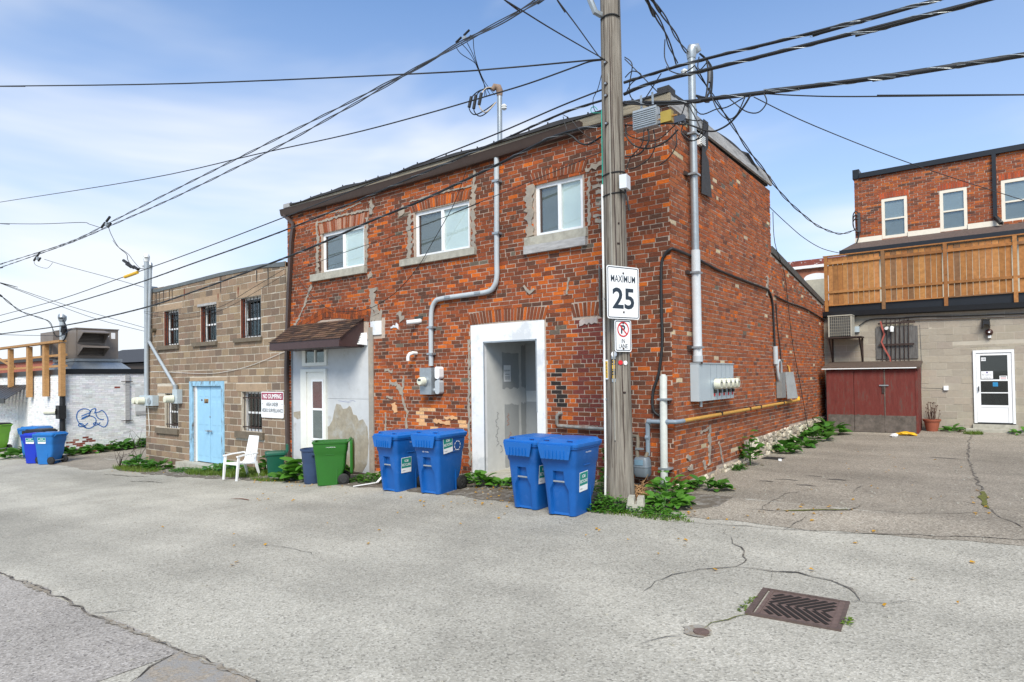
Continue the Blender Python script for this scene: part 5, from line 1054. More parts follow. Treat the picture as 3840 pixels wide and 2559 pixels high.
# ------------------------------------------------------------------ overhead cables
CABLES = [
('A',0.012,[[-31.97,-1.0,4.84],[-30.74,-1.0,4.86],[-23.36,-1.0,4.96],[-17.81,-1.0,5.2],[-13.77,-1.0,5.38],[-8.92,-1.0,5.66],[-4.4,-1.0,5.95],[-2.69,-1.0,6.06],[-1.42,-1.0,6.18],[-0.64,-1.0,6.23]]),
('B',0.017,[[-31.76,-1.05,4.52],[-30.54,-1.05,4.53],[-23.2,-1.05,4.66],[-17.17,-1.05,4.86],[-13.66,-1.05,5.05],[-8.85,-1.05,5.33],[-4.36,-1.05,5.73],[-2.69,-1.05,5.88],[-1.36,-1.05,6.03],[-0.62,-1.05,6.04]]),
('C',0.022,[[-32.18,-0.95,4.03],[-30.94,-0.95,4.05],[-22.97,-0.95,3.97],[-17.13,-0.95,4.09],[-13.88,-0.95,4.29],[-9.89,-0.95,4.64],[-7.94,-0.95,4.84],[-6.23,-0.95,5.07],[-4.93,-0.95,5.21],[-4.46,-0.95,5.27],[-2.68,-0.95,5.55],[-1.52,-0.95,5.75],[-0.68,-0.95,5.71]]),
('D',0.012,[[-13.52,-5.37,8.46],[-13.25,-5.29,8.41],[-8.24,-3.69,7.58],[-3.37,-2.14,6.88],[-1.98,-1.7,6.71],[-0.61,-1.26,6.58],[-0.49,-1.22,6.55]]),
('E',0.012,[[-32.04,-1.0,10.01],[-30.74,-1.0,9.88],[-16.5,-1.0,8.03],[-10.1,-1.0,7.38],[-6.76,-1.0,7.03],[-4.53,-1.0,6.86],[-2.89,-1.0,6.77],[-1.99,-1.0,6.73],[-1.18,-1.0,6.73],[-0.85,-1.0,6.73],[-0.61,-1.0,6.68]]),
('F1',0.013,[[-31.64,-1.0,7.17],[-30.74,-1.0,7.13],[-22.72,-1.0,6.96],[-18.61,-1.0,7.12],[-15.16,-1.0,7.29],[-11.13,-1.0,7.48],[-8.98,-1.0,7.58],[-6.75,-1.0,7.69],[-4.51,-1.0,7.82],[-3.45,-1.0,7.93],[-2.5,-1.0,7.99],[-1.8,-1.0,8.07],[-1.47,-1.0,8.11]]),
('F2',0.013,[[-31.52,-1.03,7.01],[-30.62,-1.03,6.96],[-22.63,-1.03,6.9],[-18.53,-1.03,6.98],[-14.71,-1.03,7.08],[-10.98,-1.03,7.25],[-8.94,-1.03,7.37],[-6.71,-1.03,7.57],[-4.48,-1.03,7.78],[-3.43,-1.03,7.87],[-2.48,-1.03,7.93],[-1.68,-1.03,8.01],[-1.36,-1.03,8.07]]),
('G1',0.008,[[0.08,-4.42,5.76],[0.06,-4.34,5.78],[-0.02,-3.91,5.89],[-0.18,-3.02,6.11],[-0.5,-1.23,6.58]]),
('G2',0.008,[[0.52,-4.08,5.76],[0.49,-4.0,5.78],[0.15,-3.06,6.05],[-0.41,-1.52,6.48],[-0.5,-1.23,6.58]]),
('H1',0.02,[[-0.27,-1.0,6.23],[0.44,-1.0,6.22],[1.17,-1.0,6.18],[2.18,-1.0,6.1],[3.65,-1.0,6.02],[3.96,-1.0,6.01]]),
('H2',0.024,[[-0.25,-1.05,6.03],[0.18,-1.05,6.07],[0.92,-1.05,6.02],[2.19,-1.05,5.94],[4.13,-1.05,5.83],[4.4,-1.05,5.82]]),
('I',0.028,[[-0.28,-1.0,5.93],[0.62,-1.0,5.69],[1.11,-1.0,5.61],[1.73,-1.0,5.51],[2.17,-1.0,5.44],[1.75,-1.0,5.52],[2.87,-1.0,5.34],[4.36,-1.0,5.16],[4.54,-1.0,5.14]]),
('J',0.008,[[1.75,-1.0,5.49],[2.19,-1.0,5.34],[2.79,-1.0,5.16],[4.35,-1.0,4.74],[4.53,-1.0,4.69]]),
('K',0.008,[[1.2,0.44,6.1],[1.76,1.93,5.97],[2.98,5.06,5.84],[4.72,9.45,5.8],[4.9,9.9,5.8]]),
('L',0.014,[[0.15,0.76,7.02],[0.14,1.47,6.89],[0.12,2.51,6.72],[0.12,2.64,6.7],[0.1,3.79,6.5],[0.11,5.02,6.33],[0.12,6.34,6.13],[0.18,7.66,6.0],[0.3,9.42,5.89],[0.52,11.3,5.96],[0.71,12.74,6.3]]),
('M',0.009,[[0.04,5.6,5.67],[0.12,6.66,5.51],[0.24,8.05,5.33],[0.42,9.47,5.24],[0.67,11.1,5.31]]),
('N1',0.014,[[0.61,-2.15,6.68],[0.57,-1.98,6.7],[0.35,-0.97,6.85],[0.15,-0.24,6.94],[-0.04,0.49,7.02]]),
('N2',0.014,[[0.66,-2.12,6.67],[0.62,-1.92,6.71],[0.43,-1.02,6.91],[0.17,0.12,7.14],[0.06,0.68,7.26]]),
('O1',0.013,[[-17.39,-4.45,4.41],[-17.95,-4.13,4.32],[-19.58,-3.22,4.06],[-21.12,-2.25,4.01],[-21.9,-1.78,3.93],[-23.32,-1.19,3.59],[-23.85,-0.85,3.62],[-25.2,-0.08,4.0]]),
('O2',0.008,[[-19.9,-3.86,4.96],[-19.85,-3.67,4.91],[-19.45,-2.07,4.33],[-18.9,0.07,3.68]]),
('O3',0.008,[[-19.7,-3.7,4.88],[-19.66,-3.51,4.8],[-19.43,-2.37,4.33],[-19.21,-1.29,3.92],[-18.9,0.07,3.56]]),
('O4',0.009,[[-24.57,-1.16,6.56],[-23.21,-0.87,6.18],[-20.83,-0.36,5.57],[-18.87,0.06,5.05]]),
('O5',0.009,[[-17.41,-4.44,3.18],[-18.1,-4.1,3.23],[-20.84,-2.7,3.41],[-25.54,-0.32,3.73]]),
('O6',0.012,[[-28.65,-1.78,8.48],[-28.18,-1.63,8.41],[-25.94,-0.88,8.18],[-23.82,-0.18,8.03],[-23.41,-0.04,7.92],[-22.8,0.16,7.71]]),
('O7',0.012,[[-22.61,0.3,7.78],[-22.07,0.2,7.37],[-21.16,0.09,6.77],[-20.42,0.07,6.41],[-20.1,-0.01,6.15],[-19.68,-0.05,5.9],[-19.17,-0.03,5.74],[-18.6,-0.0,5.66]]),
('O8',0.009,[[-22.48,0.41,7.24],[-21.77,0.31,6.89],[-20.69,0.22,6.48],[-19.98,0.12,6.12],[-19.18,0.02,5.75],[-18.6,-0.0,5.68]]),
('O9',0.007,[[-24.89,-1.4,6.51],[-24.85,-1.37,6.36],[-24.66,-1.22,6.25],[-24.47,-1.08,6.23],[-24.32,-0.97,6.43]]),
('P',0.007,[[-10.13,-0.12,4.62],[-10.03,-0.12,4.57],[-9.39,-0.12,4.0],[-8.64,-0.12,3.55],[-8.01,-0.12,3.43],[-7.46,-0.12,3.41],[-6.88,-0.12,3.49],[-6.18,-0.12,3.76],[-5.56,-0.12,4.2],[-5.09,-0.12,4.7],[-4.78,-0.12,5.04],[-4.5,-0.12,5.37],[-4.28,-0.12,5.77],[-4.08,-0.12,6.14]]),
('Q',0.006,[[-9.99,-0.1,4.61],[-8.13,-0.2,4.77],[-5.44,-0.33,4.95],[-3.57,-0.44,5.13],[-3.69,-1.06,4.83],[-1.95,-1.1,5.05],[-0.58,-1.14,5.22]]),
('Rw',0.006,[[-18.27,-0.03,2.19],[-17.01,-0.03,2.15],[-14.64,-0.03,2.07],[-13.27,-0.03,2.13],[-12.01,-0.03,2.29],[-10.41,-0.03,2.62]]),
('S1',0.006,[[-17.66,-0.5,4.12],[-15.26,-0.5,3.86],[-13.04,-0.5,3.88],[-11.35,-0.5,4.24],[-9.84,-0.5,4.59]]),
('S2',0.006,[[-18.14,-0.3,4.12],[-16.87,-0.3,3.89],[-15.46,-0.3,3.76],[-13.29,-0.3,3.83],[-11.23,-0.3,4.25],[-10.09,-0.3,4.53]]),
('T',0.007,[[-3.69,-0.92,7.92],[-3.75,-0.71,7.9],[-3.81,-0.25,7.93],[-3.91,-0.02,7.88],[-4.06,0.32,7.82],[-4.3,0.63,7.72]]),
('T',0.007,[[-3.61,-0.86,7.99],[-3.69,-0.54,7.97],[-3.82,-0.2,7.91],[-4.01,0.2,7.83],[-4.13,0.51,7.77],[-4.2,0.7,7.74]]),
('T',0.007,[[-3.53,-0.8,8.01],[-3.67,-0.47,7.96],[-3.85,-0.11,7.89],[-4.06,0.31,7.82],[-4.27,0.65,7.74]]),
('T',0.007,[[-3.44,-0.73,8.09],[-3.63,-0.48,8.0],[-3.82,-0.15,7.91],[-4.0,0.27,7.81],[-4.13,0.76,7.75]]),
('tan',0.008,[[-0.25,-1.0,6.61],[-0.13,-1.0,6.46],[-0.18,-1.0,6.16],[-0.14,-1.0,5.95],[0.13,-1.0,5.76]]),
('tan',0.008,[[-0.24,-1.02,6.57],[0.0,-1.02,6.27],[0.27,-1.02,5.93]]),
('tan',0.008,[[-0.23,-1.04,6.28],[-0.11,-1.04,6.34],[0.03,-1.04,6.24],[-0.13,-1.04,6.16],[-0.22,-1.04,6.04]]),
('tan',0.008,[[0.35,-1.06,6.16],[0.17,-1.06,5.95],[0.06,-1.06,5.83]]),
('tan',0.008,[[0.74,-1.0,5.67],[0.89,-1.0,5.45],[1.11,-1.0,5.46],[1.26,-1.0,5.45],[1.49,-1.0,5.52]]),
('tan',0.008,[[1.74,-1.02,5.49],[1.77,-1.02,5.36],[1.66,-1.02,5.26],[1.49,-1.02,5.33],[1.3,-1.02,5.54]]),
('tan',0.012,[[1.58,-1.04,5.51],[1.47,-1.04,5.36],[1.32,-1.04,5.22],[1.17,-1.04,5.16],[1.04,-1.04,5.16],[0.85,-1.04,5.26],[0.63,-1.04,5.4]]),
('tan',0.008,[[1.51,-1.06,5.49],[1.4,-1.06,5.29],[1.28,-1.06,5.26],[1.15,-1.06,5.41],[1.08,-1.06,5.59]]),
('tan',0.008,[[0.68,-1.0,5.67],[0.62,-1.0,5.52],[0.56,-1.0,5.43],[0.45,-1.0,5.35],[0.21,-1.0,5.24],[-0.15,-1.0,5.38],[-0.25,-1.0,5.49]]),
('tan',0.012,[[-0.24,-1.02,5.57],[-0.23,-1.02,5.4],[-0.08,-1.02,5.22],[0.16,-1.02,5.14],[0.4,-1.02,5.19],[0.57,-1.02,5.31]]),
('tan',0.012,[[0.12,-1.04,5.42],[0.13,-1.04,5.25],[0.02,-1.04,5.11],[-0.13,-1.04,5.08],[-0.25,-1.04,5.1]]),
('tan',0.008,[[0.07,-1.06,5.42],[0.03,-1.06,5.21],[-0.15,-1.06,5.06],[-0.23,-1.06,4.89]]),
('tan',0.008,[[0.19,-1.0,5.41],[0.21,-1.0,5.18],[0.12,-1.0,5.01],[-0.09,-1.0,4.92],[-0.23,-1.0,4.92]]),
('tan',0.008,[[0.65,-1.02,5.37],[0.62,-1.02,5.24],[0.73,-1.02,5.11],[0.9,-1.02,5.12],[1.0,-1.02,5.26],[0.9,-1.02,5.36]]),
('tan',0.008,[[0.75,-1.04,5.58],[0.9,-1.04,5.2],[0.79,-1.04,5.09],[0.63,-1.04,5.24]]),
('tan',0.012,[[-0.23,-1.06,5.88],[0.22,-1.06,5.74],[0.65,-1.06,5.64],[0.92,-1.06,5.61]]),
('tan',0.008,[[-0.27,-1.0,5.72],[0.34,-1.0,5.59],[0.78,-1.0,5.39],[0.89,-1.0,5.37]]),
('tan',0.008,[[0.53,-1.02,5.32],[0.54,-1.02,5.1],[0.42,-1.02,4.94],[0.27,-1.02,4.86]]),
('tan',0.012,[[-0.25,-1.04,5.58],[0.06,-1.04,5.48],[0.41,-1.04,5.43],[0.69,-1.04,5.34]]),
('tan',0.008,[[0.43,-1.06,6.23],[0.49,-1.06,6.15],[0.66,-1.06,6.06],[0.85,-1.06,6.12]]),
('tan',0.008,[[0.39,-1.0,6.66],[0.38,-1.0,6.41],[0.44,-1.0,6.24]]),
('tan',0.008,[[0.89,-1.02,6.24],[0.87,-1.02,6.11],[0.91,-1.02,6.06],[1.0,-1.02,6.13]]),
('tan',0.008,[[0.65,-1.04,6.08],[0.76,-1.04,6.01],[0.89,-1.04,6.04]]),
('tanL',0.006,[[-0.63,-1.0,6.51],[-0.71,-1.0,6.27],[-0.8,-1.0,6.12],[-0.77,-1.0,5.94],[-0.66,-1.0,5.89]]),
('tanL',0.006,[[-1.35,-1.0,6.03],[-1.2,-1.0,5.91],[-1.02,-1.0,5.68],[-0.65,-1.0,5.35]]),
('tanL',0.006,[[-1.35,-1.0,6.0],[-1.32,-1.0,5.89],[-1.28,-1.0,5.77]]),
('tanLT',0.006,[[-0.63,-1.03,5.86],[-0.8,-1.03,5.91],[-0.82,-1.03,5.98],[-0.76,-1.03,5.99],[-0.71,-1.03,5.93]]),
('tanLB',0.016,[[-0.68,-0.95,5.54],[-0.92,-0.95,5.47],[-1.08,-0.95,5.53],[-1.21,-0.95,5.66],[-1.35,-0.95,5.74],[-1.52,-0.95,5.75]]),
]
CL = {'A': ('thin black cable with yellow sleeve strung along the lane', 'overhead cable'), 'B': ('middle black lashed cable of three strung along the lane', 'overhead cable'), 'C': ('thick lowest black cable crossing in front of the brick windows', 'overhead cable'),
 'D': ('topmost nearly level black cable running left from the pole', 'overhead cable'), 'E': ('single black cable falling gently left behind the twisted pair', 'overhead cable'), 'F1': ('upper strand of the twisted power line falling to the left', 'overhead cable'), 'F2': ('lower strand of the twisted power line falling to the left', 'overhead cable'),
 'G1': ('long thin wire coming down to the pole from top left', 'wire'), 'G2': ('short steep thin wire coming down to the pole top', 'wire'), 'H1': ('upper thick black cable rising right from the pole', 'overhead cable'), 'H2': ('lower thick black cable rising right from the pole', 'overhead cable'),
 'I': ('heavy wrapped cable bundle running right past the mast', 'overhead cable'), 'J': ('thin level wire running right below the wrapped bundle', 'wire'), 'K': ('thin wire falling right towards the rear brick building', 'wire'), 'L': ('twisted drop cable from mast to the rear building corner', 'drop cable'),
 'M': ('sagging drop wire between brick parapet and cedar fence', 'drop cable'), 'N1': ('left twisted drop cable coming down to the galvanised mast', 'drop cable'), 'N2': ('right twisted drop cable ending at the mast weatherhead', 'drop cable'), 'O1': ('drop cable curving down to the white building mast', 'drop cable'),
 'O2': ('upper of two thin wires sloping right to block building', 'wire'), 'O3': ('lower of two thin wires sloping right to block building', 'wire'), 'O4': ('thin wire from twisted line to the block building roof', 'wire'), 'O5': ('thin level wire reaching the white building mast', 'wire'), 'O6': ('thin wavy cable entering left to the line connectors', 'wire'),
 'O7': ('front drop cable hanging to the block building mast', 'drop cable'), 'O8': ('rear drop cable hanging to the block building mast', 'drop cable'), 'O9': ('small loop of wire hanging under far left connectors', 'wire'), 'P': ('thin black wire drooping over the shingled canopy', 'wire'), 'Q': ('thin straight wire crossing the brick front below the windows', 'wire'),
 'Rw': ('thin white wire drooping across the block building front', 'wire'), 'S1': ('upper thin wire hanging before the block building windows', 'wire'), 'S2': ('lower thin wire hanging before the block building windows', 'wire')}
tang = thing('cable_tangle', 'tangle of looped black cables right of the pole before the brick corner', 'cables', (.3, -1, 5))
tanl = thing('cable_loops', 'loose wire loops just left of the pole under the eave', 'cables', (-1, -1, 5.6))
tdrop = thing('service_drop', 'fan of four thin drop wires from twisted line to roof mast', 'drop cable', (-3.7, -.9, 7.8))
# spans run on past the picture: metres added before the first and after the last point
RUN_ON = {'A': (18, 0), 'B': (18, 0), 'C': (18, 0), 'D': (18, 0), 'E': (14, 0), 'F1': (18, 5), 'F2': (18, 5), 'G1': (7, 0), 'G2': (7, 0), 'H1': (0, 22), 'H2': (0, 22), 'I': (0, 22), 'J': (0, 22), 'K': (0, 6), 'N1': (9, 0), 'N2': (9, 0), 'O1': (9, 0), 'O2': (9, 0), 'O3': (9, 0), 'O5': (9, 0), 'O6': (14, 0)}
for key, rad, pts in CABLES:
    if key in RUN_ON:
        a_, b_ = RUN_ON[key]; pts = list(pts)
        if a_: d_ = (Vector(pts[0])-Vector(pts[1])).normalized(); pts = [tuple(Vector(pts[0])+d_*a_)]+pts
        if b_: d_ = (Vector(pts[-1])-Vector(pts[-2])).normalized(); pts = pts+[tuple(Vector(pts[-1])+d_*b_)]
    P = smoothpts(pts, 5); sides = 6
    mb = MB()
    if key in ('F1', 'F2', 'N1', 'N2', 'L', 'O1'):      # two cores twisted round each other
        P = smoothpts(pts, 12); dist = 0; A = []; B = []
        for i, p in enumerate(P):
            if i: dist += (P[i]-P[i-1]).length
            d = (P[min(i+1, len(P)-1)]-P[max(i-1, 0)]).normalized(); u = d.orthogonal().normalized(); w = d.cross(u); a = dist*3.2
            o_ = (u*math.cos(a)+w*math.sin(a))*rad*1.2; A.append(p+o_); B.append(p-o_)
        mb.tube(A, rad*.85, 5); mb.tube(B, rad*.7, 5)
    else: mb.tube(P, rad, sides)
    mat = m_cableg if key in ('F1', 'F2') else (m_pvcw if key == 'Rw' else (bpy.data.materials['green_wire'] if key == 'tanLT' else m_cable))
    if key == 'tan': mb.build('cable_loop', mat, tang, smooth=60)
    elif key.startswith('tanL'): mb.build('cable_loop', mat, tanl, smooth=60)
    elif key == 'T': mb.build('drop_wire', mat, tdrop, smooth=60)
    else:
        o = mb.build('overhead_cable' if CL[key][1] == 'overhead cable' else CL[key][1].replace(' ', '_'), mat, smooth=60); tag(o, *CL[key])
        if key in ('B', 'C', 'H1', 'H2', 'I'):           # lashing wire wound round the strand
            Pw = smoothpts(pts, 26); mb = MB(); dist = 0; A = []
            for i, p in enumerate(Pw):
                if i: dist += (Pw[i]-Pw[i-1]).length
                d = (Pw[min(i+1, len(Pw)-1)]-Pw[max(i-1, 0)]).normalized(); u = d.orthogonal().normalized(); w = d.cross(u); a = dist*9
                A.append(p+(u*math.cos(a)+w*math.sin(a))*(rad+.003))
            mb.tube(A, .0035, 4); mb.build('lashing_wire', m_galv, o)
def insul(c, parent, mat=m_pvcw):
    mb = MB(); c = Vector(c)
    for i, r in enumerate((.03, .055, .03, .055, .03)): mb.cyl(c+V(0, 0, -.05+i*.022), c+V(0, 0, -.03+i*.022), r, 10)
    mb.build('insulator', mat, parent)
def weatherhead(c, r, parent, mat, dirx=(1, 0, 0)):
    d = Vector(dirx); mb = MB(); mb.tube([c+V(0, 0, -.04), c+V(0, 0, .06), c+V(0, 0, .13)+d*.03, c+V(0, 0, .15)+d*.12, c+V(0, 0, .08)+d*.18], [r, r*1.25, r*1.3, r*1.15, r*.8], 12); mb.build('weatherhead', mat, parent, smooth=50)
# yellow sleeve on the lane cable, splices on the twisted line
o = MB().tube([(-17.8, -1.0, 5.185), (-17.35, -1.0, 5.205), (-16.9, -1.0, 5.23)], .05, 10).build('cable_sleeve', m_yellow); tag(o, 'yellow plastic sleeve round the lane cable at left', 'cable guard')
for p, lab in (((-19.2, -1.0, 7.08), 'black splice connectors on twisted line above the block mast'), ((-25.9, -1.0, 6.78), 'black splice connectors on twisted line at far left'), ((-3.42, -1.0, 7.97), 'black splice connectors on twisted line above the roof mast')):
    c = Vector(p); t = thing('line_connector', lab, 'connector', c)
    for q, r, l in ((V(-.25, 0, .02), .05, .12), (V(.1, 0, .14), .05, .12), (V(.2, 0, -.06), .045, .1)): 
        s_ = .55 if p[0] > -5 else 1.1
        MB().cyl(c+q*s_-V(l, 0, l*.4)*s_, c+q*s_+V(l, 0, l*.4)*s_, r*s_*.7, 8).build('splice', m_black, t)
    MB().box(c-V(.06, .03, .05)*s_, c+V(.06, .03, .05)*s_).build('clamp', m_galv, t)

# ------------------------------------------------------------------ masts, conduits and meters
rm = thing('roof_service_mast', 'short galvanised service mast standing on the brick roof edge', 'mast', (-3.66, .25, 6.4))
MB().cyl((-3.66, .3, 6.3), (-3.645, .3, 7.45), .05, 12).build('pipe', m_galv, rm, smooth=40); weatherhead(V(-3.645, .3, 7.47), .055, rm, M('old_tape', (.22, .15, .11), .8), (-.6, -.5, 0)); insul((-3.5, .25, 7.15), rm)
for i, (x, z) in enumerate(((-4.12, 7.16), (-4.0, 7.1), (-3.86, 7.14))):
    P_ = smoothpts([V(-3.68, .26, 7.58), V(lerp(-3.7, x, .6), .1, 7.57), V(x+.02, -.02, 7.42), V(x-.02, -.06, z+.05), V(x+.08, -.02, z-.1), V(lerp(x, -3.7, .6), .1, z-.02), V(-3.69, .24, 7.3)], 5)
    MB().tube(P_, .011, 6).build('tail_wire', m_cable if i < 2 else M('pale_tail', (.5, .42, .32), .6), rm, smooth=60); MB().cyl((x+.02, -.03, 7.43), (x-.02, -.06, z+.06), .032, 8).build('splice', m_black, rm)
cd_ = thing('wall_conduit', 'grey conduit bending down the brick front to the single meter', 'conduit', (-4.3, 0, 3.5))
pts = [(-3.45, 6.12), (-3.48, 4.2), (-3.485, 3.78), (-3.55, 3.60), (-3.72, 3.505), (-4.3, 3.49), (-4.95, 3.475), (-5.12, 3.43), (-5.22, 3.28), (-5.25, 3.0), (-5.262, 2.1)]
MB().tube(smoothpts([(u, -.07, z) for u, z in pts], 4), .05, 12).build('pipe', m_pvc, cd_, smooth=50)
for u, z in ((-3.46, 5.6), (-3.475, 4.6), (-3.95, 3.50), (-4.75, 3.485), (-5.25, 2.9), (-5.262, 2.35)): MB().box((u-.065, -.135, z-.02), (u+.085, .0, z+.02)).build('clamp', m_galv, cd_)
mt = thing('wall_electric_meter', 'single galvanised electric meter box on the brick front wall', 'electric meter', (-5.3, -.15, 1.8))
MB().box((-5.47, -.2, 1.51), (-5.14, -.01, 2.06)).build('enclosure', m_galv, mt); 
mb = MB(); mb.cyl((-5.33, -.2, 1.78), (-5.33, -.23, 1.78), .105, 20); mb.build('meter_ring', m_galv, mt); mb = MB(); mb.tube([(-5.33, -.23, 1.78), (-5.33, -.33, 1.78), (-5.33, -.35, 1.78)], [.092, .088, .07], 20); mb.build('meter_dome', m_meter, mt, smooth=40); MB().box((-5.37, -.352, 1.79), (-5.29, -.3505, 1.83)).build('display', m_ink, mt)
for z0, z1, mm in ((1.83, 2.08, m_white), (1.52, 1.80, m_pvc)): MB().prism(rrect(.13, z1-z0, .05), frame((-5.02, -.12, (z0+z1)/2)), -.1, .03).build('side_box', mm, mt)
MB().cyl((-5.02, -.1, 1.79), (-5.02, -.1, 1.84), .035, 10).build('nipple', m_pvc, mt); MB().cyl((-5.15, -.1, 1.6), (-5.05, -.1, 1.6), .035, 10).build('nipple', m_pvc, mt)
# yard wall mast and five-meter panel
ym = thing('wall_service_mast', 'tall galvanised and white conduit mast on the yard wall', 'mast', (.12, 1.03, 4))
MB().cyl((.11, .765, 3.9), (.11, .745, 7.2), .062, 16).build('upper_pipe', m_galv, ym, smooth=40); MB().cyl((.11, .775, 2.05), (.11, .765, 3.93), .075, 16).build('lower_pipe', M('white_conduit', (.56, .59, .61), .45, var=.05), ym, smooth=40); MB().cyl((.11, .775, 2.06), (.11, .775, 2.16), .085, 16).build('coupling', m_pvc, ym, smooth=40); MB().cyl((.11, .775, 2.02), (.11, .775, 2.07), .078, 16).build('locknut', m_iron, ym)
weatherhead(V(.11, .745, 7.2), .07, ym, m_galv, (.5, .5, 0)); insul((.03, .62, 6.9), ym)
for y, z in ((.755, 5.88), (.765, 3.55), (.775, 2.30), (.755, 5.2)): MB().box((.0, y-.2, z-.03), (.05, y-.05, z+.03)).build('strut', m_iron, ym); MB().box((.03, y-.10, z-.015), (.19, y+.10, z+.015)).build('clamp', m_galv, ym)
for i, (dy, dz_) in enumerate(((.15, -.1), (.28, .02), (.35, -.05))): MB().tube(smoothpts([(.2, .9, 7.28), (.26, .9+dy, 7.2), (.28, .9+dy, 6.9), (.23, .85+dy, 6.6+dz_), (.18, .75, 6.52)], 4), .016, 6).build('lead_wire', m_cable, ym)
for a, b in (((.27, 1.12, 6.85), (.28, 1.16, 7.1)),): MB().cyl(a, b, .03, 8).build('splice', m_cableg, ym)
mp_ = thing('meter_panel', 'wide grey five meter electric panel on the yard brick wall', 'meter panel', (.2, 1.8, 1.7))
MB().box((.012, .68, 1.40), (.16, 2.44, 2.03)).build('cabinet', m_boxgrey, mp_)
for i, y in enumerate((1.23, 1.53, 1.77, 2.01, 2.24)): MB().box((.16, y-.004, 1.41), (.163, y+.004, 2.02)).build('seam', M('panel_seam', (.2, .24, .27), .5) if i == 0 else bpy.data.materials['panel_seam'], mp_)
MB().box((.008, .67, 2.031), (.175, 2.45, 2.045)).build('rain_lip', m_boxgrey, mp_); MB().cyl((.1, .9, 1.40), (.1, .9, 1.30), .028, 10).build('drain_plug', m_galv, mp_)
m_dial = M('dial', (.42, .42, .34), .5)
for y in (1.40, 1.65, 1.89, 2.13, 2.35):
    MB().cyl((.16, y, 1.68), (.185, y, 1.68), .105, 22).build('meter_ring', m_galv, mp_); MB().tube([(.185, y, 1.68), (.27, y, 1.68), (.29, y, 1.68)], [.092, .09, .075], 22).build('meter_dome', m_meter, mp_, smooth=40); MB().cyl((.2905, y, 1.68), (.293, y, 1.68), .058, 18).build('meter_face', m_dial, mp_); MB().box((.2935, y-.03, 1.69), (.2945, y+.03, 1.71)).build('meter_index', m_ink, mp_)
    MB().box((.163, y-.04, 1.52), (.20, y+.03, 1.575)).build('seal', m_black, mp_); MB().box((.163, y-.03, 1.465), (.17, y+.02, 1.52)).build('red_tag', m_red, mp_)
# splice box with cables further along
sb2 = thing('wall_splice_box', 'narrow grey splice box hung by black cables on the yard wall', 'splice box', (.1, 6.3, 1.6))
MB().box((.02, 5.95, 1.27), (.14, 6.30, 1.86)).build('back_box', M('grey_case', (.20, .205, .20), .5), sb2); mb = MB(); mb.add([(.16, 6.28, 1.87), (.24, 6.62, 1.87), (.28, 6.85, 1.24), (.18, 6.33, 1.24), (.14, 6.28, 1.87), (.22, 6.62, 1.87), (.26, 6.85, 1.24), (.16, 6.33, 1.24)], [(0, 1, 2, 3), (5, 4, 7, 6), (0, 4, 5, 1), (1, 5, 6, 2), (2, 6, 7, 3), (3, 7, 4, 0)]); mb.build('hanging_cover', M('grey_cover', (.30, .315, .315), .5), sb2)
MB().cyl((.06, 5.78, 2.06), (.06, 5.76, 2.47), .055, 12).build('cable_duct', m_pvc, sb2, smooth=40); MB().tube(smoothpts([(.06, 5.78, 2.1), (.08, 5.83, 1.95), (.08, 5.9, 1.75), (.07, 6.0, 1.65)], 4), .03, 8).build('cable', m_pvc, sb2, smooth=40); MB().tube(smoothpts([(.06, 6.25, 1.86), (.08, 6.15, 2.05), (.08, 6.05, 2.15), (.06, 5.98, 2.1), (.06, 5.95, 1.9)], 4), .025, 8).build('cable', m_pvc, sb2, smooth=40)
def wallcable(name, pts, rad, label, mat=m_cable, cat='wall cable'): return tag(MB().tube(smoothpts(pts, 5), rad, 7).build(name, mat, smooth=60), label, cat)
wallcable('wall_cable', [(-.226, -.04, 1.195), (-.312, -.05, 1.26), (-.339, -.05, 1.4), (-.32, -.04, 1.617), (-.227, -.03, 1.89), (-.16, -.03, 2.377), (-.164, -.03, 2.92), (-.151, -.03, 3.6), (-.09, -.03, 3.76), (0, -.03, 3.84), (.04, .1, 3.848), (.035, .9, 3.838), (.035, 1.6, 3.80), (.035, 2.24, 3.77), (.035, 3.8, 3.75), (.035, 4.9, 3.745), (.035, 5.4, 3.72), (.035, 5.7, 3.48), (.04, 5.77, 2.9), (.05, 5.77, 2.45)], .024, 'black cable running round the brick corner and along the yard wall')
wallcable('wall_cable', [(.03, 5.95, 3.657), (.03, 6.5, 3.63), (.03, 7.2, 3.6), (.03, 8.2, 3.6), (.03, 9.2, 3.58), (.03, 10.4, 3.5), (.03, 11.4, 3.44)], .02, 'black cable along the far lower part of the yard wall')
wallcable('wall_cable', [(.03, 6.02, 3.5), (.03, 6.1, 3.0), (.03, 6.3, 2.4), (.03, 6.4, 1.87)], .012, 'thin black cable falling straight into the splice box')
wallcable('wall_wire', [(.05, 5.84, 5.6), (.04, 6.0, 4.9), (.05, 6.76, 4.27), (.05, 7.1, 3.4), (.05, 7.44, 2.55), (.06, 8.1, 1.5), (.07, 8.7, .48), (.08, 8.9, .12)], .008, 'thin loose wire hanging diagonally down the yard wall')
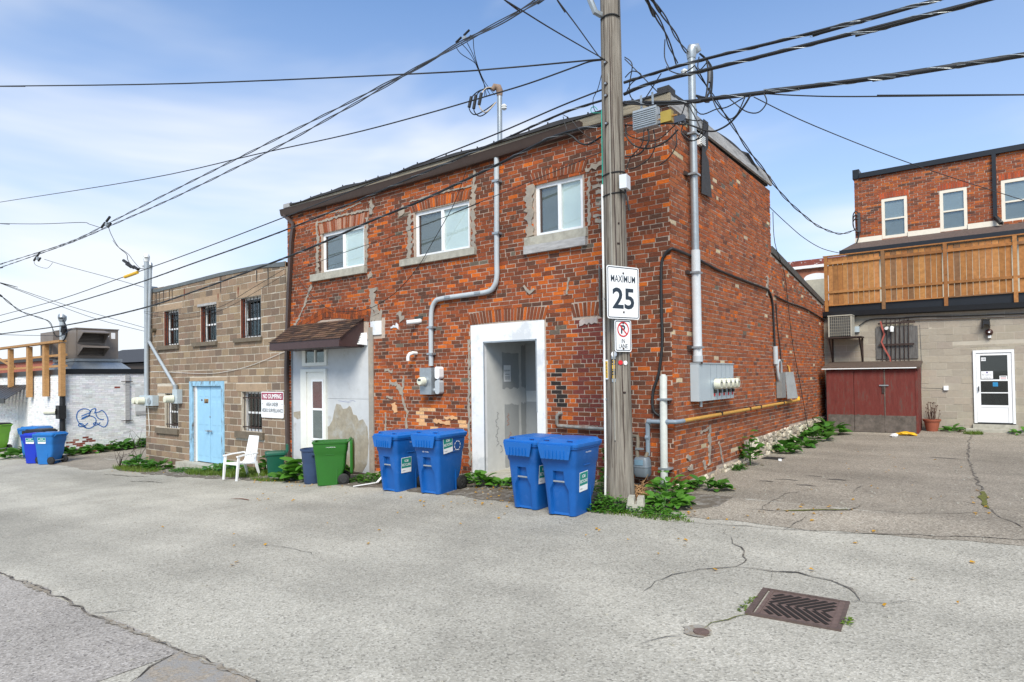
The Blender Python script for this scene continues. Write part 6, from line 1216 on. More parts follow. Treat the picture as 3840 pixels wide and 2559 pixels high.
# gas
gp = thing('gas_pipe', 'yellow painted gas pipe along the foot of the yard wall', 'gas pipe', (.1, 4, 1.1))
MB().tube([(.09, .14, 1.112), (.09, 4, 1.13), (.09, 7.66, 1.15)], .032, 10).build('pipe', m_gas, gp, smooth=40); MB().tube([(.09, 7.68, 1.15), (.09, 7.69, 1.24)], .04, 8).build('cap', m_yellow, gp); MB().tube([(.06, 7.08, 1.16), (.05, 7.05, 1.9), (.03, 7.04, 2.02), (.0, 7.0, 2.04)], .02, 8).build('riser', m_gas, gp, smooth=40)
MB().tube([(.09, .16, 1.112), (.09, -.0, 1.11), (.06, -.10, 1.11), (-.0, -.12, 1.11), (-.36, -.12, 1.105)], .036, 10).build('grey_run', M('grey_paint', (.19, .24, .29), .5), gp, smooth=40); MB().tube([(-.36, -.12, 1.11), (-.395, -.12, 1.08), (-.40, -.12, .56)], .036, 10).build('drop_leg', bpy.data.materials['grey_paint'], gp, smooth=40)
for y in (1.9, 3.6, 4.35, 6.2): MB().box((.0, y-.02, 1.10), (.13, y+.02, 1.175)).build('pipe_clip', m_iron, gp)
for a in ((-.37, 1.105), (-.07, 1.11), (-.4, .85)): MB().cyl((a[0]-.03, -.12, a[1]), (a[0]+.03, -.12, a[1]), .045, 10).build('fitting', bpy.data.materials['grey_paint'], gp)
gm = thing('gas_meter', 'grey gas meter low on the wall just right of the pole', 'gas meter', (-.45, -.2, .3))
m_gm = M('grey_gas_meter', (.15, .18, .21), .45, var=.08)
mb = MB(); mb.loft([[(-.44+x*s_, y*s_-.25, z) for x, y in rrect(.25, .2, .05)] for z, s_ in ((.24, .82), (.28, 1.0), (.385, 1.0), (.39, 1.05), (.41, 1.05), (.415, 1.0), (.5, .96), (.545, .8))]); mb.build('body', m_gm, gm, smooth=40)
MB().prism(rrect(.14, .085, .01), frame((-.45, -.352, .47)), -.02, .004).build('index', M('dial_blue', (.16, .26, .34), .4), gm); MB().prism(rrect(.11, .055, .008), frame((-.45, -.347, .47)), -.0, .002).build('index_face', m_sign, gm)
MB().tube([(-.52, -.25, .53), (-.53, -.24, .62), (-.53, -.2, .78), (-.56, -.15, .86), (-.7, -.1, .86)], .03, 8).build('inlet', M('old_pipe', (.14, .12, .09), .7), gm, smooth=40); MB().cyl((-.4, -.22, .53), (-.4, -.14, .6), .03, 8).build('outlet', bpy.data.materials['old_pipe'], gm); MB().box((-.55, -.27, .66), (-.43, -.2, .69)).build('valve', m_galv, gm)
bo = thing('steel_bollard', 'slim grey steel bollard pipe before the brick corner', 'bollard', (-.11, -.12, 0))
MB().tube([(-.13, -.13, -.05), (-.115, -.12, 1.82), (-.113, -.12, 1.86)], [.058, .058, .03], 14).build('pipe', M('pale_grey_paint', (.47, .49, .46), .55, var=.12, scale=9), bo, smooth=40)
for z in (.36, 1.45): MB().box((-.2, -.19, z), (-.02, -.0, z+.03)).build('bracket', m_galv, bo)
fp = thing('steam_pipe', 'old grey pipe with elbow low on the brick front', 'pipe', (-1.7, -.1, 1)); MB().tube([(-2.1, .02, 1.185), (-2.12, -.07, 1.19), (-2.155, -.08, 1.15), (-2.16, -.08, 1.0), (-2.13, -.08, .967), (-1.19, -.08, .95), (-.9, -.08, .945)], .03, 10).build('pipe', M('scaled_pipe', (.22, .23, .22), .7, var=.3, scale=14, col2=(.14, .08, .05)), fp, smooth=40)
# block building services
bm = thing('block_service_masts', 'two grey conduit masts on the left of the block building', 'mast', (-18.3, -.1, 3))
MB().cyl((-18.45, -.1, 1.4), (-18.13, -.12, 6.0) if 0 else (-18.42, -.1, 5.9), .07, 12).build('pipe', M('conduit_grey', (.36, .40, .43), .45, .2, var=.08), bm, smooth=40); MB().tube(smoothpts([(-18.12, -.1, 5.6), (-18.2, -.1, 4.3), (-18.24, -.1, 3.3), (-18.2, -.1, 3.15), (-17.6, -.1, 2.65), (-16.62, -.1, 1.85), (-16.46, -.1, 1.7)], 4), .05, 10).build('pipe', bpy.data.materials['conduit_grey'], bm, smooth=50)
weatherhead(V(-18.42, -.1, 5.9), .08, bm, m_pvcw, (.5, -.2, 0)); weatherhead(V(-18.12, -.1, 5.6), .05, bm, m_galv, (.5, -.2, 0)); insul((-18.6, -.12, 5.75), bm)
for a in ((-19.2, 5.95), (-18.95, 5.8), (-18.75, 5.75), (-18.4, 5.65)): MB().cyl((a[0], -.5, a[1]), (a[0]+.22, -.45, a[1]-.12), .05, 8).build('splice', m_black, bm)
b1 = thing('twin_meter_box', 'grey twin electric meter box at the block building left corner', 'electric meter', (-18.3, -.1, 1.2)); MB().box((-18.75, -.2, 1.06), (-17.78, -.01, 1.40)).build('enclosure', m_boxgrey, b1)
for x in (-18.72, -18.42): MB().tube([(x, -.2, 1.22), (x-.02, -.40, 1.22), (x-.02, -.42, 1.22)], [.125, .115, .09], 16).build('meter_dome', m_meter, b1, smooth=40)
MB().cyl((-18.0, -.2, 1.22), (-18.0, -.23, 1.22), .11, 16).build('blank_cover', m_galv, b1); MB().tube([(-18.35, -.1, 1.06), (-18.34, -.06, .3), (-18.4, -.05, .05)], .012, 6).build('wire', m_pvcw, b1)
b2 = thing('door_electric_meter', 'small electric meter box left of the blue double door', 'electric meter', (-16.3, -.1, 1.3)); MB().box((-16.47, -.17, 1.16), (-16.16, -.01, 1.60)).build('enclosure', m_boxgrey, b2); MB().tube([(-16.42, -.17, 1.3), (-16.46, -.40, 1.3), (-16.46, -.42, 1.3)], [.125, .115, .09], 16).build('meter_dome', m_meter, b2, smooth=40); MB().cyl((-16.42, -.1, 1.55), (-16.42, -.1, 1.75), .07, 10).build('hub', m_galv, b2)
ns = thing('no_dumping_sign', 'NO DUMPING sign with maroon header on the block wall', 'sign', (-11.17, -.03, 1.2)); fr = frame((-11.17, -.03, 1.195)); MB().prism(rrect(1.04, .69, .035), fr, -.006, 0).build('plate', m_sign, ns); MB().prism(rrect(1.0, .19, .015), frame((-11.17, -.03, 1.42)), 0, .002).build('header', m_maroon, ns)
text('NO DUMPING', frame((-11.17, -.03, 1.42)), .86, .125, m_sign, ns, d=.004, bold=.03); text('AREA UNDER', fr, .56, .10, m_ink, ns, y=.01, bold=.02); text('VIDEO SURVEILLANCE', fr, .97, .10, m_ink, ns, y=-.15, bold=.02)
for x in (-.46, .46): MB().cyl(fr[0]+V(x, 0, .02), fr[0]+V(x, -.008, .02), .012, 8).build('screw', m_iron, ns)
# white building mast and meter
wm = thing('white_building_mast', 'grey service mast with black boxes on the white building corner', 'mast', (-25.6, -.3, 1)); MB().cyl((-25.58, -.27, 2.3), (-25.56, -.27, 4.35), .10, 12).build('pipe', bpy.data.materials['conduit_grey'], wm, smooth=40); MB().cyl((-25.58, -.27, -.3), (-25.58, -.27, 2.3), .10, 12).build('lower_pipe', m_black, wm, smooth=40); weatherhead(V(-25.56, -.27, 4.35), .12, wm, m_galv, (.4, -.3, 0))
MB().box((-25.75, -.45, .42), (-25.4, -.2, .95)).build('meter_box', m_black, wm); MB().tube([(-25.72, -.45, .7), (-25.9, -.75, .7), (-25.92, -.78, .7)], [.13, .12, .1], 14).build('meter_dome', m_meter, wm, smooth=40); MB().tube(smoothpts([(-25.4, -.3, 4.35), (-25.1, -.3, 4.1), (-25.0, -.3, 3.8), (-25.2, -.3, 3.6), (-25.5, -.3, 3.5)], 5), .03, 6).build('lead_wire', m_cable, wm)
for z in (3.85, 3.95): MB().cyl((-25.05-.2*(z-3.85)*5, -.4, z-.1), (-24.95-.2*(z-3.85)*5, -.4, z+.14), .07, 8).build('splice', m_black, wm)
# yard-rear fixtures
ac = thing('air_conditioner', 'grey condenser unit on a steel wall bracket above the red shed', 'air conditioner', (.55, 11.2, 2.9)); MB().box((.24, 10.9, 2.90), (.84, 11.35, 3.46)).build('cabinet', M('condenser_dark', (.05, .05, .048), .6), ac)
m_acs = M('condenser_beige', (.38, .36, .30), .5, var=.08)
for a, b in (((.23, 10.88, 2.88), (.26, 11.36, 3.48)), ((.82, 10.88, 2.88), (.85, 11.36, 3.48))): MB().box(a, b).build('corner_post', m_acs, ac)
MB().box((.22, 10.87, 3.481), (.86, 11.37, 3.51)).build('top', m_acs, ac)
for i in range(11): MB().bar((.27+i*.054, 10.885, 2.89), (.27+i*.054, 10.885, 3.48), .007).build('grille_bar', m_acs, ac)
for i in range(7): MB().bar((.25, 10.893, 2.93+i*.085), (.83, 10.893, 2.93+i*.085), .006).build('grille_bar', m_acs, ac)
MB().box((.16, 10.85, 2.84), (1.08, 11.45, 2.875)).build('shelf', m_iron, ac)
for x in (.24, 1.03): MB().bar((x, 10.9, 2.84), (x, 11.46, 2.1), .035).build('strut', m_iron, ac); MB().bar((x, 11.47, 2.84), (x, 11.47, 2.05), .035).build('strut', m_iron, ac)
gb = thing('window_grille', 'rusty iron bars over a boarded window above the red shed', 'window grille', (1.9, 11.45, 2.7)); MB().box((1.375, 11.46, 2.21), (2.40, 11.494, 3.125)).build('plywood', m_greyply, gb)
for x in (1.545, 1.655, 1.76, 1.87, 1.98, 2.085, 2.19): MB().tube([(x, 11.43, 3.34), (x+rnd(-.01, .01), 11.43, 2.7), (x-.01, 11.43, 2.11)], .012, 6).build('bar', m_iron, gb)
for z, a, b in ((3.23, 1.44, 2.35), (2.615, 1.445, 2.315)): MB().box((a, 11.40, z-.025), (b, 11.418, z+.025)).build('cross_bar', m_iron, gb)
MB().tube([(1.66, 11.49, 3.1), (1.66, 11.3, 3.08)], .045, 12).build('vent_pipe', m_pvcw, gb); MB().tube([(1.79, 11.49, 3.1), (1.79, 11.36, 3.1), (1.79, 11.33, 3.05), (1.79, 11.33, 2.98)], .048, 12).build('vent_elbow', m_pvcw, gb, smooth=40)
mb = MB(); pts = [(1.51, 3.3), (1.55, 3.1), (1.6, 2.92), (1.52, 2.7), (1.6, 2.5), (1.72, 2.25), (1.74, 2.1)]; mb.add(*ribbon(pts, [.03, .05, .04, .04, .045, .04, .03], frame((0, 11.40, 0)), .01)); mb.build('red_strap', M('faded_strap', (.35, .08, .06), .8), gb)
o = MB().tube(smoothpts([(.75, 11.45, 3.0), (.95, 11.45, 3.2), (1.25, 11.46, 3.37), (1.9, 11.46, 3.36), (2.5, 11.46, 3.37), (3.3, 11.46, 3.33), (4.2, 11.46, 3.31), (5.5, 11.46, 3.28)], 4), .013, 6).build('wall_cable', m_cable); tag(o, 'black cable along the top of the tan block wall', 'wall cable')
o = MB().tube([(2.0, 11.45, 3.18), (2.02, 11.45, 3.28), (2.1, 11.46, 3.29), (5.5, 11.46, 3.20)], .012, 6).build('wall_pipe', m_gutter); tag(o, 'thin brown pipe just below the cable on the tan wall', 'pipe')
o = MB().tube([(2.45, 11.49, 3.15), (2.47, 11.49, 2.2), (2.45, 11.49, 1.38), (2.9, 11.49, 1.36), (3.0, 11.49, 1.32)], .005, 5).build('wall_wire', m_cableg); tag(o, 'thin grey wire leading to the small white wall box', 'wire')
o = MB().prism(rrect(.11, .12, .012), frame((3.025, YB, 1.374)), 0, .06).build('wall_box', m_white); tag(o, 'small white box on the tan wall left of the storm door', 'wall box')
o = MB().box((.84, 11.42, 3.02), (.96, 11.49, 3.19)).build('disconnect_box', m_boxgrey); tag(o, 'small blue grey disconnect box right of the condenser unit', 'wall box')
sc_ = thing('security_light', 'black hooded security light above the storm door', 'light', (3.93, 11.4, 3.1)); mb = MB(); mb.loft([[(3.85+.03*k, 11.49-.2*k, 3.22-.06*k), (4.02-.01*k, 11.49-.2*k, 3.2-.06*k), (4.03-.01*k, 11.49-.2*k, 2.97), (3.99, 11.49-.2*k, 3.1-.05*k), (3.9, 11.49-.2*k, 3.12-.05*k), (3.84+.03*k, 11.49-.2*k, 2.95)] for k in (0, .5, 1)]); mb.build('hood', m_black, sc_)
be = thing('alarm_bell', 'dark red alarm bell below the security light', 'bell', (4.0, 11.4, 2.85)); MB().tube([(4.0, 11.49, 2.85), (4.0, 11.43, 2.85), (4.0, 11.38, 2.85), (4.0, 11.36, 2.85)], [.085, .085, .07, .03], 18).build('gong', M('bell_red', (.045, .015, .012), .4), be, smooth=50); MB().cyl((4.0, 11.36, 2.85), (4.0, 11.345, 2.85), .022, 10).build('boss', m_sign, be); MB().box((3.97, 11.42, 2.70), (4.04, 11.49, 2.77)).build('bracket', m_pvcw, be)
bj = thing('cable_bracket', 'grey bracket with black cable loops on the upper brick corner', 'bracket', (.5, 14.4, 6.9)); MB().box((.55, 14.38, 6.55), (.63, 14.49, 7.2)).build('plate', m_cableg, bj)
for i in range(3): MB().tube(smoothpts([(.6, 14.4, 7.15-.1*i), (.5, 14.38, 7.25-.12*i), (.42, 14.38, 7.1-.1*i), (.44, 14.38, 6.7), (.55, 14.4, 6.55)], 4), .02, 6).build('loop', m_cable, bj)
MB().tube(smoothpts([(.6, 14.4, 6.6), (.55, 14.4, 6.3), (.45, 14.4, 6.1), (.35, 14.1, 5.95)], 4), .02, 6).build('loop', m_cable, bj)

# ------------------------------------------------------------------ wheeled carts
def cart(name, label, loc, rz, mbody, mlid, group=None, open_lid=False, stickers=(), numbers=None, s=1.0, h=1.0, cat='bin'):
    """front faces local -Y; body, lid, flap, grab bar, axle, wheels"""
    t = thing(name, label, cat, loc, rz, group); t.scale = (s, s, s*h)
    HW = lambda z: lerp(.225, .292, z/.98)                     # half width at height z
    FY = lambda z: lerp(-.30, -.385, z/.98)
    BY = lambda z: float(np.interp(z, [0, .22, .34, .98], [.17, .19, .30, .355]))
    def ring(z, pw, pd, grow=0):
        w, f, b = HW(z)+grow, FY(z)-grow, BY(z)+grow; r = .065; pts = []
        def arc(cx, cy, a0): return [(cx+r*math.cos(math.radians(a0+q*30)), cy+r*math.sin(math.radians(a0+q*30))) for q in range(4)]
        pts += arc(-w+r, f+r, 180)+[(-pw, f), (-pw+.014, f+pd), (pw-.014, f+pd), (pw, f)]+arc(w-r, f+r, 270)+arc(w-r, b-r, 0)+arc(-w+r, b-r, 90)
        return [(x, y, z) for x, y in pts]
    R = [ring(0, .135, .035), ring(.03, .15, .055), ring(.36, .15, .055), ring(.46, .095, .055), ring(.615, .085, .055), ring(.625, .085, 0), ring(.70, .085, 0), ring(.735, .085, 0, .012), ring(.93, .085, 0, .012), ring(.94, .085, 0, .028), ring(.98, .085, 0, .028)]
    mb = MB(); mb.loft(R, cap=False); n = len(R[0]); mb.f.append(tuple(range(n))[::-1]); mb.c.append(None)
    if open_lid:
        inn = [[(x*.93, (y)*.93, z) for x, y, z in ring(.98, .085, 0)], [(x*.85, y*.85, .25) for x, y, z in ring(.25, .085, 0)]]
        k = len(mb.v); mb.v += R[-1]+inn[0]+inn[1]
        for i in range(n):
            j = (i+1) % n; mb.f += [(k+i, k+j, k+n+j, k+n+i), (k+n+i, k+n+j, k+2*n+j, k+2*n+i)]; mb.c += [None, None]
        mb.f.append(tuple(k+2*n+i for i in range(n))); mb.c.append(None)
    body = mb.build('body', mbody, t, True, smooth=35)
    mb = MB()                                                       # moulded ribs on the sides
    for sx in (-1, 1):
        x = HW(.7)*sx; mb.obox((x, -.02, .70), (.012, .09, .008))
        mb.obox((sx*(HW(.3)+.004), .12, .2), (.006, .012, .18))
    mb.build('side_rib', mbody, t, True)
    MB().cyl((-.10, -.325, .475), (.10, -.325, .475), .014, 10).build('grab_bar', m_galv, t, True, smooth=40)
    MB().cyl((-.29, .27, .125), (.29, .27, .125), .014, 8).build('axle', m_galv, t, True)
    for sx in (-1, 1):
        x0, x1 = (sx*.225, sx*.295)
        w_ = MB(); w_.tube([(x0, .27, .128), (x0+.01*sx, .27, .128), (x1-.01*sx, .27, .128), (x1, .27, .128)], [.11, .128, .128, .11], 22); wh = w_.build('wheel', m_tyre, t, True, smooth=40)
        MB().cyl((x1-.004*sx, .27, .128), (x1+.006*sx, .27, .128), .075, 18).build('rim', M('hub_plastic', (.03, .03, .03), .5) if 'hub_plastic' not in bpy.data.materials else bpy.data.materials['hub_plastic'], wh, True)
        for q in range(5):
            a = q*2*math.pi/5; MB().bar((x1+.008*sx, .27, .128), (x1+.008*sx, .27+.07*math.cos(a), .128+.07*math.sin(a)), .014, .01).build('spoke', bpy.data.materials['hub_plastic'], wh, True)
    def rr(w, d, z, r=.06, yo=0, k=0): return [(x, y+yo, z-k*(-(y)-.0)) for x, y in rrect(w, d, r, 3)]
    if not open_lid:
        yc = -.012
        L_ = [rr(.655, .80, .965, yo=yc), rr(.665, .81, .985, yo=yc), rr(.665, .81, 1.012, yo=yc), rr(.645, .79, 1.022, yo=yc), rr(.60, .70, 1.03, yo=yc+.03), rr(.56, .62, 1.058, yo=yc+.05), rr(.50, .54, 1.066, yo=yc+.06)]
        mb = MB(); mb.loft(L_); lid = mb.build('lid', mlid, t, True, smooth=35)
        mb = MB(); y0 = -.415; mb.loft([[(-.26, y0, .995), (.26, y0, .995), (.215, y0-.012, .80), (-.215, y0-.012, .80)], [(-.27, y0-.045, .995), (.27, y0-.045, .995), (.225, y0-.035, .80), (-.225, y0-.035, .80)]]); 
        for i in range(6):
            x = -.15+i*.06; mb.obox((x, y0-.047, .865), (.006, .007, .055))
        mb.build('lid_flap', mlid, lid, True)
        mb = MB()
        for x in (-.19, .19): mb.tube([(x-.05, -.33, 1.02), (x-.045, -.33, 1.055), (x+.045, -.33, 1.055), (x+.05, -.33, 1.02)], .012, 6)
        mb.build('lid_handle', mlid, lid, True, smooth=40)
        MB().prism(rrect(.26, .15, .01), frame((-.02, -.22, 1.045), (1, 0, 0), (0, 1, .12)), .008, .011).build('lid_label', M('lid_print', (.30, .48, .68), .4, var=.2, scale=30) if 'lid_print' not in bpy.data.materials else bpy.data.materials['lid_print'], lid, True)
        mb = MB(); mb.tube([(-.24, .37, .93), (-.24, .44, 1.0), (.24, .44, 1.0), (.24, .37, .93)], .017, 8); mb.build('handle', mbody, t, True, smooth=40)
    else:
        mb = MB(); mb.loft([rrect_yz for rrect_yz in [[(x, .415, z+.62) for x, z in rrect(.60, .74, .07, 3)], [(x, .445, z+.62) for x, z in rrect(.64, .78, .07, 3)], [(x, .475, z+.62) for x, z in rrect(.62, .76, .07, 3)], [(x, .50, z+.62) for x, z in rrect(.5, .6, .06, 3)]]]); lid = mb.build('lid', mlid, t, True, smooth=35)
        mb = MB(); mb.tube([(-.24, .36, .95), (-.24, .42, 1.02), (.24, .42, 1.02), (.24, .36, .95)], .02, 8); mb.build('handle', mbody, t, True, smooth=40)
    for (side, y, z, w, hh, tilt) in stickers:
        if side == 'x': O = V(HW(z)+.016 if z > .72 else HW(z)+.006, y, z); Rv = V(.0, 1, 0); Uv = V(.068, 0, 1)
        elif side == '-x': O = V(-HW(z)-.006, y, z); Rv = V(0, -1, 0); Uv = V(-.068, 0, 1)
        else: O = V(y, FY(z)-.006, z); Rv = V(1, 0, 0); Uv = V(0, -.087, 1)
        q = Matrix.Rotation(tilt, 3, Rv.cross(Uv)); fr = frame(O, q @ Rv, q @ Uv)
        st = MB().prism(rrect(w, hh, .004), fr, 0, .002).build('sticker', m_sign, t, True)
        fr2 = (O+fr[2]*hh*.14, fr[1], fr[2]); MB().prism(rrect(w*.95, hh*.66, .003), fr2, .002, .003).build('sticker_field', m_sticker, st, True)
        text('IC&I', fr2, w*.38, hh*.16, m_sign, st, y=hh*.14, d=.004, bold=.02, local=True); text('RECYCLING', fr2, w*.86, hh*.17, m_sign, st, y=-hh*.12, d=.004, bold=.02, local=True)
        text('Dufferin', fr, w*.3, hh*.06, m_ink, st, x=-w*.25, y=-hh*.36, d=.0035, local=True)
    if numbers:
        for (side, y, z, s_, w) in numbers:
            O = V(HW(z)+.02, y, z) if side == 'x' else V(y, FY(z)-.02, z)
            fr = frame(O, (0, 1, 0) if side == 'x' else (1, 0, 0), (.068, 0, 1) if side == 'x' else (0, -.087, 1)); text(s_, fr, w, .022, m_sign, t, d=.001, local=True)
    return t
GRP = 'blue wheeled recycling carts'
def gz(x, y): return (x, y, g(x, y)+.006)
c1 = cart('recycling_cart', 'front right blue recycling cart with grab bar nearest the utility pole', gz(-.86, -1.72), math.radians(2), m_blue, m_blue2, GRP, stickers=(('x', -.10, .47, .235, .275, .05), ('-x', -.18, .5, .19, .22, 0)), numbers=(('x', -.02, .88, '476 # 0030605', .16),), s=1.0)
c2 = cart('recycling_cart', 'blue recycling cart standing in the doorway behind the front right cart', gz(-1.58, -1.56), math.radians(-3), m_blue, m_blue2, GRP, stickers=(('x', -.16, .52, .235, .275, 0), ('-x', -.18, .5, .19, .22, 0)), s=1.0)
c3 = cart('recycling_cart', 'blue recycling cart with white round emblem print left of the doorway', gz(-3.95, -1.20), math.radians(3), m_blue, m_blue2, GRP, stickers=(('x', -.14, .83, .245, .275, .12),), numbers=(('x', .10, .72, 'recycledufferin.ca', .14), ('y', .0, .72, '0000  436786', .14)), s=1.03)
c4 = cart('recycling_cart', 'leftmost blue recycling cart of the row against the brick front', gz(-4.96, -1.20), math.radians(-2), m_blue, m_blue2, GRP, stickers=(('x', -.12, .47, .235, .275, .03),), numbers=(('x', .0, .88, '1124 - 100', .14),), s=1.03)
# round recycle emblem on the third cart
mb = MB(); n = 24
fr = frame((.307, .10, .80), (0, 1, 0), (.068, 0, 1)); ring_face(mb, [(.085*math.cos(i*math.pi*2/n), .085*math.sin(i*math.pi*2/n)) for i in range(n)], [(.07*math.cos(i*math.pi*2/n), .07*math.sin(i*math.pi*2/n)) for i in range(n)], fr, .002)
mb.f = [f for i, f in enumerate(mb.f) if i % 3 != 2]; mb.c = mb.c[:len(mb.f)]; mb.build('emblem', m_sign, c3, True)
cg = cart('organics_cart', 'green wheeled cart with its lid hanging open behind', gz(-7.2, -1.12), math.radians(-41), m_green, m_green, None, open_lid=True, numbers=(('x', .0, .86, '114 # 0024398', .2),), s=.93)
GL = 'carts by the white building'
cart('recycling_cart', 'faded blue recycling cart seen side on at the far left', gz(-22.95, -1.45), math.radians(-62), m_blue3, m_blue3, GL, stickers=(('x', -.05, .80, .30, .20, 0),), s=1.06)
cart('recycling_cart', 'deep blue recycling cart between the faded blue and black carts', gz(-23.9, -1.55), math.radians(-60), M('deep_blue_polyethylene', (.005, .03, .42), .42, var=.05), bpy.data.materials.get('deep_blue_polyethylene') or m_blue, GL, stickers=(('x', -.05, .80, .32, .20, 0),), s=1.03)
cart('garbage_cart', 'black brown wheeled cart behind the deep blue cart', gz(-24.9, -1.2), math.radians(-60), M('brown_black_polyethylene', (.035, .024, .02), .5, var=.15), m_black, GL, s=1.1)
cart('garbage_cart', 'blue lidded wheeled cart at the back of the far left group', gz(-26.3, -.95), math.radians(-60), m_blue3, m_blue3, GL, s=1.15)
cart('organics_cart', 'lime green wheeled cart at the left picture edge', gz(-31.3, -1.0), math.radians(-60), m_lime, m_black, GL, s=1.2)
# navy round can
nb_ = thing('round_bin', 'round navy plastic bin beside the open green cart', 'bin', gz(-7.85, -1.12))
mb = MB(); n = 26
prof = [(.19, 0), (.2, .02), (.225, .42), (.228, .44), (.235, .46), (.255, .70), (.275, .705), (.278, .745), (.262, .75), (.25, .70), (.2, .05)]
mb.loft([[(r*math.cos(2*math.pi*i/n), r*math.sin(2*math.pi*i/n), z) for i in range(n)] for r, z in prof], cap=True); mb.build('body', m_navy, nb_, True, smooth=35)
for a in (2.6, 5.7): MB().obox((.285*math.cos(a), .285*math.sin(a), .66), (.025, .05, .03), Matrix.Rotation(a, 3, 'Z')).build('handle', m_navy, nb_, True)
# small organics bin
tb2 = thing('kitchen_bin', 'small teal green organics bin with raised handle by the downspout', 'bin', gz(-10.0, -.68), math.radians(-30))
mb = MB(); mb.loft([[(x, y, z) for x, y in rrect(w, d, .05, 3)] for w, d, z in ((.30, .34, 0), (.36, .42, .5), (.37, .43, .52), (.41, .48, .525), (.42, .49, .575), (.40, .46, .60), (.38, .44, .605))]); mb.build('body', m_teal, tb2, True, smooth=35)
MB().tube([(-.13, .22, .5), (-.13, .27, .62), (-.13, .27, .74), (.13, .27, .74), (.13, .27, .62), (.13, .22, .5)], .028, 8).build('handle', m_teal, tb2, True, smooth=40); MB().obox((0, -.2, .5), (.1, .03, .05)).build('latch', m_teal, tb2, True)
text('ORGANICS', frame((-.03, -.2, .33), (1, 0, 0), (0, -.08, 1)), .12, .02, m_sign, tb2, d=.012, local=True); MB().prism(rrect(.06, .08, .01), frame((-.03, -.195, .24), (1, 0, 0), (0, -.08, 1)), .008, .012).build('print', m_sign, tb2, True)

# ------------------------------------------------------------------ resin garden chair (front = local -Y)
ch = thing('garden_chair', 'white plastic slat back garden chair before the block wall', 'chair', gz(-10.72, -1.15), math.radians(4)); ch.scale = (.95, .95, .93)
def lbar(name, pts, ws, hs, parent=ch):
    mb = MB(); rings = []
    for (p, w, h) in zip(pts, ws, hs):
        x, y, z = p; rings.append([(x-w/2, y-h/2, z), (x+w/2, y-h/2, z), (x+w/2, y+h/2, z), (x-w/2, y+h/2, z)])
    mb.loft(rings); return mb.build(name, m_chair, parent, True)
for sx in (-1, 1):
    lbar('front_leg', [(sx*.28, -.33, 0), (sx*.285, -.30, .3), (sx*.29, -.27, .62)], [.042, .046, .044], [.04, .055, .05])
    lbar('rear_leg', [(sx*.26, .36, 0), (sx*.25, .27, .3), (sx*.24, .24, .45)], [.038, .045, .045], [.04, .06, .07])
    MB().loft([[(sx*.29+w*a, y, z+t_*b) for a, b in ((-1, -1), (1, -1), (1, 1), (-1, 1))] for y, z, w, t_ in ((-.32, .62, .035, .016), (-.1, .645, .038, .014), (.12, .655, .034, .014), (.27, .66, .02, .016))]).build('armrest', m_chair, ch, True)
mb = MB(); mb.loft([[(-.25, y, z), (.25, y, z), (.25, y, z+.028), (-.25, y, z+.028)] for y, z in ((-.30, .395), (-.27, .41), (-.05, .40), (.2, .385), (.27, .40))]); mb.build('seat', m_chair, ch, True)
bk = lambda t_: V(0, lerp(.24, .37, t_), lerp(.40, 1.10, t_))
mb = MB(); a, b = bk(0), bk(.12); c_, d_ = bk(.86), bk(1)
mb.obox(bk(.06), (.24, .012, .05), Matrix.Rotation(-.18, 3, 'X')); mb.obox(bk(.93)+V(0, 0, .0), (.20, .012, .05), Matrix.Rotation(-.18, 3, 'X')); mb.build('backrest', m_chair, ch, True)
for i in range(7):
    xb, xt = lerp(-.222, .222, i/6), lerp(-.185, .185, i/6); MB().bar(bk(.08)+V(xb, 0, 0), bk(.92)+V(xt, 0, 0), .044 if i in (0, 6) else .036, .018, up=(0, 1, .3)).build('slat', m_chair, ch, True)
MB().bar(bk(.3)+V(-.24, 0, .02), V(-.29, .26, .66), .03).build('arm_joint', m_chair, ch, True); MB().bar(bk(.3)+V(.24, 0, .02), V(.29, .26, .66), .03).build('arm_joint', m_chair, ch, True)

# ------------------------------------------------------------------ red shed, pot and yard bits
sh = thing('red_shed', 'low red painted lean-to shed with bare rotten base', 'shed', (1.35, 10.9, .15))
z0s = g(1.3, 10.4)+.06
for i, (a, b) in enumerate(((.27, .93), (.94, 1.675), (1.685, 2.40))):
    MB().box((a, 10.41+.004*i, z0s+.42), (b, 10.44, 1.90)).build('door_panel', m_redpaint, sh)
    n_ = 8; pts = [(a, z0s-.04), (b, z0s-.04)]+[(lerp(b, a, q/n_), z0s+.40+rnd(-.03, .05)) for q in range(n_+1)]
    MB().box((a, 10.41+.004*i, z0s-.05), (b, 10.44, z0s+.42)).build('door_base', m_rotply, sh); MB().prism(pts, frame((0, 10.409+.004*i, 0)), 0, .004).build('bare_patch', m_rotply, sh)
MB().box((2.401, 10.405, z0s-.05), (2.455, 10.45, 1.93)).build('corner_post', m_redpaint, sh); MB().box((.24, 10.405, z0s-.05), (.269, 10.45, 1.93)).build('corner_post', m_redpaint, sh)
MB().box((2.42, 10.451, z0s-.05), (2.45, YB-.01, 1.98)).build('side_panel', m_redpaint, sh); MB().box((.25, 10.451, z0s-.05), (.28, YB-.01, 1.98)).build('side_panel', m_redpaint, sh)
mb = MB(); mb.add([(.15, 10.33, 1.94), (2.52, 10.33, 1.92), (2.50, YB-.02, 2.09), (.15, YB-.02, 2.11), (.15, 10.33, 1.99), (2.52, 10.33, 1.97), (2.50, YB-.02, 2.14), (.15, YB-.02, 2.16)], [(0, 3, 2, 1), (4, 5, 6, 7), (0, 1, 5, 4), (1, 2, 6, 5), (2, 3, 7, 6), (3, 0, 4, 7)]); mb.build('roof', M('old_shingle', (.085, .06, .045), .95, var=.35, scale=12, bump=.6), sh)
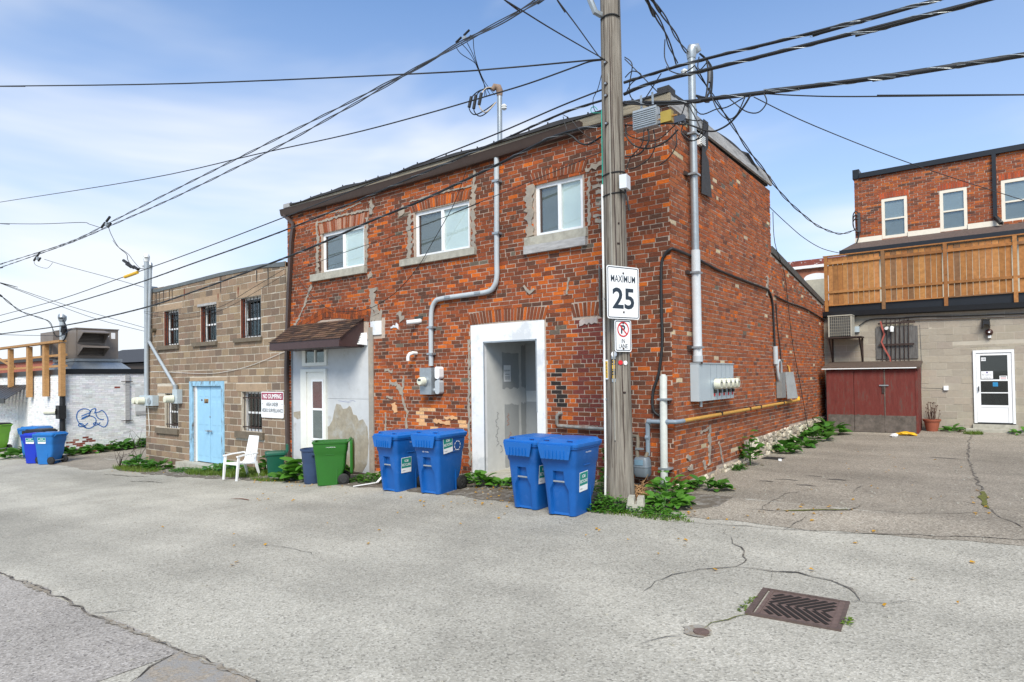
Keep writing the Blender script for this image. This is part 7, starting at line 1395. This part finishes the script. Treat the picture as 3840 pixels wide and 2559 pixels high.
MB().box((.14, 10.30, 1.93), (2.44, 10.328, 1.955)).build('drip_edge', m_white, sh); MB().bar((1.56, 10.40, 1.47), (1.78, 10.40, 1.47), .03, .03).build('hasp', m_galv, sh); MB().box((1.62, 10.395, 1.25), (1.67, 10.409, 1.5)).build('strap', m_iron, sh); MB().box((1.675, 10.40, z0s), (1.70, 10.42, 1.9)).build('batten', m_rotply, sh)
po = thing('flower_pot', 'terracotta pot of dead flower stalks by the storm door', 'flower pot', (2.70, 11.15, g(2.7, 11.15)))
mb = MB(); n = 24; prof = [(.13, 0), (.135, .02), (.185, .26), (.20, .265), (.215, .30), (.215, .325), (.195, .325), (.185, .28)]
mb.loft([[(r*math.cos(2*math.pi*i/n), r*math.sin(2*math.pi*i/n), z) for i in range(n)] for r, z in prof]); mb.build('pot', m_terra, po, True, smooth=35)
for i in range(34):
    a, r = rnd(0, 6.28), rnd(0, .14); x, y = r*math.cos(a), r*math.sin(a); hgt = rnd(.45, .80); ex, ey = x*1.6+rnd(-.05, .05), y*1.6+rnd(-.05, .05)
    mb = MB(); mb.tube([(x, y, .27), (lerp(x, ex, .5)+rnd(-.01, .01), lerp(y, ey, .5), hgt*.7), (ex, ey, hgt)], .004, 4); mb.obox((ex, ey, hgt), (.012, .012, .012)); mb.build('dead_stalk', M('dead_stalk', (.09, .05, .035), .9) if i == 0 else bpy.data.materials['dead_stalk'], po, True)
# crumpled yellow bag and white paper
mb = MB(); n = 9; c = V(2.2, 10.0, g(2.2, 10)+.005); rings = []
for i in range(n):
    t_ = i/(n-1); ww = .06+.05*math.sin(math.pi*t_); zz = .05+.05*math.sin(math.pi*t_)
    rings.append([c+V(lerp(-.24, .24, t_)+rnd(-.02, .02), ww*math.cos(a)+rnd(-.02, .02), max(0, zz*(1+math.sin(a))*.5+rnd(-.012, .012))) for a in frange(0, 5.5, .8)])
mb.loft(rings); o = mb.build('snack_bag', M('yellow_wrapper', (.70, .38, .01), .35, var=.25, scale=14, col2=(.06, .02, .02), f2=(.58, .62), sc2=9)); tag(o, 'crumpled yellow wrapper lying before the red shed', 'litter')
mb = MB(); c = V(1.98, 9.6, g(2, 9.6)); rings = [[c+V(rnd(-.01, .01)+r*math.cos(a)*rnd(.8, 1.2), r*math.sin(a)*rnd(.8, 1.2), z) for a in frange(0, 5.5, .7)] for r, z in ((.06, .005), (.09, .04), (.07, .08), (.03, .10))]
mb.loft(rings); o = mb.build('paper_ball', m_sign); tag(o, 'crumpled white paper on the yard before the shed', 'litter')
o = MB().prism([(-.2, -.16), (.18, -.2), (.2, .17), (-.18, .18)], frame((.30, 4.5, g(.3, 4.5)+.008), (1, 0, 0), (0, 1, 0)), 0, .008).build('rubber_mat', m_tyre); tag(o, 'small black mat lying at the foot of the yard wall', 'mat')
o = MB().obox((.52, 4.15, g(.5, 4.15)+.03), (.03, .025, .02), Matrix.Rotation(.4, 3, 'Z')).build('white_pebble', m_sign); tag(o, 'small white scrap beside the black mat', 'litter')
# concrete slab and block at the pole foot
o = MB().obox((-.10, -.42, g(-.1, -.4)+.05), (.14, .11, .045), Matrix.Rotation(.25, 3, 'Z')).build('concrete_slab', m_conc); tag(o, 'flat concrete slab lying under the steel bollard', 'slab')
cb = thing('concrete_block', 'weathered four post concrete deck block at the pole foot', 'concrete block', gz(-.03, -1.32), .35)
mb = MB(); mb.loft([[(x, y, z) for x, y in rrect(w, w, .02, 2)] for w, z in ((.26, 0), (.25, .10))]); mb.build('base', m_conc, cb, True)
for x in (-.065, .065):
    for y in (-.065, .065): MB().loft([[(x+p, y+q, z) for p, q in rrect(w, w, .012, 2)] for w, z in ((.105, .09), (.085, .19))]).build('post', m_conc, cb, True)
o = MB().bar((-6.25, -1.32, g(-6.2, -1.3)+.02), (-5.92, -.98, g(-5.9, -1)+.05), .05, .012).bar((-5.92, -.98, g(-5.9, -1)+.05), (-6.05, -.72, g(-6, -.7)+.12), .05, .012).build('bent_trim', m_white); tag(o, 'bent strip of white trim lying before the plaster panel', 'scrap')

# ------------------------------------------------------------------ plants
def leaf_mesh(name, L_, w, droop, fold=.25, point=1.0):
    vs = []; n = 6
    for i in range(n+1):
        t_ = i/n; ww = w*(math.sin(math.pi*min(1, (t_*.92+.05))**.75))**point*.5; y = L_*t_; z = L_*(.35*t_-droop*t_*t_)
        ww = max(ww, .003); vs += [(-ww, y, z+fold*ww), (0, y, z), (ww, y, z+fold*ww)]
    fs = []
    for i in range(n): fs += [(3*i, 3*i+1, 3*i+4, 3*i+3), (3*i+1, 3*i+2, 3*i+5, 3*i+4)]
    me = bpy.data.meshes.new(name); me.from_pydata(vs, [], fs); me.polygons.foreach_set('use_smooth', [True]*len(me.polygons)); return me
LM = [leaf_mesh('leaf', 1, .82, .38, point=.55), leaf_mesh('leaf', 1, .74, .55, point=.55), leaf_mesh('leaf', 1, .92, .25, point=.5), leaf_mesh('leaf', 1, .66, .30, point=.6)]
LMD = [m_.copy() for m_ in LM]
LDRY = LM[1].copy(); LDRY.materials.append(leaf_mat('withered_leaf', (.16, .11, .03), (.33, .25, .06)))
for m_ in LM: m_.materials.append(m_leaf)
for m_ in LMD: m_.materials.append(m_leafd)
def plant(label, x, y, r, n, size, dark=False, group=None, name='leafy_weed', flat=.5, hgt=.18, sy=1.0):
    z = g(x, y); t = thing(name, label, 'plant', (x, y, z), 0, group)
    for i in range(int(n*1.35)):
        a = rnd(0, 6.28); rr_ = r*math.sqrt(random.random()); px, py = rr_*math.cos(a), rr_*math.sin(a)*sy
        s_ = size*rnd(.65, 1.2); tilt = rnd(-.15, .75)*(1-.5*rr_/r)
        o = bpy.data.objects.new('leaf', random.choice(LMD if dark else LM)); COL.objects.link(o); o.parent = t
        hz_ = hgt*(1-.7*(rr_/r)**1.5)*rnd(.3, 1.2)
        o.location = (px*.85, py*.85, hz_); o.scale = (s_*rnd(.85, 1.15), s_, s_); o.rotation_euler = (tilt, rnd(-.35, .35), a-math.pi/2+rnd(-.6, .6))
    for i in range(max(2, n//12)):
        o = bpy.data.objects.new('dead_leaf', LDRY); COL.objects.link(o); o.parent = t; a = rnd(0, 6.28); q = r*rnd(.5, 1.1); s_ = size*rnd(.4, .8)
        o.location = (q*math.cos(a), q*math.sin(a)*sy, .02); o.scale = (s_, s_, s_*.6); o.rotation_euler = (rnd(-.3, .3), rnd(-.4, .4), rnd(0, 6.28))
    for i in range(max(3, n//8)):
        a = rnd(0, 6.28); q = rnd(.1, .6)*r; MB().tube([(0, 0, -.02), (q*.5*math.cos(a), q*.5*math.sin(a)*sy, hgt*.5), (q*math.cos(a), q*math.sin(a)*sy, hgt*.8)], .007, 4).build('stem', m_leafd, t, True)
    return t
GW = 'burdock clumps'
plant('broad leaved burdock clump between teal bin and navy bin', -8.5, -.62, .55, 52, .42, group=GW, hgt=.5)
plant('burdock leaves drooping forward beside the navy bin', -9.05, -.85, .36, 20, .30, group=GW, hgt=.15)
plant('low leafy clump left of the blue door step', -16.75, -.5, .55, 40, .2, True, GW, hgt=.25, sy=.6)
plant('leafy clump at the block building left corner', -18.0, -.55, .52, 36, .22, True, GW, hgt=.3, sy=.6)
plant('leafy weeds at the left foot of the garden chair', -12.3, -.5, .6, 46, .20, True, GW, hgt=.22, sy=.6)
plant('leafy weeds behind the chair beside the teal bin', -10.75, -.35, .42, 46, .20, True, GW, hgt=.42, sy=.5)
plant('leafy weeds right of the blue door step', -13.2, -.45, .5, 30, .17, True, GW, hgt=.16, sy=.6)
for i, x in enumerate(frange(.0, 2.8, .56)): plant(['leafy weed nearest the mast along the graffiti wall', 'second leafy weed along the graffiti wall', 'third leafy weed along the graffiti wall', 'fourth leafy weed along the graffiti wall', 'fifth leafy weed along the graffiti wall', 'last leafy weed by the driveway at the graffiti wall'][i % 6], -25.2+.12*math.sin(i), x, .42, 26, .30, True, GW, hgt=.26+.05*(i % 3))
plant('leafy weeds under the far left carts', -27.0, -1.0, .9, 40, .34, True, GW, hgt=.25)
plant('young leafy vine between doorway step and blue cart', -3.62, -.55, .40, 44, .17, False, GW, hgt=.22, sy=.6)
plant('low leafy vine along the concrete doorway step', -3.05, -.5, .40, 34, .14, False, GW, hgt=.14, sy=.5)
plant('leafy weed at the foot of the plaster panel', -6.6, -.5, .36, 22, .15, False, GW, hgt=.16)
plant('leafy weed between plaster panel and leftmost blue cart', -5.75, -.35, .26, 16, .18, False, GW, hgt=.3)
plant('large leafy clump right of the concrete deck block', .24, -.95, .36, 64, .15, False, GW, hgt=.18)
plant('tall leafy clump at the brick corner foot', .08, -.45, .28, 36, .17, False, GW, hgt=.34)
plant('leafy clump against the first foundation stones', .36, .5, .32, 36, .16, True, GW, hgt=.16)
plant('upright leafy weed at the foundation step', .18, 3.3, .2, 36, .15, True, GW, hgt=.6)
plant('drooping leafy clump nearest the black mat', .28, 5.6, .28, 26, .2, True, GW, hgt=.16)
plant('second leafy clump along the yard wall foot', .32, 6.9, .34, 28, .24, True, GW, hgt=.2)
plant('third leafy clump along the yard wall foot', .33, 8.3, .38, 30, .27, True, GW, hgt=.24)
plant('large leafy clump in the yard corner beside the shed', .38, 9.7, .42, 34, .3, True, GW, hgt=.3)
plant('low leafy weed between flower pot and door step', 3.15, 11.2, .22, 16, .17, True, GW, hgt=.1)
plant('low leafy weed right of the storm door step', 4.7, 11.05, .34, 22, .16, False, GW, hgt=.12)
plant('ivy leaves on the brick behind the pole', -.92, -.28, .26, 40, .13, True, GW, hgt=.9, sy=.4)
def foliage(name, label, x, y, rx, ry, h, n, size, mat, cat='plant', group=None, blades=False):
    """many small leaves or blades in one mound"""
    mb = MB()
    for i in range(n):
        a, q = rnd(0, 6.28), math.sqrt(random.random()); px, py = x+rx*q*math.cos(a), y+ry*q*math.sin(a); z = g(px, py)+(0 if blades else h*(1-q*q*.8)*random.random())
        s_ = size*rnd(.6, 1.3); b = rnd(0, 6.28); d = V(math.cos(b), math.sin(b), rnd(-.2, .5)); p = V(px, py, z)
        if blades:
            d = V(rnd(-.5, .5), rnd(-.5, .5), 1).normalized(); w = V(math.cos(b), math.sin(b), 0)*.006; L_ = h*rnd(.4, 1.2); mb.add([p-w, p+w, p+d*L_*.6+w*.7, p+d*L_*.6+V(0, 0, 0)-w*.7, p+d*L_+V(d.x, d.y, -.3)*L_*.3], [(0, 1, 2, 3), (3, 2, 4)])
        else:
            u = d.cross(V(0, 0, 1)).normalized()*s_*.34; k = V(0, 0, rnd(0, .25))*s_
            mb.add([p, p+d*s_*.45-u+k, p+d*s_, p+d*s_*.45+u+k], [(0, 1, 2), (0, 2, 3)])
    t = thing(name, label, cat, (x, y, g(x, y)), 0, group); mb.build('foliage', mat, t); return t
GS = 'small weed patches'
foliage('weed_patch', 'small leaved weeds round the front of the utility pole', -.52, -1.42, .55, .26, .24, 900, .06, m_leaf, group=GS)
foliage('weed_patch', 'ferny weeds behind the front right cart wheel', -.82, -.75, .30, .45, .45, 700, .06, m_leafd, group=GS)
foliage('weed_patch', 'small weeds beside the concrete deck block', .32, -1.45, .40, .22, .12, 420, .05, m_leaf, group=GS)
foliage('weed_patch', 'small weeds below the plaster panel threshold', -6.5, -.75, .55, .25, .16, 420, .06, m_leafd, group=GS)
foliage('weed_patch', 'small weeds in front of the block wall step', -14.6, -.6, 1.1, .22, .12, 500, .07, m_leafd, group=GS)
foliage('weed_patch', 'ragged grass under the garden chair', -11.3, -.72, 1.0, .42, .16, 1700, .1, m_grass, group=GS, blades=True)
foliage('weed_patch', 'ragged grass left of the chair by the step', -13.0, -.7, 1.3, .38, .15, 1400, .1, m_grass, group=GS, blades=True)
foliage('weed_patch', 'ragged grass at the block building corner', -17.4, -.85, 1.5, .35, .14, 1200, .1, m_grass, group=GS, blades=True)
foliage('weed_patch', 'thin grass by the lane before the teal bin', -9.6, -1.15, .7, .16, .07, 500, .1, m_grass, group=GS, blades=True)
foliage('weed_patch', 'short grass around the pole and deck block', .1, -1.55, .8, .16, .06, 500, .1, m_grass, group=GS, blades=True)
foliage('weed_patch', 'grass tuft in the yard crack before the step', 3.62, 10.75, .22, .2, .12, 260, .1, m_grass, group=GS, blades=True)
foliage('weed_patch', 'weeds growing at the drain grate left edge', 2.32, -4.0, .03, .22, .03, 45, .03, m_grass, group=GS)
foliage('weed_patch', 'weeds growing at the drain grate near right corner', 3.07, -4.0, .03, .10, .04, 26, .035, m_grass, group=GS)
foliage('weed_patch', 'weeds at the stone foundation gap', .15, 2.7, .12, .25, .12, 160, .06, m_leafd, group=GS)
# heap of dry stalks
dh = thing('dry_stalk_heap', 'heap of dry brown plant stalks between pole and bollard', 'debris', gz(-.30, -.62)); mb = MB()
for i in range(150):
    a, q = rnd(0, 6.28), math.sqrt(random.random()); p = V(-.28+.26*q*math.cos(a), -.66+.16*q*math.sin(a), g(-.3, -.6)+rnd(.02, .26*(1-q*.7))); d = V(rnd(-1, 1), rnd(-1, 1), rnd(-.5, .5)).normalized()*rnd(.08, .2); mb.tube([p-d, p+V(rnd(-.02, .02), 0, rnd(-.01, .03)), p+d], rnd(.003, .007), 4)
mb.build('stalks', m_dry, dh)
for x, y, k in ((-18.5, -.9, 8), (-18.2, -.5, 7), (-25.0, 2.2, 8)):
    t = thing('dead_twigs', {-18.5: 'bare twigs sprawling at the driveway corner of the block building', -18.2: 'upright bare twigs at the block building left corner', -25.0: 'bare twigs against the graffiti wall'}[x], 'twigs', (x, y, g(x, y))); mb = MB()
    for i in range(k): mb.tube([(x, y, g(x, y)), (x+rnd(-.3, .3), y+rnd(-.2, .2), g(x, y)+rnd(.2, .5)), (x+rnd(-.6, .6), y+rnd(-.4, .4), g(x, y)+rnd(.3, .9))], [.01, .007, .003], 4)
    mb.build('twig', m_iron, t)
# fallen leaves
mb = MB()
spots = [(-2.6, -1.5, 1.0, .5, 34), (-3.0, -.75, .6, .2, 26), (-7.8, -1.35, 1.2, .25, 22), (-9.4, -1.3, .8, .2, 12), (1.5, -1.0, 1.4, .6, 14), (2, 3, 2, 4, 26), (-5.5, -2.2, 3.5, 1.0, 22), (-1, -2.6, 2.5, .8, 14), (2.5, -2.5, 2, 1.2, 10), (-24.6, .2, .8, 1.0, 30), (-17, -1.1, 2.0, .3, 26), (.4, -1.2, .6, .4, 12), (-4, -5, 4, 2, 10), (2.05, -.3, .4, .3, 8), (3.9, 1.2, .15, 1.2, 10)]
for cx, cy, rx, ry, n in spots:
    for i in range(n):
        a, q = rnd(0, 6.28), math.sqrt(random.random()); x, y = cx+rx*q*math.cos(a), cy+ry*q*math.sin(a)
        if y > -.1 and x < .15: continue
        s_ = rnd(.03, .065); b = rnd(0, 6.28); d = V(math.cos(b), math.sin(b), 0); u = V(-d.y, d.x, 0)*.4; z = g(x, y)+.014
        p = V(x, y, z); mb.add([p, p+(d*.5+u)*s_+V(0, 0, rnd(0, .02)), p+d*s_+V(0, 0, rnd(0, .015)), p+(d*.5-u)*s_+V(0, 0, rnd(0, .02))], [(0, 1, 2), (0, 2, 3)])
o = mb.build('fallen_leaves', m_yleaf); struct(o, 'stuff'); o['label'] = 'small fallen yellow leaves scattered over the lane and yard'; o['category'] = 'leaves'
# grit along the wall foot
mb = MB()
for i in range(900):
    x, y = rnd(-18.5, .3), -abs(random.gauss(0, .55))-.05
    if y < -1.4: continue
    s_ = rnd(.005, .016); p = V(x, y, g(x, y)+.008); mb.obox(p, (s_, s_*rnd(.6, 1), s_*.5), Matrix.Rotation(rnd(0, 3), 3, 'Z'))
for i in range(420):
    x, y = rnd(-12, 6), rnd(-8.6, -1.4); s_ = rnd(.004, .012); mb.obox((x, y, g(x, y)+.003), (s_, s_*rnd(.6, 1), s_*.5), Matrix.Rotation(rnd(0, 3), 3, 'Z'))
for i in range(300):
    x, y = rnd(.1, 6), rnd(-1, 11); s_ = rnd(.005, .013); mb.obox((x, y, g(x, y)+.008), (s_, s_*rnd(.6, 1), s_*.5), Matrix.Rotation(rnd(0, 3), 3, 'Z'))
o = mb.build('grit', m_conc); struct(o, 'stuff'); o['label'] = 'loose grit along the foot of the buildings'; o['category'] = 'gravel'
for o in bpy.data.objects:
    if o.parent is None and o.type == 'MESH' and 'kind' not in o and 'category' not in o: print('UNTAGGED', o.name)
